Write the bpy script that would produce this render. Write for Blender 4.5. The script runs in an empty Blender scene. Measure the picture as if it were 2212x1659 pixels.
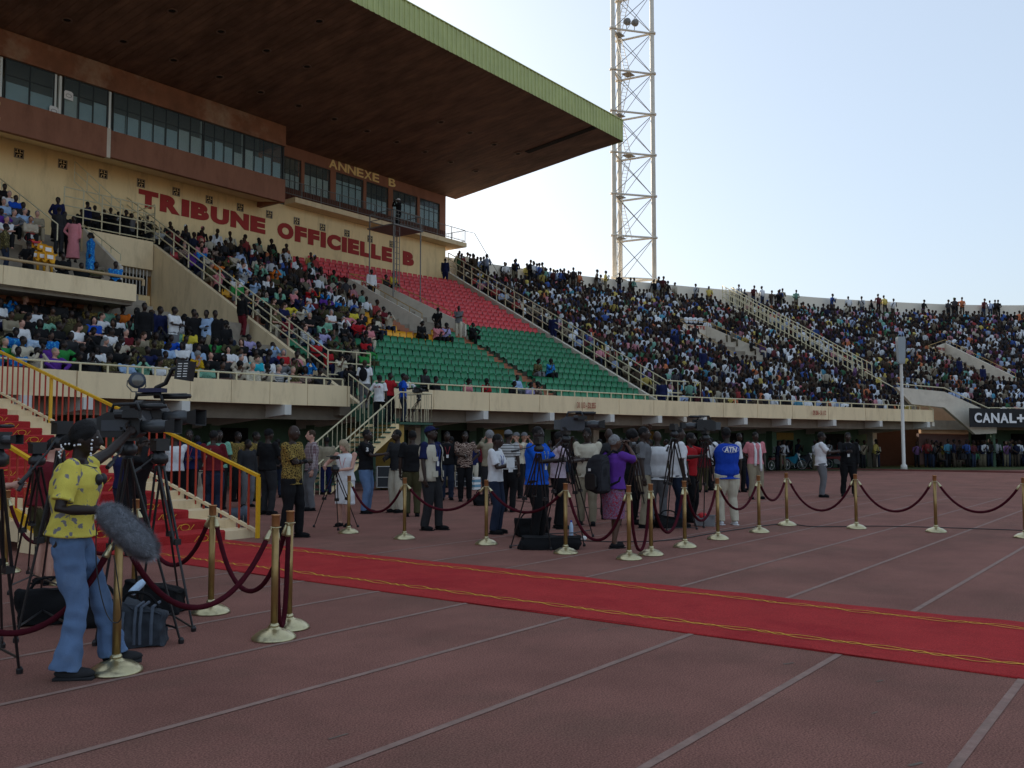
import bpy, bmesh, math, random
import numpy as np
from mathutils import Vector, Matrix, noise
random.seed(7)
C = bpy.context.scene.collection
D2R = math.pi/180
# ------------------------------------------------------------------ camera, sky, sun, exposure
F_, CX_, CY_, YH_, EYE = 1985., 1106., 829.5, 955., 1.62
PITCH = math.atan((YH_-CY_)/F_); YAW = math.atan((2600-CX_)/F_)
cam = bpy.data.objects.new('camera', bpy.data.cameras.new('camera')); C.objects.link(cam)
cam.data.sensor_width = 36; cam.data.lens = 36*F_/2212
cam.data.clip_start = .05; cam.data.clip_end = 4000
cam.location = (0, 0, EYE)
cam.rotation_euler = (math.pi/2+PITCH, 0, YAW-math.pi/2)
bpy.context.scene.camera = cam
SUN_EL, SUN_AZ = 17*D2R, 75*D2R          # azimuth measured from +X towards +Y: low behind the stand
HAZE, HAZE_C = .62, (2.06, 2.37, 2.74, 1)
w = bpy.data.worlds.new('World'); bpy.context.scene.world = w; w.use_nodes = True
nt = w.node_tree; sky = nt.nodes.new('ShaderNodeTexSky'); sky.sky_type = 'NISHITA'
sky.sun_disc = False; sky.sun_elevation = SUN_EL; sky.sun_rotation = math.pi/2-SUN_AZ
sky.altitude = 300; sky.air_density = 1.0; sky.dust_density = 4.5; sky.ozone_density = 2.0
bg = nt.nodes['Background']; bg.inputs['Strength'].default_value = .15
# thin high haze over the whole dome: pale and nearly even
hz = nt.nodes.new('ShaderNodeMixRGB'); hz.blend_type = 'MIX'; hz.inputs[0].default_value = HAZE
hz.inputs[2].default_value = HAZE_C
nt.links.new(sky.outputs[0], hz.inputs[1]); nt.links.new(hz.outputs[0], bg.inputs[0])
sl = bpy.data.lights.new('sun', 'SUN'); sl.energy = 4.0; sl.angle = .5*D2R*2; sl.color = (1, .92, .8)
so = bpy.data.objects.new('sun', sl); C.objects.link(so)
sd = Vector((math.cos(SUN_AZ)*math.cos(SUN_EL), math.sin(SUN_AZ)*math.cos(SUN_EL), math.sin(SUN_EL)))
so.rotation_euler = sd.to_track_quat('Z', 'Y').to_euler()
vs = bpy.context.scene.view_settings
vs.view_transform = 'Standard'; vs.look = 'None'; vs.exposure = 1.08; vs.gamma = 1; vs.use_curve_mapping = False
# ------------------------------------------------------------------ rays: survey points of the photograph -> places
cy_, sy_ = math.cos(YAW), math.sin(YAW)
fh = np.array([cy_, sy_, 0]); rt = np.array([sy_, -cy_, 0])
fw = fh*math.cos(PITCH)+np.array([0, 0, math.sin(PITCH)]); up = -fh*math.sin(PITCH)+np.array([0, 0, math.cos(PITCH)])
O_ = np.array([0, 0, EYE])
def ray(x, y): return fw+rt*((x-CX_)/F_)-up*((y-CY_)/F_)
def G(x, y, z=0.):
    r = ray(x, y); return O_+r*((z-EYE)/r[2])
def PY(x, y, Y):
    r = ray(x, y); return O_+r*(Y/r[1])
def PX(x, y, X):
    r = ray(x, y); return O_+r*(X/r[0])
def PP(x, y, p, n):
    r = ray(x, y); return O_+r*(np.dot(np.array(p, float)-O_, n)/np.dot(r, n))
def AT(x, y, z):
    "point at ray with camera depth z (m)"
    r = ray(x, y); return O_+r*z
def proj(p):
    d = np.array(p, float)-O_; z = d@fw
    return CX_+F_*(d@rt)/z, CY_-F_*(d@up)/z, z
# ------------------------------------------------------------------ materials
MATS = {}
def srgb(*c):
    return tuple(((v/255)/12.92 if v/255 <= .04045 else ((v/255+.055)/1.055)**2.4) for v in c)
def mat(name, col, rough=.8, var=.12, vs_=3., bump=0., bs=60., metal=0., spec=.35, coat=0, stain=None, stain_s=.6, stain_a=.5, stretch=None, coord='Object', fine=0):
    if name in MATS: return MATS[name]
    m = bpy.data.materials.new(name); m.use_nodes = True; nt = m.node_tree; N = nt.nodes; L = nt.links
    b = N['Principled BSDF']; b.inputs['Roughness'].default_value = rough; b.inputs['Metallic'].default_value = metal
    b.inputs['Specular IOR Level'].default_value = spec
    tc = N.new('ShaderNodeTexCoord') if coord != 'World' else N.new('ShaderNodeNewGeometry'); mp = N.new('ShaderNodeMapping'); coord = 'Position' if coord == 'World' else coord
    L.new(tc.outputs[coord], mp.inputs[0])
    if stretch: mp.inputs['Scale'].default_value = stretch
    col = tuple(col)[:3]
    src = None
    if var or stain:
        n = N.new('ShaderNodeTexNoise'); n.inputs['Scale'].default_value = vs_; n.inputs['Detail'].default_value = 6; n.inputs['Roughness'].default_value = .65
        L.new(mp.outputs[0], n.inputs[0])
        r = N.new('ShaderNodeValToRGB'); r.color_ramp.elements[0].position = .3; r.color_ramp.elements[1].position = .7
        r.color_ramp.elements[0].color = tuple(c*(1-var) for c in col)+(1,); r.color_ramp.elements[1].color = tuple(min(1, c*(1+var)) for c in col)+(1,)
        L.new(n.outputs[0], r.inputs[0]); src = r.outputs[0]
        if stain:
            n2 = N.new('ShaderNodeTexNoise'); n2.inputs['Scale'].default_value = stain_s; n2.inputs['Detail'].default_value = 8; n2.inputs['Roughness'].default_value = .7
            L.new(mp.outputs[0], n2.inputs[0])
            r2 = N.new('ShaderNodeValToRGB'); r2.color_ramp.elements[0].position = .5; r2.color_ramp.elements[1].position = .72
            r2.color_ramp.elements[0].color = (0, 0, 0, 1); r2.color_ramp.elements[1].color = (stain_a,)*3+(1,)
            L.new(n2.outputs[0], r2.inputs[0])
            mx = N.new('ShaderNodeMixRGB'); L.new(r2.outputs[0], mx.inputs[0]); L.new(src, mx.inputs[1]); mx.inputs[2].default_value = tuple(stain)+(1,)
            src = mx.outputs[0]
        if fine:
            n3 = N.new('ShaderNodeTexNoise'); n3.inputs['Scale'].default_value = 90; n3.inputs['Detail'].default_value = 3
            L.new(tc.outputs[coord], n3.inputs[0])
            m3 = N.new('ShaderNodeMixRGB'); m3.blend_type = 'MULTIPLY'; m3.inputs[0].default_value = fine
            r3 = N.new('ShaderNodeValToRGB'); r3.color_ramp.elements[0].position = .35; r3.color_ramp.elements[1].position = .65
            r3.color_ramp.elements[0].color = (.3, .3, .3, 1); r3.color_ramp.elements[1].color = (1.5, 1.5, 1.5, 1)
            L.new(n3.outputs[0], r3.inputs[0]); L.new(src, m3.inputs[1]); L.new(r3.outputs[0], m3.inputs[2]); src = m3.outputs[0]
        L.new(src, b.inputs['Base Color'])
    else: b.inputs['Base Color'].default_value = col+(1,)
    if bump:
        nb = N.new('ShaderNodeTexNoise'); nb.inputs['Scale'].default_value = bs; nb.inputs['Detail'].default_value = 4
        L.new(mp.outputs[0], nb.inputs[0]); bp = N.new('ShaderNodeBump'); bp.inputs['Strength'].default_value = bump; bp.inputs['Distance'].default_value = .01
        L.new(nb.outputs[0], bp.inputs['Height']); L.new(bp.outputs[0], b.inputs['Normal'])
    MATS[name] = m; return m
def shade(m): return m.node_tree.nodes['Principled BSDF']
# ------------------------------------------------------------------ mesh builder
class MB:
    def __init__(s): s.v = []; s.f = []; s.m = []
    def add(s, vs, fs, mi=0):
        o = len(s.v); s.v += [tuple(map(float, v)) for v in vs]; s.f += [tuple(i+o for i in f) for f in fs]; s.m += [mi]*len(fs); return s
    def box(s, c, d, rz=0., mi=0, M=None):
        hx, hy, hz = d[0]/2, d[1]/2, d[2]/2
        vs = [Vector((x, y, z)) for x in (-hx, hx) for y in (-hy, hy) for z in (-hz, hz)]
        R = M if M is not None else Matrix.Rotation(rz, 3, 'Z')
        vs = [R @ v+Vector(c) for v in vs]
        return s.add(vs, [(0, 1, 3, 2), (4, 6, 7, 5), (0, 4, 5, 1), (2, 3, 7, 6), (0, 2, 6, 4), (1, 5, 7, 3)], mi)
    def b2(s, a, b, mi=0):
        a = np.minimum(a, b); b = np.maximum(a, b) if False else b
        return s.box([(a[i]+b[i])/2 for i in range(3)], [abs(b[i]-a[i]) for i in range(3)], 0, mi)
    def bar(s, p, q, w_, h_=None, mi=0):
        "rectangular bar from p to q, w_ wide, h_ high"
        p, q = Vector(p), Vector(q); d = q-p; L = d.length
        if L < 1e-6: return s
        h_ = h_ or w_; z = d.normalized(); u_ = Vector((0, 0, 1)) if abs(z.z) < .99 else Vector((1, 0, 0))
        x = z.cross(u_).normalized(); y = x.cross(z)
        M = Matrix((x, z, y)).transposed()
        return s.box((p+q)/2, (w_, L, h_), M=M, mi=mi)
    def tube(s, p, q, r, r2=None, n=8, mi=0, caps=True):
        p, q = Vector(p), Vector(q); d = q-p
        if d.length < 1e-6: return s
        z = d.normalized(); u_ = Vector((0, 0, 1)) if abs(z.z) < .99 else Vector((1, 0, 0)); x = z.cross(u_).normalized(); y = z.cross(x)
        r2 = r if r2 is None else r2; vs = []
        for c, rr in ((p, r), (q, r2)):
            for i in range(n):
                a = 2*math.pi*i/n; vs.append(c+x*math.cos(a)*rr+y*math.sin(a)*rr)
        fs = [(i, (i+1) % n, n+(i+1) % n, n+i) for i in range(n)]
        if caps: fs += [tuple(range(n))[::-1], tuple(range(n, 2*n))]
        return s.add(vs, fs, mi)
    def path(s, pts, r, n=8, mi=0, closed_ends=True):
        "swept round tube along points, r scalar or list"
        P = [Vector(p) for p in pts]; k = len(P); R = r if hasattr(r, '__len__') else [r]*k
        vs = []; x = None
        for i in range(k):
            t = (P[min(i+1, k-1)]-P[max(i-1, 0)]).normalized()
            if x is None:
                u_ = Vector((0, 0, 1)) if abs(t.z) < .9 else Vector((1, 0, 0)); x = t.cross(u_).normalized()
            else:
                x = (x-t*x.dot(t)); x = x.normalized() if x.length > 1e-6 else t.orthogonal().normalized()
            y = t.cross(x)
            for j in range(n):
                a = 2*math.pi*j/n; vs.append(P[i]+(x*math.cos(a)+y*math.sin(a))*R[i])
        fs = [(i*n+j, i*n+(j+1) % n, (i+1)*n+(j+1) % n, (i+1)*n+j) for i in range(k-1) for j in range(n)]
        if closed_ends: fs += [tuple(range(n))[::-1], tuple(range((k-1)*n, k*n))]
        return s.add(vs, fs, mi)
    def rings(s, rr, mi=0):
        "list of equal-length vertex rings, capped"
        n = len(rr[0]); vs = [v for r in rr for v in r]
        fs = [(i*n+j, i*n+(j+1) % n, (i+1)*n+(j+1) % n, (i+1)*n+j) for i in range(len(rr)-1) for j in range(n)]
        fs += [tuple(range(n))[::-1], tuple(range((len(rr)-1)*n, len(rr)*n))]
        return s.add(vs, fs, mi)
    def lathe(s, prof, c=(0, 0, 0), n=24, mi=0, M=None):
        R = M or Matrix.Identity(3)
        return s.rings([[R @ Vector((math.cos(2*math.pi*j/n)*max(r, 1e-4), math.sin(2*math.pi*j/n)*max(r, 1e-4), z))+Vector(c) for j in range(n)] for r, z in prof], mi)
    def ell(s, c, r, nu=12, nv=8, M=None, mi=0):
        R = M or Matrix.Identity(3); rr = []
        for i in range(1, nv):
            a = math.pi*i/nv
            rr.append([R @ Vector((math.cos(2*math.pi*j/nu)*math.sin(a)*r[0], math.sin(2*math.pi*j/nu)*math.sin(a)*r[1], -math.cos(a)*r[2]))+Vector(c) for j in range(nu)])
        top = R @ Vector((0, 0, r[2]))+Vector(c); bot = R @ Vector((0, 0, -r[2]))+Vector(c)
        vs = [v for q in rr for v in q]+[bot, top]; k = len(vs); m = len(rr)
        fs = [(i*nu+j, i*nu+(j+1) % nu, (i+1)*nu+(j+1) % nu, (i+1)*nu+j) for i in range(m-1) for j in range(nu)]
        fs += [(k-2, (j+1) % nu, j) for j in range(nu)]+[(k-1, (m-1)*nu+j, (m-1)*nu+(j+1) % nu) for j in range(nu)]
        return s.add(vs, fs, mi)
    def prism(s, poly, off, mi=0):
        "polygon (3D points) extruded by vector off"
        n = len(poly); P = [Vector(p) for p in poly]; Q = [p+Vector(off) for p in P]
        return s.add(P+Q, [tuple(range(n)), tuple(range(n, 2*n))[::-1]]+[(i, i+n, (i+1) % n+n, (i+1) % n) for i in range(n)], mi)
    def mesh(s, name, mats, smooth=False):
        me = bpy.data.meshes.new(name); me.from_pydata(s.v, [], s.f)
        for m in (mats if isinstance(mats, (list, tuple)) else [mats]): me.materials.append(m)
        if any(s.m): me.polygons.foreach_set('material_index', s.m)
        bm = bmesh.new(); bm.from_mesh(me); bmesh.ops.recalc_face_normals(bm, faces=bm.faces); bm.to_mesh(me); bm.free()
        if smooth: me.polygons.foreach_set('use_smooth', [True]*len(me.polygons))
        return me
    def build(s, name, mats, parent=None, smooth=False, **kw):
        return obj(name, s.mesh(name, mats, smooth), parent, **kw)
def obj(name, me, parent=None, loc=None, rz=None, **kw):
    o = bpy.data.objects.new(name, me); C.objects.link(o)
    if parent: o.parent = parent
    if loc is not None: o.location = loc
    if rz is not None: o.rotation_euler = (0, 0, rz)
    tag(o, **kw); return o
def tag(o, label=None, cat=None, group=None, kind=None):
    if label: o['label'] = label
    if cat: o['category'] = cat
    if group: o['group'] = group
    if kind: o['kind'] = kind
    return o
def thing(name, label, cat, loc=(0, 0, 0), rz=0., group=None):
    o = bpy.data.objects.new(name, None); C.objects.link(o); o.location = loc; o.rotation_euler = (0, 0, rz); o.empty_display_size = .1
    return tag(o, label, cat, group)
def copy_tree(o, parent=None):
    c = o.copy(); C.objects.link(c); c.parent = parent
    for ch in o.children: copy_tree(ch, c)
    return c
def text_mesh(txt, size, ext, off=0., spacing=1., shear=0., fit=None):
    "upright lettering in the XZ plane, reading along +X, facing -Y; fit=(width,height)"
    cu = bpy.data.curves.new('lettering', 'FONT'); cu.body = txt; cu.size = size; cu.extrude = ext; cu.offset = off; cu.space_character = spacing; cu.shear = shear
    cu.resolution_u = 4
    o = bpy.data.objects.new('tmp', cu); C.objects.link(o); dg = bpy.context.evaluated_depsgraph_get(); dg.update()
    me = bpy.data.meshes.new_from_object(o.evaluated_get(dg)); bpy.data.objects.remove(o); bpy.data.curves.remove(cu)
    n = len(me.vertices); co = np.empty(n*3); me.vertices.foreach_get('co', co); co = co.reshape(-1, 3)
    lo, hi = co.min(0), co.max(0)
    if fit:
        if fit[0]: co[:, 0] = (co[:, 0]-lo[0])/(hi[0]-lo[0])*fit[0]
        if fit[1]: co[:, 1] = (co[:, 1]-lo[1])/(hi[1]-lo[1])*fit[1]
    out = np.stack([co[:, 0], -co[:, 2], co[:, 1]], 1)
    me.vertices.foreach_set('co', out.ravel()); me.update(); return me
# palette
M_cream = mat('cream_paint', (.77, .61, .375), .85, .05, 1.2, .15, 40, stain=(.36, .26, .15), stain_s=1.3, stain_a=.45, stretch=(1.6, 1.6, .45), coord='World')
M_creamy = mat('yellow_cream_paint', (.84, .64, .34), .85, .06, .8, .15, 40, stain=(.45, .33, .18), stain_s=1.0, stain_a=.55, stretch=(1.8, 1.8, .4), coord='World')
M_conc = mat('white_concrete', (.6, .54, .44), .88, .08, 1.5, .2, 40, stain=(.3, .25, .19), stain_s=1.7, stain_a=.4)
M_terr = mat('terrace_concrete', (.26, .22, .17), .9, .15, 2, .2, 30, stain=(.12, .09, .07), stain_s=1.2, stain_a=.5)
M_brown = mat('brown_render', (.275, .12, .072), .85, .1, 1.5, .25, 50, stain=(.15, .06, .035), stain_s=.9, stain_a=.6, stretch=(1.5, 1.5, .5), coord='World')
M_step = mat('orange_brown_step', (.33, .13, .07), .85, .12, 2, .2, 40)
M_dkbrown = mat('dark_brown_wall', (.11, .035, .02), .8, .1, 3, .2, 40)
M_plank = mat('soffit_timber', (.19, .105, .07), .7, .4, 1.3, .2, 30, stain=(.05, .025, .018), stain_s=.5, stain_a=.6, stretch=(1.3, .45, 1), coord='World')
M_green_sheet = mat('green_sheet_metal', (.37, .42, .16), .5, .12, 1.2, .1, 30, spec=.4, coord='World')
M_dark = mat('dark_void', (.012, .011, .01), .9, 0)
M_greenw = mat('green_wall_paint', (.1, .17, .11), .8, .12, 1.5, .2, 30)
M_white = mat('white_paint', (.6, .58, .53), .7, .05, 2)
M_railc = mat('cream_rail_paint', (.6, .53, .34), .5, .06, 8)
M_railo = mat('ochre_rail_paint', (.42, .25, .07), .5, .1, 8)
M_grey = mat('grey_steel', (.16, .16, .15), .5, .1, 5)
M_black = mat('black_plastic', (.013, .013, .014), .45, .2, 20, spec=.4)
M_blackm = mat('black_metal', (.02, .02, .021), .35, .2, 20, spec=.5)
M_red_l = mat('red_letter_paint', (.33, .03, .025), .8, .1, 3)
M_gold_l = mat('ochre_letter_paint', (.85, .64, .27), .7, .1, 3)
M_silver = mat('silver_metal', (.5, .5, .48), .3, .1, 20, metal=.8)
M_paper = mat('white_paper', (.75, .75, .72), .8, .03, 8)
# ------------------------------------------------------------------ bowl geometry
NODES = [((-60, 27.6), (-60, 46)), ((-40, 27.0), (-40, 46)), ((-10, 26.2), (-10, 45.6)), ((11.1, 25.1), (11, 44.8)), ((17, 24.7), (17.3, 44.3)), ((23.3, 24.0), (22.75, 41.6)),
         ((32.4, 22.05), (34.8, 40.7)), ((40.8, 20.15), (45.2, 39.4)), ((49.7, 17.2), (55.8, 36.3)), ((61.2, 13.4), (68.4, 30.4)),
         ((68, 9.2), (82, 22.5)), ((72.5, 3), (93, 12)), ((75, -6), (98, -4)), ((73, -22), (96, -26)), ((66, -40), (88, -50))]
SA, SB, SC2 = 5., 7., 9.
def _cr(a, b, c, d, t):
    return .5*((2*b)+(-a+c)*t+(2*a-5*b+4*c-d)*t*t+(-a+3*b-3*c+d)*t**3)
_F = np.array([n[0] for n in NODES], float); _T = np.array([n[1] for n in NODES], float)
def FT(s):
    i = int(min(max(math.floor(s), 0), len(NODES)-2)); t = s-i
    g = lambda A: _cr(A[max(i-1, 0)], A[i], A[i+1], A[min(i+2, len(A)-1)], t)
    return g(_F), g(_T)
NR, PITCH_R, RISE, L0, H0 = 27, .705, .345, .95, 3.0
LT = L0+NR*PITCH_R
def frac(k): return (L0+PITCH_R*k)/LT
def SP(s, u, z=0.):
    f, t = FT(s); p = f+(t-f)*u; return np.array([p[0], p[1], z])
def fl(k): return H0+RISE*k
def surf_inv(px, py, dz=0.5):
    "photo pixel -> (s, row float) on the rake, dz above the floor"
    best = None
    for s in np.arange(4.0, 12.5, .05):
        for k in range(-1, NR+1):
            p = SP(s, frac(k), fl(k)+dz); x, y, z = proj(p)
            if z < 1: continue
            e = (x-px)**2+(y-py)**2
            if best is None or e < best[0]: best = (e, s, k)
    return best[1], best[2]
def row_pts(k, s0, s1, pitch):
    "points evenly spaced along row k (at row fraction) between s0 and s1 -> (s, xyz, tangent, outward)"
    n = max(int((s1-s0)*60), 8); S = np.linspace(s0, s1, n+1); P = np.array([SP(s, frac(k+.45)) for s in S])
    d = np.r_[0, np.cumsum(np.linalg.norm(np.diff(P[:, :2], axis=0), axis=1))]; m = int(d[-1]/pitch)
    out = []
    for j in range(m):
        q = (j+.5)*d[-1]/m; s = np.interp(q, d, S); p = SP(s, frac(k+.45), fl(k)); a = SP(s-.01, frac(k+.45)); b = SP(s+.01, frac(k+.45))
        t = (b-a)[:2]; t = t/np.linalg.norm(t); out.append((s, p, t, np.array([-t[1], t[0]])))
    return out
# ------------------------------------------------------------------ ground
def sheet(name, poly, z, m, **kw):
    return MB().add([(x, y, z) for x, y in poly], [tuple(range(len(poly)))]).build(name, m, **kw)
M_earth = mat('dry_earth', (.38, .25, .15), .95, .2, .3, .3, 20)
M_track = mat('track_rubber', (.255, .118, .092), .92, .2, .7, .9, 160, spec=.12, stain=(.17, .095, .07), stain_s=.5, stain_a=.75, fine=.6)
M_line = mat('faded_line_paint', (.25, .16, .128), .9, .25, 7, .3, 90, stain=(.235, .125, .105), stain_s=9, stain_a=.9)
M_grass = mat('short_grass', (.05, .075, .018), .95, .35, 1.2, .4, 60, stain=(.13, .09, .04), stain_s=.5, stain_a=.6)
R_ = 1500
sheet('ground', [(-R_, -R_), (R_, -R_), (R_, R_), (-R_, R_)], -.02, M_earth, kind='structure')
sheet('running_track', [(-70, -6.5), (54.7, -6.5), (54.7, 18.4), (47, 20.6), (40, 23.5), (20, 27.5), (-70, 31)], 0, M_track, kind='structure')
sheet('far_track', [(55.05, -30), (64, -30), (70.5, -6), (66, 3), (62, 7.5), (57.5, 11.5), (55.05, 14)], -.004, M_track, kind='structure')
sheet('infield_grass', [(-70, -70), (54, -70), (54, -6.8), (-70, -6.8)], .004, mat('dry_infield_grass', (.24, .2, .09), .95, .3, .6, .3, 60), kind='structure')
sheet('grass_verge', [(55.1, 14.3), (57.6, 11.8), (62.2, 7.8), (66.4, 3.2), (71, -6), (64.4, -30), (80, -30), (82, 5), (70, 18), (52, 24), (50, 20.2)], .012, M_grass, kind='structure')
sheet('concourse_floor', [(-70, 31.5), (20, 28), (40, 23.9), (52, 20.3), (60, 18), (90, 18), (90, 45), (-70, 45)], -.008, mat('dusty_concrete', (.2, .15, .11), .9, .15, 1), kind='structure')
for k in range(-5, 8):
    y = 1.06+1.235*k
    obj('lane_line', MB().add([(-60, y-.027, .004), (30 if k > 1 else 54.6, y-.027, .004), (30 if k > 1 else 54.6, y+.027, .004), (-60, y+.027, .004)], [(0, 1, 2, 3)]).mesh('lane_line', M_line), kind='structure')
for x, y0, y1 in ((38.5, -6, 13.6), (29.6, -6, 9.4)):
    obj('cross_line', MB().add([(x-.035, y0, .008), (x+.035, y0, .008), (x+.035, y1, .008), (x-.035, y1, .008)], [(0, 1, 2, 3)]).mesh('cross_line', M_line), kind='structure')
MB().b2((54.72, -30, -.01), (55.0, 21.5, .09)).build('track_kerb', mat('kerb_red', (.16, .05, .04), .85, .2, 2), kind='structure')
# paint flecks, scuffs on the track
rr = random.Random(3); fk = MB()
for i in range(26):
    x, y = rr.uniform(2.5, 9), rr.uniform(-.6, 4.6); a = rr.uniform(-.5, .5)-.6; l, w_ = rr.uniform(.02, .07), rr.uniform(.006, .016)
    c, s_ = math.cos(a), math.sin(a)
    fk.add([(x-l*c+w_*s_, y-l*s_-w_*c, .003), (x+l*c+w_*s_*.4, y+l*s_-w_*c*.4, .003), (x+l*c-w_*s_, y+l*s_+w_*c, .003), (x-l*c-w_*s_*.6, y-l*s_+w_*c*.6, .003)], [(0, 1, 2, 3)])
fk.build('scuff_marks', mat('green_grey_scuff', (.15, .11, .085), .9, .3, 9), kind='stuff')
# ------------------------------------------------------------------ grandstand bowl
GS = thing('grandstand', 'cream concrete stadium bowl with stepped terraces, under the roof and round the far bend', 'grandstand')
HF = 3.6; HB = 2.87
def band(poly_s, u0, z0, z1, th, m, name, parent, sgn=-1):
    "wall following the front curve"
    rings = []
    for s in poly_s:
        p = SP(s, u0); q = SP(s, u0+th/LT); rings.append([(p[0], p[1], z0), (q[0], q[1], z0), (q[0], q[1], z1), (p[0], p[1], z1)])
    return MB().rings(rings).build(name, m, parent)
def s_at_px(px, y=850, lo=3.2, hi=12.):
    for _ in range(50):
        m = (lo+hi)/2; x, _y, z = proj(SP(m, 0, HF))
        if x < px: lo = m
        else: hi = m
    return lo
# parapet panels with open joints
S757, S931, S2010 = s_at_px(757), s_at_px(818), SC2
def panels(s0, s1, n):
    for i in range(n):
        a, b = s0+(s1-s0)*i/n, s0+(s1-s0)*(i+1)/n; g_ = .0016
        band(np.linspace(a+g_, b-g_, 6), 0, HB+random.uniform(-.004, .004), HF+random.uniform(-.004, .004), .22, M_cream, 'parapet_panel', GS)
panels(1, S757-.018, 16); panels(S757-.016, S757, 1); panels(S931, S2010, 14)
band(np.linspace(1, S757, 40), .015, HF+.002, HF+.02, .19, M_conc, 'parapet_coping', GS); band(np.linspace(S931, S2010, 40), .015, HF+.002, HF+.02, .19, M_conc, 'parapet_coping', GS)
# walkway slab and terrace steps
def terrace(s0, s1, k0, k1, m, name='terrace'):
    b = MB(); n = max(int((s1-s0)*10), 3); S = np.linspace(s0, s1, n+1)
    for k in range(k0, k1):
        rings = []
        for s in S:
            p = SP(s, frac(k)); q = SP(s, frac(k+1)+.004); rings.append([(p[0], p[1], fl(k)-RISE-.25), (q[0], q[1], fl(k)-RISE-.25+.3), (q[0], q[1], fl(k)), (p[0], p[1], fl(k))])
        b.rings(rings)
    return b.build(name, m, GS, kind='stuff')
def slab(s0, s1, u0, u1, z0, z1, m, name):
    b = MB(); S = np.linspace(s0, s1, max(int((s1-s0)*10), 3)); b.rings([[tuple(SP(s, u0, z0)), tuple(SP(s, u1, z0)), tuple(SP(s, u1, z1)), tuple(SP(s, u0, z1))] for s in S]); return b.build(name, m, GS)
slab(1, S757, .012, frac(0)+.01, HB, fl(0)-.02, M_terr, 'walkway'); slab(S931, SC2, .012, frac(0)+.01, HB, fl(0)-.02, M_terr, 'walkway')
slab(S757, S931, .03, frac(0)+.01, HB-.3, fl(0)-.02, M_terr, 'walkway')
terrace(2.6, SA, 0, 8, M_terr); terrace(SA, SB, 0, NR, M_terr); terrace(SB, SC2, 0, NR, M_terr); terrace(SC2, 13.4, 0, NR, M_terr)
# undercroft : soffit of the overhang, wall, beams, columns
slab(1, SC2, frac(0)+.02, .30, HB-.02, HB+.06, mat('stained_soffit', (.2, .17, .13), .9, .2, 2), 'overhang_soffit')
UW = .27
rings = []
band(np.linspace(1, SC2, 60), UW, -.01, HB, .3, M_greenw, 'undercroft_wall', GS)
band(np.linspace(1, SC2, 60), UW-.012, -.01, .5, .05, mat('dark_green_plinth', (.05, .09, .06), .8), 'plinth', GS)
beam_px = [-330, -60, 190, 400, 620, 836, 1047, 1190, 1320, 1423, 1520, 1608, 1702, 1800, 1900, 2003]
for px in beam_px:
    s = s_at_px(px) if px > 0 else 3.2-(abs(px)/400); p, q = SP(s, -.004), SP(s, UW)
    d = (q-p)[:2]; d = d/np.linalg.norm(d); a = math.atan2(d[1], d[0])
    M = Matrix.Rotation(a, 3, 'Z'); L_ = np.linalg.norm((q-p)[:2])
    b = MB(); n_ = Vector((-d[1], d[0], 0)); pf = Vector((p[0], p[1], 0)); qf = Vector((q[0], q[1], 0))
    h1, h2 = .34, .75
    poly = [pf+Vector((0, 0, HB-.004)), pf+Vector((0, 0, HB-h1)), qf+Vector((0, 0, HB-h2)), qf+Vector((0, 0, HB-.004))]
    b.prism([v-n_*.14 for v in poly], n_*.28); bm_ = b.build('beam', M_white, GS)
    c = SP(s, UW-.05); MB().box((c[0], c[1], (HB-.6)/2), (.45, .4, HB-.6), a).build('column', M_conc if px % 2 else M_greenw, GS)
# dark doorways and lit yellow transoms along the wall
M_yell = mat('yellow_panel', (.35, .22, .05), .6)
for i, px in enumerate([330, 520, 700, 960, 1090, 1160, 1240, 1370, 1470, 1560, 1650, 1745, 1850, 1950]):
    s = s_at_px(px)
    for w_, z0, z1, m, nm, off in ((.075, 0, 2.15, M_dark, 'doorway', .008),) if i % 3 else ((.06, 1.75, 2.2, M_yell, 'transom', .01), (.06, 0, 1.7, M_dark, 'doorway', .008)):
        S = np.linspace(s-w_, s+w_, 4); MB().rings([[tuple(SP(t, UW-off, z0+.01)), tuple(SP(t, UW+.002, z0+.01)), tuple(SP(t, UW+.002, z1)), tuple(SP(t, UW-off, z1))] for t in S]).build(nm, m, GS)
# radial walls
def radial_wall(s, u0, u1, rise0, m, name, th=.22, low=-1.2):
    p, q = SP(s, u0), SP(s, u1); k = lambda u: (u*LT-L0)/PITCH_R
    zt = lambda u: fl(k(u))+rise0
    d = (q-p)[:2]; d = d/np.linalg.norm(d); n_ = Vector((-d[1]*th, d[0]*th, 0))
    poly = [(p[0], p[1], max(zt(u0)+low-.3, 2.6)), (q[0], q[1], zt(u1)+low), (q[0], q[1], zt(u1)), (p[0], p[1], zt(u0))]
    return MB().prism([Vector(v)-n_*.5 for v in poly], n_).build(name, m, GS)
WY = 39.5
# ---- radial walls A, B, 2
def rwall(s, u0, u1, r0, r1, m, name, th=.22, low=-1.3, parent=None):
    p, q = SP(s, u0), SP(s, u1); k = lambda u: (u*LT-L0)/PITCH_R
    za, zb = fl(k(u0))+r0, fl(k(u1))+r1
    d = (q-p)[:2]; d = d/np.linalg.norm(d); n_ = Vector((-d[1]*th, d[0]*th, 0))
    poly = [(p[0], p[1], max(za+low, 2.6)), (q[0], q[1], zb+low), (q[0], q[1], zb), (p[0], p[1], za)]
    MB().prism([Vector(v)-n_*.5 for v in poly], n_).build(name, m, parent or GS)
    return lambda u, dz=0.: np.array([*(p+(q-p)*((u-u0)/(u1-u0)))[:2], za+(zb-za)*((u-u0)/(u1-u0))+dz])
UA1 = (37.3-24.0)/(41.6-24.0)
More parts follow.
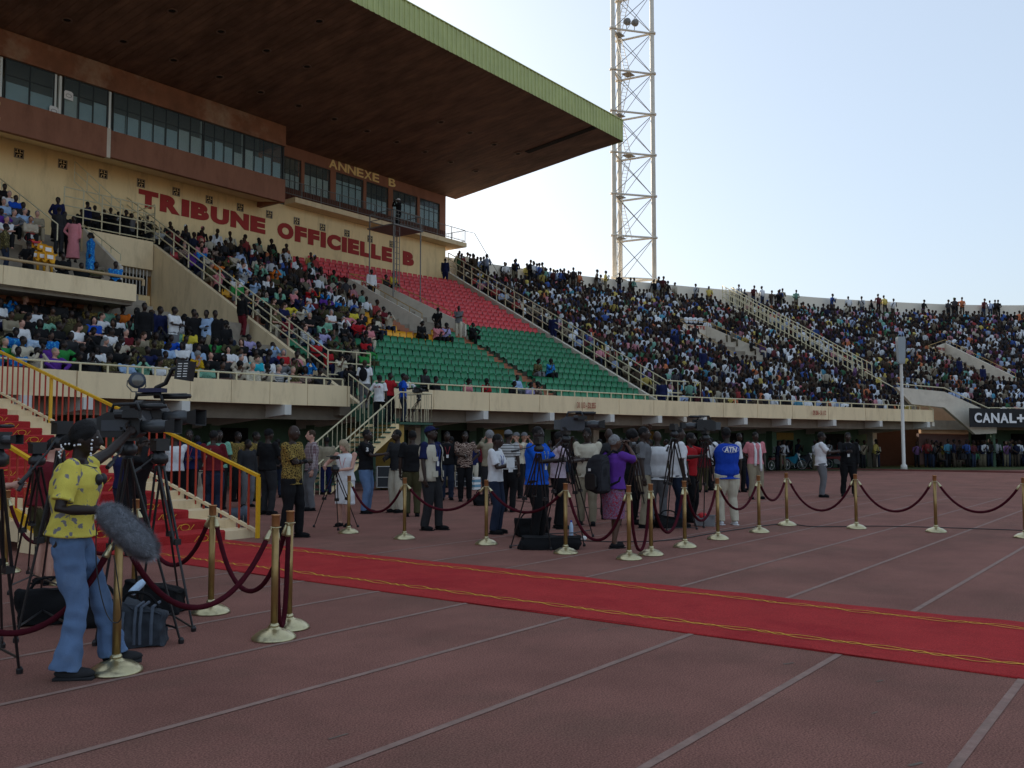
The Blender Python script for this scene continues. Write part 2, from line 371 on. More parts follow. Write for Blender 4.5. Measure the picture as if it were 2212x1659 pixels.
# A: thick wall whose left face drops to the lower seats
wa = rwall(SA, .0, UA1, .25, .55, M_cream, 'aisle_wall', low=-5.5)
wb = rwall(SB, .0, 1.0, .3, .55, M_conc, 'aisle_wall')
wc = rwall(SC2, .0, 1.0, .3, .5, M_conc, 'aisle_wall', low=-2.2)
# rim wall behind the top row
def rim(s0, s1):
    S = np.linspace(s0, s1, 40); rg = []
    for s in S:
        p, q = SP(s, 1.035), SP(s, 1.06); rg.append([(p[0], p[1], 9), (q[0], q[1], 9), (q[0], q[1], 13.95), (p[0], p[1], 13.95)])
    return MB().rings(rg)
rim(SB+.03, 13.4).build('rim_wall', mat('rim_concrete', (.74, .68, .57), .88, .08, .5, .2, 40, stain=(.5, .45, .37), stain_s=.5), GS)
slab(SB+.02, 13.4, .99, 1.045, 11.9, 12.45, M_terr, 'top_gangway')
slab(1, SB+.02, .93, 1.03, 8, fl(NR-2)+.03, M_terr, 'top_gangway') if False else None
# ---- railings
def railing(name, label, top, n_post, hs, m, r=.024, post_every=None, drop=1.0, group=None, extra_end=None, cat='railing'):
    "top: function t in 0..1 -> point of the top rail; hs: drops of the lower rails; each post one part"
    t_ = thing(name, label, cat, tuple(top(0)-np.array([0, 0, drop])), group=group); o = Vector(t_.location)
    N = 1 if n_post < 2 else n_post-1
    for h in hs:
        MB().path([Vector(top(i/N))-Vector((0, 0, h))-o for i in range(N+1)], r, 6).build('rail', m, t_, smooth=True)
    me = MB().tube((0, 0, -drop), (0, 0, 0), r*1.05, n=6).mesh('post', m)
    for i in range(N+1): obj('post', me, t_, loc=Vector(top(i/N))-o)
    return t_
railing('aisle_railing', 'cream four-bar railing climbing the sloping wall left of the red lettering stand', lambda t: wa(.12+t*.86, 1.05+.15*t), 15, (0, .33, .66), M_railc, .028)
railing('aisle_railing', 'cream four-bar railing climbing beside the empty red and green seats', lambda t: wb(.06+t*.93, 1.25), 23, (0, .4, .8), M_railc, .03, drop=1.25)
railing('aisle_railing', 'cream railing climbing through the packed far stand', lambda t: wc(.28+t*.72, 1.3), 34, (0, .45, .9), M_railc, .035, drop=1.3)
railing('aisle_railing', 'second cream railing beside the climbing rail of the packed far stand', lambda t: wc(.28+t*.72, 1.25)+np.array([.9, -.35, 0]), 34, (0, .6), M_railc, .03, drop=1.25)
railing('aisle_railing', 'short cream railing running down to the end of the parapet near the lamp pole', lambda t: wc(.0+t*.27, .8), 5, (0,), M_railc, .035, drop=.8)
def front_rail(s0, s1, n, label, m=M_railc, h=.24):
    railing('front_railing', label, lambda t: SP(s0+(s1-s0)*t, .012, HF+h), n, (0,), m, .03, drop=h)
front_rail(1.2, S757-.02, 34, 'cream rail along the parapet below the left block of spectators')
front_rail(S931, SC2, 44, 'cream rail along the parapet below the green seats and far crowd')
# square end gate of rail A at its foot (over the passage)
q = wa(.12, 1.05); e = SP(SA+.25, .12)
g = thing('gate_railing', 'square cream end frame at the foot of the long climbing railing', 'railing', (q[0], q[1], q[2]-1.1)); o = Vector(g.location)
dx = Vector((1.9, -.3, 0))
for h in (1.1, .65, .2): MB().tube((0, 0, h), Vector((0, 0, h))+dx, .026, n=6).build('rail', M_railc, g)
for i in range(4): MB().tube(dx*(i/3)+Vector((0, 0, -.3)), dx*(i/3)+Vector((0, 0, 1.1)), .024, n=6).build('post', M_railc, g)
q = wb(.06, 1.25); g = thing('gate_railing', 'square cream end frame where the far climbing railing meets the parapet', 'railing', (q[0], q[1], q[2]-1.2))
dx = Vector((2.6, -.6, 0))
for h in (1.2, .6, .1): MB().tube((0, 0, h), Vector((0, 0, h))+dx, .03, n=6).build('rail', M_railc, g)
for i in range(7): MB().tube(dx*(i/6)+Vector((0, 0, -.2)), dx*(i/6)+Vector((0, 0, 1.2)), .024, n=6).build('post', M_railc, g)
# ---- vomitories (exit boxes) : two wing walls, back wall with PORTE
def vomitory(pL0, pL1, pR0, pR1, label, lettered=True):
    "photo points of the wing wall tops: left top, left foot, right top, right foot"
    v = thing('exit_box', label, 'stand exit'); W = []
    for p0, p1 in ((pL0, pL1), (pR0, pR1)):
        sf, kf = surf_inv(*p1, .62); st, kt = surf_inv(*p0, .62); W.append((sf, kf, st, kt))
    ends = []
    for sf, kf, st, kt in W:
        p, q = SP(sf, frac(kf)), SP(st, frac(kt)); d = (q-p)[:2]; d /= np.linalg.norm(d); n_ = Vector((-d[1]*.16, d[0]*.16, 0)); z0, z1 = fl(kf), fl(kt)
        poly = [(p[0], p[1], z0-1.2), (q[0], q[1], z1-3), (q[0], q[1], z1+.62), (q[0]-d[0]*.06, q[1]-d[1]*.06, z1+.6), (p[0], p[1], z0+.6)]
        MB().prism([Vector(a)-n_*.5 for a in poly], n_).build('wing_wall', M_conc, v)
        rp = [Vector((p[0], p[1], z0+.86)), Vector((q[0]-d[0]*.06, q[1]-d[1]*.06, z1+.88)), Vector((q[0], q[1], z1+.9))]
        b = MB().path(rp, .022, 6)
        for t in np.linspace(0, 1, 7): a = rp[0].lerp(rp[1], t); b.tube(a-Vector((0, 0, .28)), a, .018, n=5)
        b.build('handrail', M_railo, v); ends.append((p, q, z0, z1, d))
    (p, q, z0, z1, d), (p2, q2, z02, z12, d2) = ends
    MB().prism([(q[0], q[1], z1-2.5), (q2[0], q2[1], z12-2.5), (q2[0], q2[1], z12+.615), (q[0], q[1], z1+.615)], (d[0]*.2, d[1]*.2, 0)).build('back_wall', M_conc, v)
    MB().path([(q[0], q[1], z1+.9), (q2[0], q2[1], z12+.9)], .022, 6).build('handrail', M_railo, v)
    MB().prism([(p[0], p[1], z0-.02), (p2[0], p2[1], z02-.02), (q2[0], q2[1], z02-.01), (q[0], q[1], z0-.01)], (0, 0, .02)).build('floor', M_terr, v)
    a = math.atan2(q2[1]-q[1], q2[0]-q[0]); wd = np.linalg.norm((q2-q)[:2])
    for txt, hh, zz, ww in (('PORTE', .22, .34, .56), ('7', .24, .04, .14)):
        me = text_mesh(txt, .3, .008, .006, fit=(wd*ww if txt == 'PORTE' else .2, hh)); me.materials.append(M_red_l)
        f_ = .66-ww/2; obj('lettering', me, v, loc=(q[0]-d[0]*.025+(q2[0]-q[0])*f_, q[1]-d[1]*.025+(q2[1]-q[1])*f_, z1+(z12-z1)*.5+zz), rz=a)
    (sL, kL, sLt, kLt), (sR, kR, sRt, kRt) = W
    return (sL, sR, min(kL, kR), max(kLt, kRt), sLt, sRt)
V1 = vomitory((753, 602), (908, 687), (832, 614), (1006, 701), 'white walled PORTE exit cutting into the yellow and red seats')
V2 = vomitory((1468, 700), (1585, 765), (1520, 702), (1660, 760), 'white walled PORTE exit among the packed crowd right of the railing')
V3 = vomitory((2003, 752), (2100, 800), (2045, 745), (2200, 815), 'white walled PORTE exit in the far bend near the right edge')
VOMS = [V1, V2, V3]
def in_vom(s, k, pad=.0):
    for sL, sR, kf, kt, sLt, sRt in VOMS:
        t = (k-kf)/max(kt-kf, 1)
        if kf-1 <= k <= kt and sL+(sLt-sL)*t-pad <= s <= sR+(sRt-sR)*t+pad: return True
    return False
# ---- brown aisle steps
sAis = surf_inv(1020, 745, .1)[0]; sAis2 = surf_inv(850, 645, .1)[0]
print('aisle s', sAis, sAis2, 'voms', VOMS)
def aisle(s, k0, k1, wid):
    me = None
    for k in range(k0, k1):
        for hh, uu in ((0, 0), (.17, .5)):
            p = SP(s, frac(k+uu)+.002, 0); f, t = FT(s); d = (t-f)/np.linalg.norm(t-f); a = math.atan2(d[1], d[0])-math.pi/2
            obj('step', STEPM, GS, loc=(p[0]+d[0]*.17, p[1]+d[1]*.17, fl(k)+.09+hh), rz=a)
STEPM = MB().box((0, 0, 0), (.85, .34, .17)).mesh('step', M_step)
aisle(sAis, 0, 13, .8); aisle(V1[0]-.14, V1[2]-2, V1[3]+1, .8)
aisle(SA+.09, 10, 17, .8)
# ------------------------------------------------------------------ VIP balcony on the left
VT = thing('vip_balcony', 'raised cream balcony with its own rows, at the left under the windows', 'balcony', (10, 29.2, 6))
def vb(a, b, m, name): 
    o = Vector(VT.location); return MB().b2([a[i]-o[i] for i in range(3)], [b[i]-o[i] for i in range(3)]).build(name, m, VT)
for i in range(8): vb((17.29-(i+1)*4.4+.012, 29.2, 6.45), (17.29-i*4.4, 29.42, 7.03), M_cream, 'front_panel')
vb((-20, 29.42, 6.32), (17.29, 31.6, 6.44), M_terr, 'floor'); vb((-20, 31.3, 3.5), (17.0, 31.5, 6.3), M_creamy, 'recessed_wall')
for k in range(9): vb((-20, 30.6+k*.92, 6.2 if k == 0 else 5), (16.2, 31.52+k*.92, 6.5+.5*k), M_terr if k else M_step, 'step_row')
vb((16.2, 30.6, 3.5), (19.5, 36.5, 6.45), M_terr, 'passage_floor')
for k in range(11): vb((16.25, 31.6+k*.5, 3.6), (19.4, 32.12+k*.5, 6.46+.27*(k+1)), M_terr, 'stair_step')
vb((19.4, 30.2, 3.4), (22.75, 37.3, 6.3), M_terr, 'landing_floor')
vb((19.53, 37.1, 9.25), (22.72, 37.32, 10.52), M_cream, 'platform_front')
vb((19.3, 37.32, 9.0), (22.9, 39.45, 10.25), M_terr, 'platform_floor')
vb((14, 38.9, 9.0), (19.3, 39.45, 10.4), M_terr, 'platform_floor')
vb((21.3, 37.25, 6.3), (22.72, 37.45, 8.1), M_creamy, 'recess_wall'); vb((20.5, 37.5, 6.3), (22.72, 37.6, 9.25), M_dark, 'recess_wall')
for i in range(8): vb((21.35+i*.165, 37.2, 8.1), (21.38+i*.165, 37.24, 9.24), M_white, 'louvre_bar')
MB().prism([(9.5, 34.2-29.2, .3), (9.5, 37.1-29.2, .3), (9.5, 37.1-29.2, 4.52), (9.5, 34.2-29.2, 2.6)], (.14, 0, 0)).build('stair_wall', M_conc, VT)
MB().prism([(6.2, 31.2-29.2, .3), (6.2, 38.6-29.2, .3), (6.2, 38.6-29.2, 5.2), (6.2, 31.2-29.2, .9)], (.14, 0, 0)).build('stair_wall', M_conc, VT)
railing('balcony_rail', 'ochre topped rail along the front of the raised left balcony', lambda t: np.array([-19+t*36.6, 29.3, 7.26]), 12, (0,), mat('tan_rail', (.42, .3, .16), .6, .1), .05, drop=.22)
railing('stair_rail', 'cream handrail down the diagonal wall beside the woman in pink', lambda t: np.array([19.6, 37.2-t*2.9, 10.7-t*1.6]), 5, (0,), M_railc, .022, drop=.25)
railing('stair_rail', 'cream handrail running down beside the grey haired guests at far left', lambda t: np.array([16.35, 38.9-t*6, 12.7-t*3.2]), 5, (0,), M_railc, .022, drop=.6)
railing('platform_railing', 'cream five-bar railing round the platform crowded with people in black', lambda t: np.array([18.75+4.1*t, 37.25, 12.15]), 6, (0, .38, .76, 1.14, 1.5), M_railc, .026, drop=1.55)
railing('platform_railing', 'cream railing returning to the wall in front of the first red letters', lambda t: np.array([22.85+.2*t, 37.25+2.1*t, 12.25]), 3, (0, .38, .76, 1.14, 1.5), M_railc, .026, drop=1.55)
railing('ladder_railing', 'pair of thin cream rails slanting down the yellow wall at left', lambda t: np.array([20.1+2.3*t, 39.1, 13.9-1.5*t]), 5, (0, .45, .9), M_railc, .022, drop=.9)
# ------------------------------------------------------------------ press building
BLD = thing('press_building', 'brown and cream grandstand building with glazed boxes and red TRIBUNE OFFICIELLE B lettering', 'building', (30, WY, 8))
bo = Vector(BLD.location)
def bb(a, b, m, name, parent=BLD, **k): 
    return MB().b2([a[i]-bo[i] for i in range(3)], [b[i]-bo[i] for i in range(3)]).build(name, m, parent, **k)
XR = 45.2; XL = -45
bb((XL, WY, 3), (XR, WY+.4, 14.49), M_creamy, 'lower_wall')
bb((XR-.3, WY+.4, 3), (XR, WY+9, 18.2), M_brown, 'side_wall')
# brown upper wall pieces around the six windows
AW = [(31.6, 33.04), (33.27, 35.17), (35.59, 37.76), (38.01, 39.87), (40.26, 42.47), (42.71, 44.62)]
bb((XL, WY, 17.21), (XR, WY+.3, 17.95), M_brown, 'upper_wall')
bb((30.2, WY, 14.78), (XR, WY+.3, 15.5), M_dkbrown, 'window_apron')
bb((30.2, WY, 15.5), (31.6, WY+.3, 17.21), M_brown, 'pier')
for i, (a, b) in enumerate(AW): bb((b, WY, 15.5), (AW[i+1][0] if i < 5 else XR, WY+.3, 17.21), M_brown, 'pier')
for i in range(58): bb((30.9+i*.246, WY-.03, 14.82), (30.9+i*.246+.12, WY, 15.46), M_dkbrown, 'apron_rib')
# glass
def glass_mat():
    m = bpy.data.materials.new('window_glass'); m.use_nodes = True; nt = m.node_tree; N = nt.nodes; L = nt.links
    b = N['Principled BSDF']; b.inputs['Base Color'].default_value = (.2, .25, .26, 1); b.inputs['Roughness'].default_value = .06; b.inputs['Specular IOR Level'].default_value = .8
    t = N.new('ShaderNodeBsdfTransparent'); t.inputs[0].default_value = (.9, .95, .95, 1); mx = N.new('ShaderNodeMixShader'); mx.inputs[0].default_value = .8
    L.new(b.outputs[0], mx.inputs[1]); L.new(t.outputs[0], mx.inputs[2]); L.new(mx.outputs[0], N['Material Output'].inputs[0]); return m
M_glass = glass_mat(); M_frame = mat('window_frame', (.03, .035, .035), .5, .1)
M_blind = mat('pale_blue_blind', (.62, .76, .8), .8, .06, 2); M_blindw = mat('pale_curtain', (.75, .8, .76), .8, .06, 2); M_room = mat('room_wall', (.2, .21, .2), .9, .1, 1)
def window(x0, x1, z0, z1, y, cols, trans, parent=BLD, blinds=0.):
    w_ = thing('window', None, None); w_.parent = parent; w_.location = Vector(((x0+x1)/2, y, z0))-bo; 
    W = x1-x0; Hh = z1-z0
    f = MB(); fr = .035
    for a, b in (((-W/2, 0, 0), (W/2, .06, fr)), ((-W/2, 0, Hh-fr), (W/2, .06, Hh)), ((-W/2, 0, fr), (-W/2+fr, .06, Hh-fr)), ((W/2-fr, 0, fr), (W/2, .06, Hh-fr))): f.b2(a, b)
    cx = [-W/2+fr+(W-2*fr)*i/cols for i in range(cols+1)]; zs = [fr]+[Hh*t for t in trans]+[Hh-fr]
    for c in cx[1:-1]: f.b2((c-.016, .004, fr+.001), (c+.016, .05, Hh-fr-.001))
    for z in zs[1:-1]: f.b2((-W/2+fr+.001, .008, z-.016), (W/2-fr-.001, .046, z+.016))
    f.build('frame', M_frame, w_)
    for i in range(cols):
        for j in range(len(zs)-1):
            MB().b2((cx[i]+.002, .024, zs[j]+.002), (cx[i+1]-.002, .03, zs[j+1]-.002)).build('pane', M_glass, w_)
    return w_
for i, (a, b) in enumerate(AW):
    window(a, b, 15.5, 17.21, WY+.06, 4, (.62,))
    bb((a+.05, WY+.15, 15.5), (b-.05, WY+.18, 16.3+.25*((i*7) % 3)), M_blind if i > 1 else M_blindw, 'blind')
bb((30.2, WY+3, 14.6), (XR-.3, WY+3.1, 17.9), M_room, 'room_wall'); bb((30.2, WY+.3, 14.6), (XR-.3, WY+3, 14.7), M_room, 'room_floor'); bb((30.2, WY+.31, 17.3), (XR-.3, WY+3, 17.4), mat('room_ceiling', (.25, .25, .23), .9), 'room_ceiling')
# slab and its railing
bb((31.9, WY-.9, 14.5), (46.3, WY+.0, 14.78), M_cream, 'balcony_slab'); bb((XR, WY, 14.5), (46.3, WY+5, 14.78), M_cream, 'balcony_slab')
t = railing('balcony_railing', 'grey green railing with thin bars in front of the ANNEXE B windows', lambda t: np.array([31.0+15.2*t, WY-.84, 15.62]), 12, (0, .72), M_grey, .022, drop=.84)
bar = MB().tube((0, 0, -.72), (0, 0, 0), .009, n=4).mesh('baluster', M_grey)
for i in range(120): obj('baluster', bar, t, loc=(.06+i*.126, 0, .84))
t = railing('balcony_railing', 'open grey railing sticking out past the building corner', lambda t: np.array([46.2, WY-.84+3.5*t, 15.62]), 4, (0, .72), M_grey, .022, drop=.84)
for i in range(20): obj('baluster', bar, t, loc=(0, .1+i*.17, .84))
MB().path([(46.3, WY-.8, 15.6), (47.1, WY-.9, 15.6), (48.3, WY-2, 12.9)], .02, 6).build('escape_rail', M_grey, label='thin grey pipe rail dropping from the building corner to the stand', cat='railing')
# projecting press box
BY = 37.53; BX = 30.35
bb((20.6, BY, 13.99), (BX, BY+.25, 15.17), M_brown, 'lower_band'); bb((XL, BY-.22, 13.86), (20.55, BY+.03, 15.17), M_brown, 'lower_band')
bb((20.55, BY-.22, 13.86), (20.72, BY-.003, 15.15), M_conc, 'band_end')
bb((XL, BY, 16.93), (BX, BY+.25, 18.0), mat('weathered_brown', (.22, .09, .045), .85, .25, 1.2, .2, 40, stain=(.5, .4, .27), stain_s=.42, stain_a=.55), 'upper_band')
bb((BX-.25, BY+.25, 14.0), (BX, WY, 15.17), M_brown, 'band_return'); bb((BX-.25, BY+.25, 16.93), (BX, WY, 17.97), M_brown, 'band_return')
MB().prism([Vector(v)-bo for v in ((XL, BY+.26, 14.0), (XL, WY-.01, 14.28), (XL, WY-.01, 14.5), (XL, BY+.26, 14.2))], (BX-XL, 0, 0)).build('box_underside', M_cream, BLD)
MUL = [(-5.5, -3, 2), (-3, -.6, 2), (-.6, 1.8, 2), (1.8, 4.2, 2), (4.2, 6.6, 2), (6.6, 9.1, 2), (9.1, 11.4, 2), (11.4, 13.9, 2), (13.9, 16.2, 2), (16.43, 18.4, 2), (18.79, 20.74, 3), (20.98, 25.5, 7), (25.55, 27.84, 4), (27.88, 30.2, 4)]
for a, b, n in MUL: window(a, b, 15.17, 16.93, BY+.1, n, (.62,))
rb = random.Random(5)
for a, b, n in MUL:
    if a < 10: continue
    x = a+.05
    for j in range(n):
        xx = a+(b-a)*(j+1)/n-.04; h = rb.choice([.7, .85, .95, 1.05, 1.0, .8]); y = BY+.17+rb.uniform(0, .05)
        bb((x, y, 15.2), (xx, y+.03, 15.2+h), rb.choice([M_blind, M_blind, M_blindw]), 'blind'); x = xx+.06
for x in (16.3, 18.47, 18.68, 20.86, 25.5, 27.86): bb((x-.05, BY+.17, 15.17), (x+.05, BY+.3, 16.93), M_blindw, 'curtain_post')
bb((XL, BY+1.9, 15.0), (BX-.25, BY+1.95, 17.9), M_room, 'room_wall'); bb((XL, BY+.26, 15.05), (BX-.25, BY+1.9, 15.1), M_room, 'room_floor')
bb((BX-.06, BY+.12, 15.17), (BX, BY+.2, 16.93), M_frame, 'corner_post')
MB().b2((0, 0, 0), (.012, 1.6, 1.7)).build('side_pane', M_glass, BLD).location = Vector((BX-.03, BY+.22, 15.2))-bo
for px, py, a in ((148, 207, 1), (116, 240, 1)):
    p = PY(px, py, BY+.09); MB().prism([(.0, 0, 0), (.38, 0, -.02), (.38, 0, .3), (.3, 0, .36), (.05, 0, .36), (0, 0, .3)], (0, .006, 0)).build('window_notice', M_paper, BLD).location = Vector(p)-bo-Vector((.19, .02, .16))
    MB().path([Vector((.12*math.cos(i*.5), 0, .07*math.sin(i*.5))) for i in range(14)], .008, 4).build('notice_mark', M_frame, BLD).location = Vector(p)-bo+Vector((0, -.024, 0))
# lettering on the walls
def letters(s, x0, x1, z0, z1, m, y, name='letter', gap_words=None):
    "each letter placed between measured x positions"
    me = text_mesh(s, 1, .02, .022, fit=(x1-x0, z1-z0)); me.materials.append(m); return me
def spell(s, x0, x1, z0, z1, m, y, ext=.015, bold=.07):
    adv = {' ': .55, 'I': .42, 'B': .92, 'E': .86, 'F': .82, 'L': .8, 'O': 1.06, 'C': 1.0, 'N': 1.0, 'R': .95, 'T': .9, 'U': .96, 'A': .98, 'X': .95, 'S': .9}
    tot = sum(adv[c] for c in s); sc = (x1-x0)/tot; x = x0
    for c in s:
        if c != ' ':
            me = text_mesh(c, 1, ext, bold, fit=(sc*adv[c]-.10*(sc if sc < 1 else 1)*1.0, z1-z0)); me.materials.append(m)
            obj('letter', me, BLD, loc=Vector((x, y, z0))-bo)
        x += sc*adv[c]
spell('TRIBUNE', 23.37, 30.75, 12.64, 13.48, M_red_l, WY-.017); spell('OFFICIELLE', 31.45, 40.3, 12.62, 13.5, M_red_l, WY-.017); spell('B', 41.16, 42.25, 12.66, 13.53, M_red_l, WY-.017)
spell('ANNEXE', 35.03, 39.1, 17.33, 17.84, M_gold_l, WY-.017, bold=.02); spell('B', 39.85, 40.52, 17.35, 17.87, M_gold_l, WY-.017, bold=.02)
spell('TRIBUNE', 10.05, 16.24, 14.2, 14.95, M_gold_l, BY-.237, bold=.02)
# vents with lattice
for i in range(22):
    x = 17.9+(i-9)*1.857
    if x > 44.9: break
    v = MB()
    v.b2((-.2, 0, -.2), (.2, .03, -.155)); v.b2((-.2, 0, .155), (.2, .03, .2)); v.b2((-.2, 0, -.155), (-.155, .03, .155)); v.b2((.155, 0, -.155), (.2, .03, .155))
    vo = v.build('vent', M_terr, BLD); vo.location = Vector((x, WY-.032, 13.76))-bo
    MB().b2((-.155, .02, -.155), (.155, .028, .155)).build('vent_back', M_dark, vo)
    l = MB(); l.b2((-.155, .004, .03), (-.03, .016, .06)); l.b2((.02, .004, -.155), (.05, .016, -.02)); l.b2((-.06, .004, -.06), (.1, .016, -.03)); l.b2((.03, .004, .02), (.06, .016, .155)); l.b2((-.1, .004, -.155), (-.07, .016, -.06)); l.b2((-.09, .004, .06), (-.06, .016, .155)); l.b2((.06, .004, .04), (.155, .016, .07))
    l.build('lattice', M_creamy, vo)
# ------------------------------------------------------------------ roof
XE, RF, RSL = 46.24, 26.63, .1119
zs = lambda y: 17.82+(WY-y)*RSL
RO = thing('cantilever_roof', 'huge cantilever roof with dark timber soffit and light green ribbed metal edge', 'roof', (30, 26.63, 19.2)); ro = Vector(RO.location)
def rb_(poly, off, m, name): return MB().prism([Vector(v)-ro for v in poly], off).build(name, m, RO)
rb_([(-55, RF+.06, zs(RF)+.05), (-55, WY+9.5, zs(WY)+.05-.3), (-55, WY+9.5, zs(WY)+1.3), (-55, RF+.06, 20.44)], (XE+55-.03, 0, 0), mat('roof_deck', (.05, .035, .028), .8), 'roof_deck')
PW = .352; n = int((XE-8)/PW); ln = math.hypot(WY-RF, (WY-RF)*RSL)
ang = math.atan(RSL)
pm = []
for v in range(4):
    b = MB(); h = .03+v*.006; b.prism([(-PW/2+.008, 0, 0), (PW/2-.008, 0, 0), (PW/2-.008, 0, h), (-PW/2+.008, 0, h)], (0, WY+.0-RF-.05, -(WY-RF-.05)*RSL)); pm.append(b.mesh('soffit_plank', M_plank))
for i in range(n):
    x = XE-.06-PW*(i+.5)
    if abs(x-44.9) < .1: pass
    obj('soffit_plank', pm[(i*5+i//3) % 4], RO, loc=Vector((x, RF+.03, zs(RF)+.012-.0))-ro)
rb_([(-55, RF+.03, zs(RF)+.0), (-55, WY, zs(WY)), (-55, WY, zs(WY)+.04), (-55, RF+.03, zs(RF)+.04)], (XE-.06-PW*n+55, 0, 0), M_plank, 'soffit_board')
# dark slot near the end
def SF(px, py):
    return PP(px, py, (XE, WY, 17.82), np.array([0, RSL, 1.]))
a, b = SF(1138, 329), SF(1284, 275); print('slot', a, b)
MB().bar(Vector(a)-ro+Vector((0, 0, -.004)), Vector(b)-ro+Vector((0, 0, -.004)), .42, .03).build('soffit_slot', M_dark, RO)
rl_ = thing  # recessed round lights
LP = [(440, 130), (1130, 70), (810, 270), (1450, 205), (1750, 330), (2095, 137), (1140, 393), (1440, 503), (1710, 603), (1960, 693), (2015, 435)]
LP = [(x/1.8433/1.6492, y/1.8433/1.6492) for x, y in LP]
LP += [((900+x/1.8433)/1.6492, (400+y/1.8433)/1.6492) for x, y in [(535, 42), (750, 122), (945, 193), (1130, 258), (1300, 325), (1465, 385), (1235, 62), (1425, 133), (1585, 210), (1740, 270)]]
lm = MB().lathe([(.2, 0), (.2, -.035), (.15, -.035), (.14, 0)], n=20).mesh('soffit_light', mat('light_ring', (.17, .1, .07), .5, .1), True)
lm2 = MB().lathe([(.139, .0), (.001, .004)], n=16).mesh('light_lens', M_dark)
for p in LP:
    q = SF(*p); o = obj('soffit_light', lm, RO, loc=Vector(q)-ro+Vector((0, 0, -.002))); o.rotation_euler = (-ang, 0, 0)
    obj('light_lens', lm2, o, loc=(0, 0, -.006))
# stains / missing ceiling patches
# ribbed green edge
RW = .31; b = MB()
pr = [(0, 0), (RW*.3, 0), (RW*.36, -.035), (RW*.62, -.035), (RW*.68, 0), (RW-.006, 0)]
b.rings([[(x, y, z) for x, y in pr]+[(x, .012, z) for x, y in pr[::-1]] for z in (0, 1.22)]); pm_ = b.mesh('edge_panel', M_green_sheet)
n = int((XE+6)/RW)
for i in range(n): obj('edge_panel', pm_, RO, loc=Vector((XE-RW*(i+1), RF, 19.25))-ro)
rb_([(-55, RF-.002, 19.25), (-55, RF+.02, 19.25), (-55, RF+.02, 20.45), (-55, RF-.002, 20.45)], (XE-RW*n+55-.01, 0, 0), M_green_sheet, 'edge_sheet')
rb_([(-55, RF-.06, 20.46), (-55, RF+.5, 20.46), (-55, RF+.5, 20.5), (-55, RF-.06, 20.5)], (XE+55, 0, 0), M_green_sheet, 'edge_cap')
rb_([(XE-.025, RF, 19.22), (XE-.025, WY+9, 17.6), (XE-.025, WY+9, 18.9), (XE-.025, RF, 20.45)], (.025, 0, 0), M_green_sheet, 'end_sheet')
# ------------------------------------------------------------------ section beyond the end of the straight parapet
def wallpoly(pts, X0, X1, Y0, Y1, th, m, name, parent):
    "polygon through photo points on the vertical plane from (X0,Y0) to (X1,Y1)"
    d = np.array([X1-X0, Y1-Y0, 0.]); d /= np.linalg.norm(d); n = np.array([-d[1], d[0], 0])
    P = [PP(x, y, (X0, Y0, 0), n) for x, y in pts]; return MB().prism(P, tuple(n*th)).build(name, m, parent), P
f9, f10 = SP(9.0, 0), SP(10.0, 0); e = (f10-f9)
BS = thing('bend_stair_block', 'white stair wall with brown side where the straight parapet ends by the lamp pole', 'stairway')
wallpoly([(1935, 836), (2040, 846), (2153, 897), (2153, 936), (2107, 938), (2040, 880), (1970, 873)], 61.2, 68, 13.2, 9.0, .25, M_conc, 'stair_parapet', BS)
wallpoly([(1985, 872), (2042, 884), (2092, 916), (2092, 938), (1990, 936)], 61.9, 68.6, 14.6, 10.4, .2, mat('tan_side_wall', (.45, .27, .15), .85, .1), 'side_wall', BS)
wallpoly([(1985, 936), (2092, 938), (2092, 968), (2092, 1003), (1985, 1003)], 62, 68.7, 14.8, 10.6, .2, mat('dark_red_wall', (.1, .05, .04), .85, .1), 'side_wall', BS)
MB().path([PP(1936, 829, (61.2, 13.2, 0), np.array([.53, .85, 0])), PP(2040, 838, (61.2, 13.2, 0), np.array([.53, .85, 0])), PP(2153, 890, (61.2, 13.2, 0), np.array([.53, .85, 0]))], .035, 6).build('handrail', M_railc, BS)
# parapet of the bend
for i in range(10):
    a = 9.62+i*.36; band(np.linspace(a+.002, a+.358, 5), 0, 2.75, HF, .22, M_cream, 'parapet_panel', GS)
front_rail(9.62, 13.2, 16, 'cream rail along the parapet above the black banner')
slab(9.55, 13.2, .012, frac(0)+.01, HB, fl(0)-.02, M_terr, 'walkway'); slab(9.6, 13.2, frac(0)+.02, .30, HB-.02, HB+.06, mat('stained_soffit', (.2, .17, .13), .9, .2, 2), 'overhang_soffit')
band(np.linspace(9.55, 13.2, 30), .2, -.01, HB, .3, M_greenw, 'undercroft_wall', GS)
for s in np.arange(9.75, 13, .35):
    p = SP(s, .05); MB().tube((p[0], p[1], 0), (p[0], p[1], HB), .16, n=10).build('column', M_greenw, GS)
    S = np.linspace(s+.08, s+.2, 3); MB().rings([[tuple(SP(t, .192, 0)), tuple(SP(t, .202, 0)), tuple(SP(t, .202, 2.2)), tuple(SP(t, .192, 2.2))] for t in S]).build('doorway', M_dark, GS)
band(np.linspace(8.9, 9.75, 8), .3, -.01, HB+.3, .3, mat('dark_red_wall', (.1, .05, .04), .85, .1), 'undercroft_wall', GS)
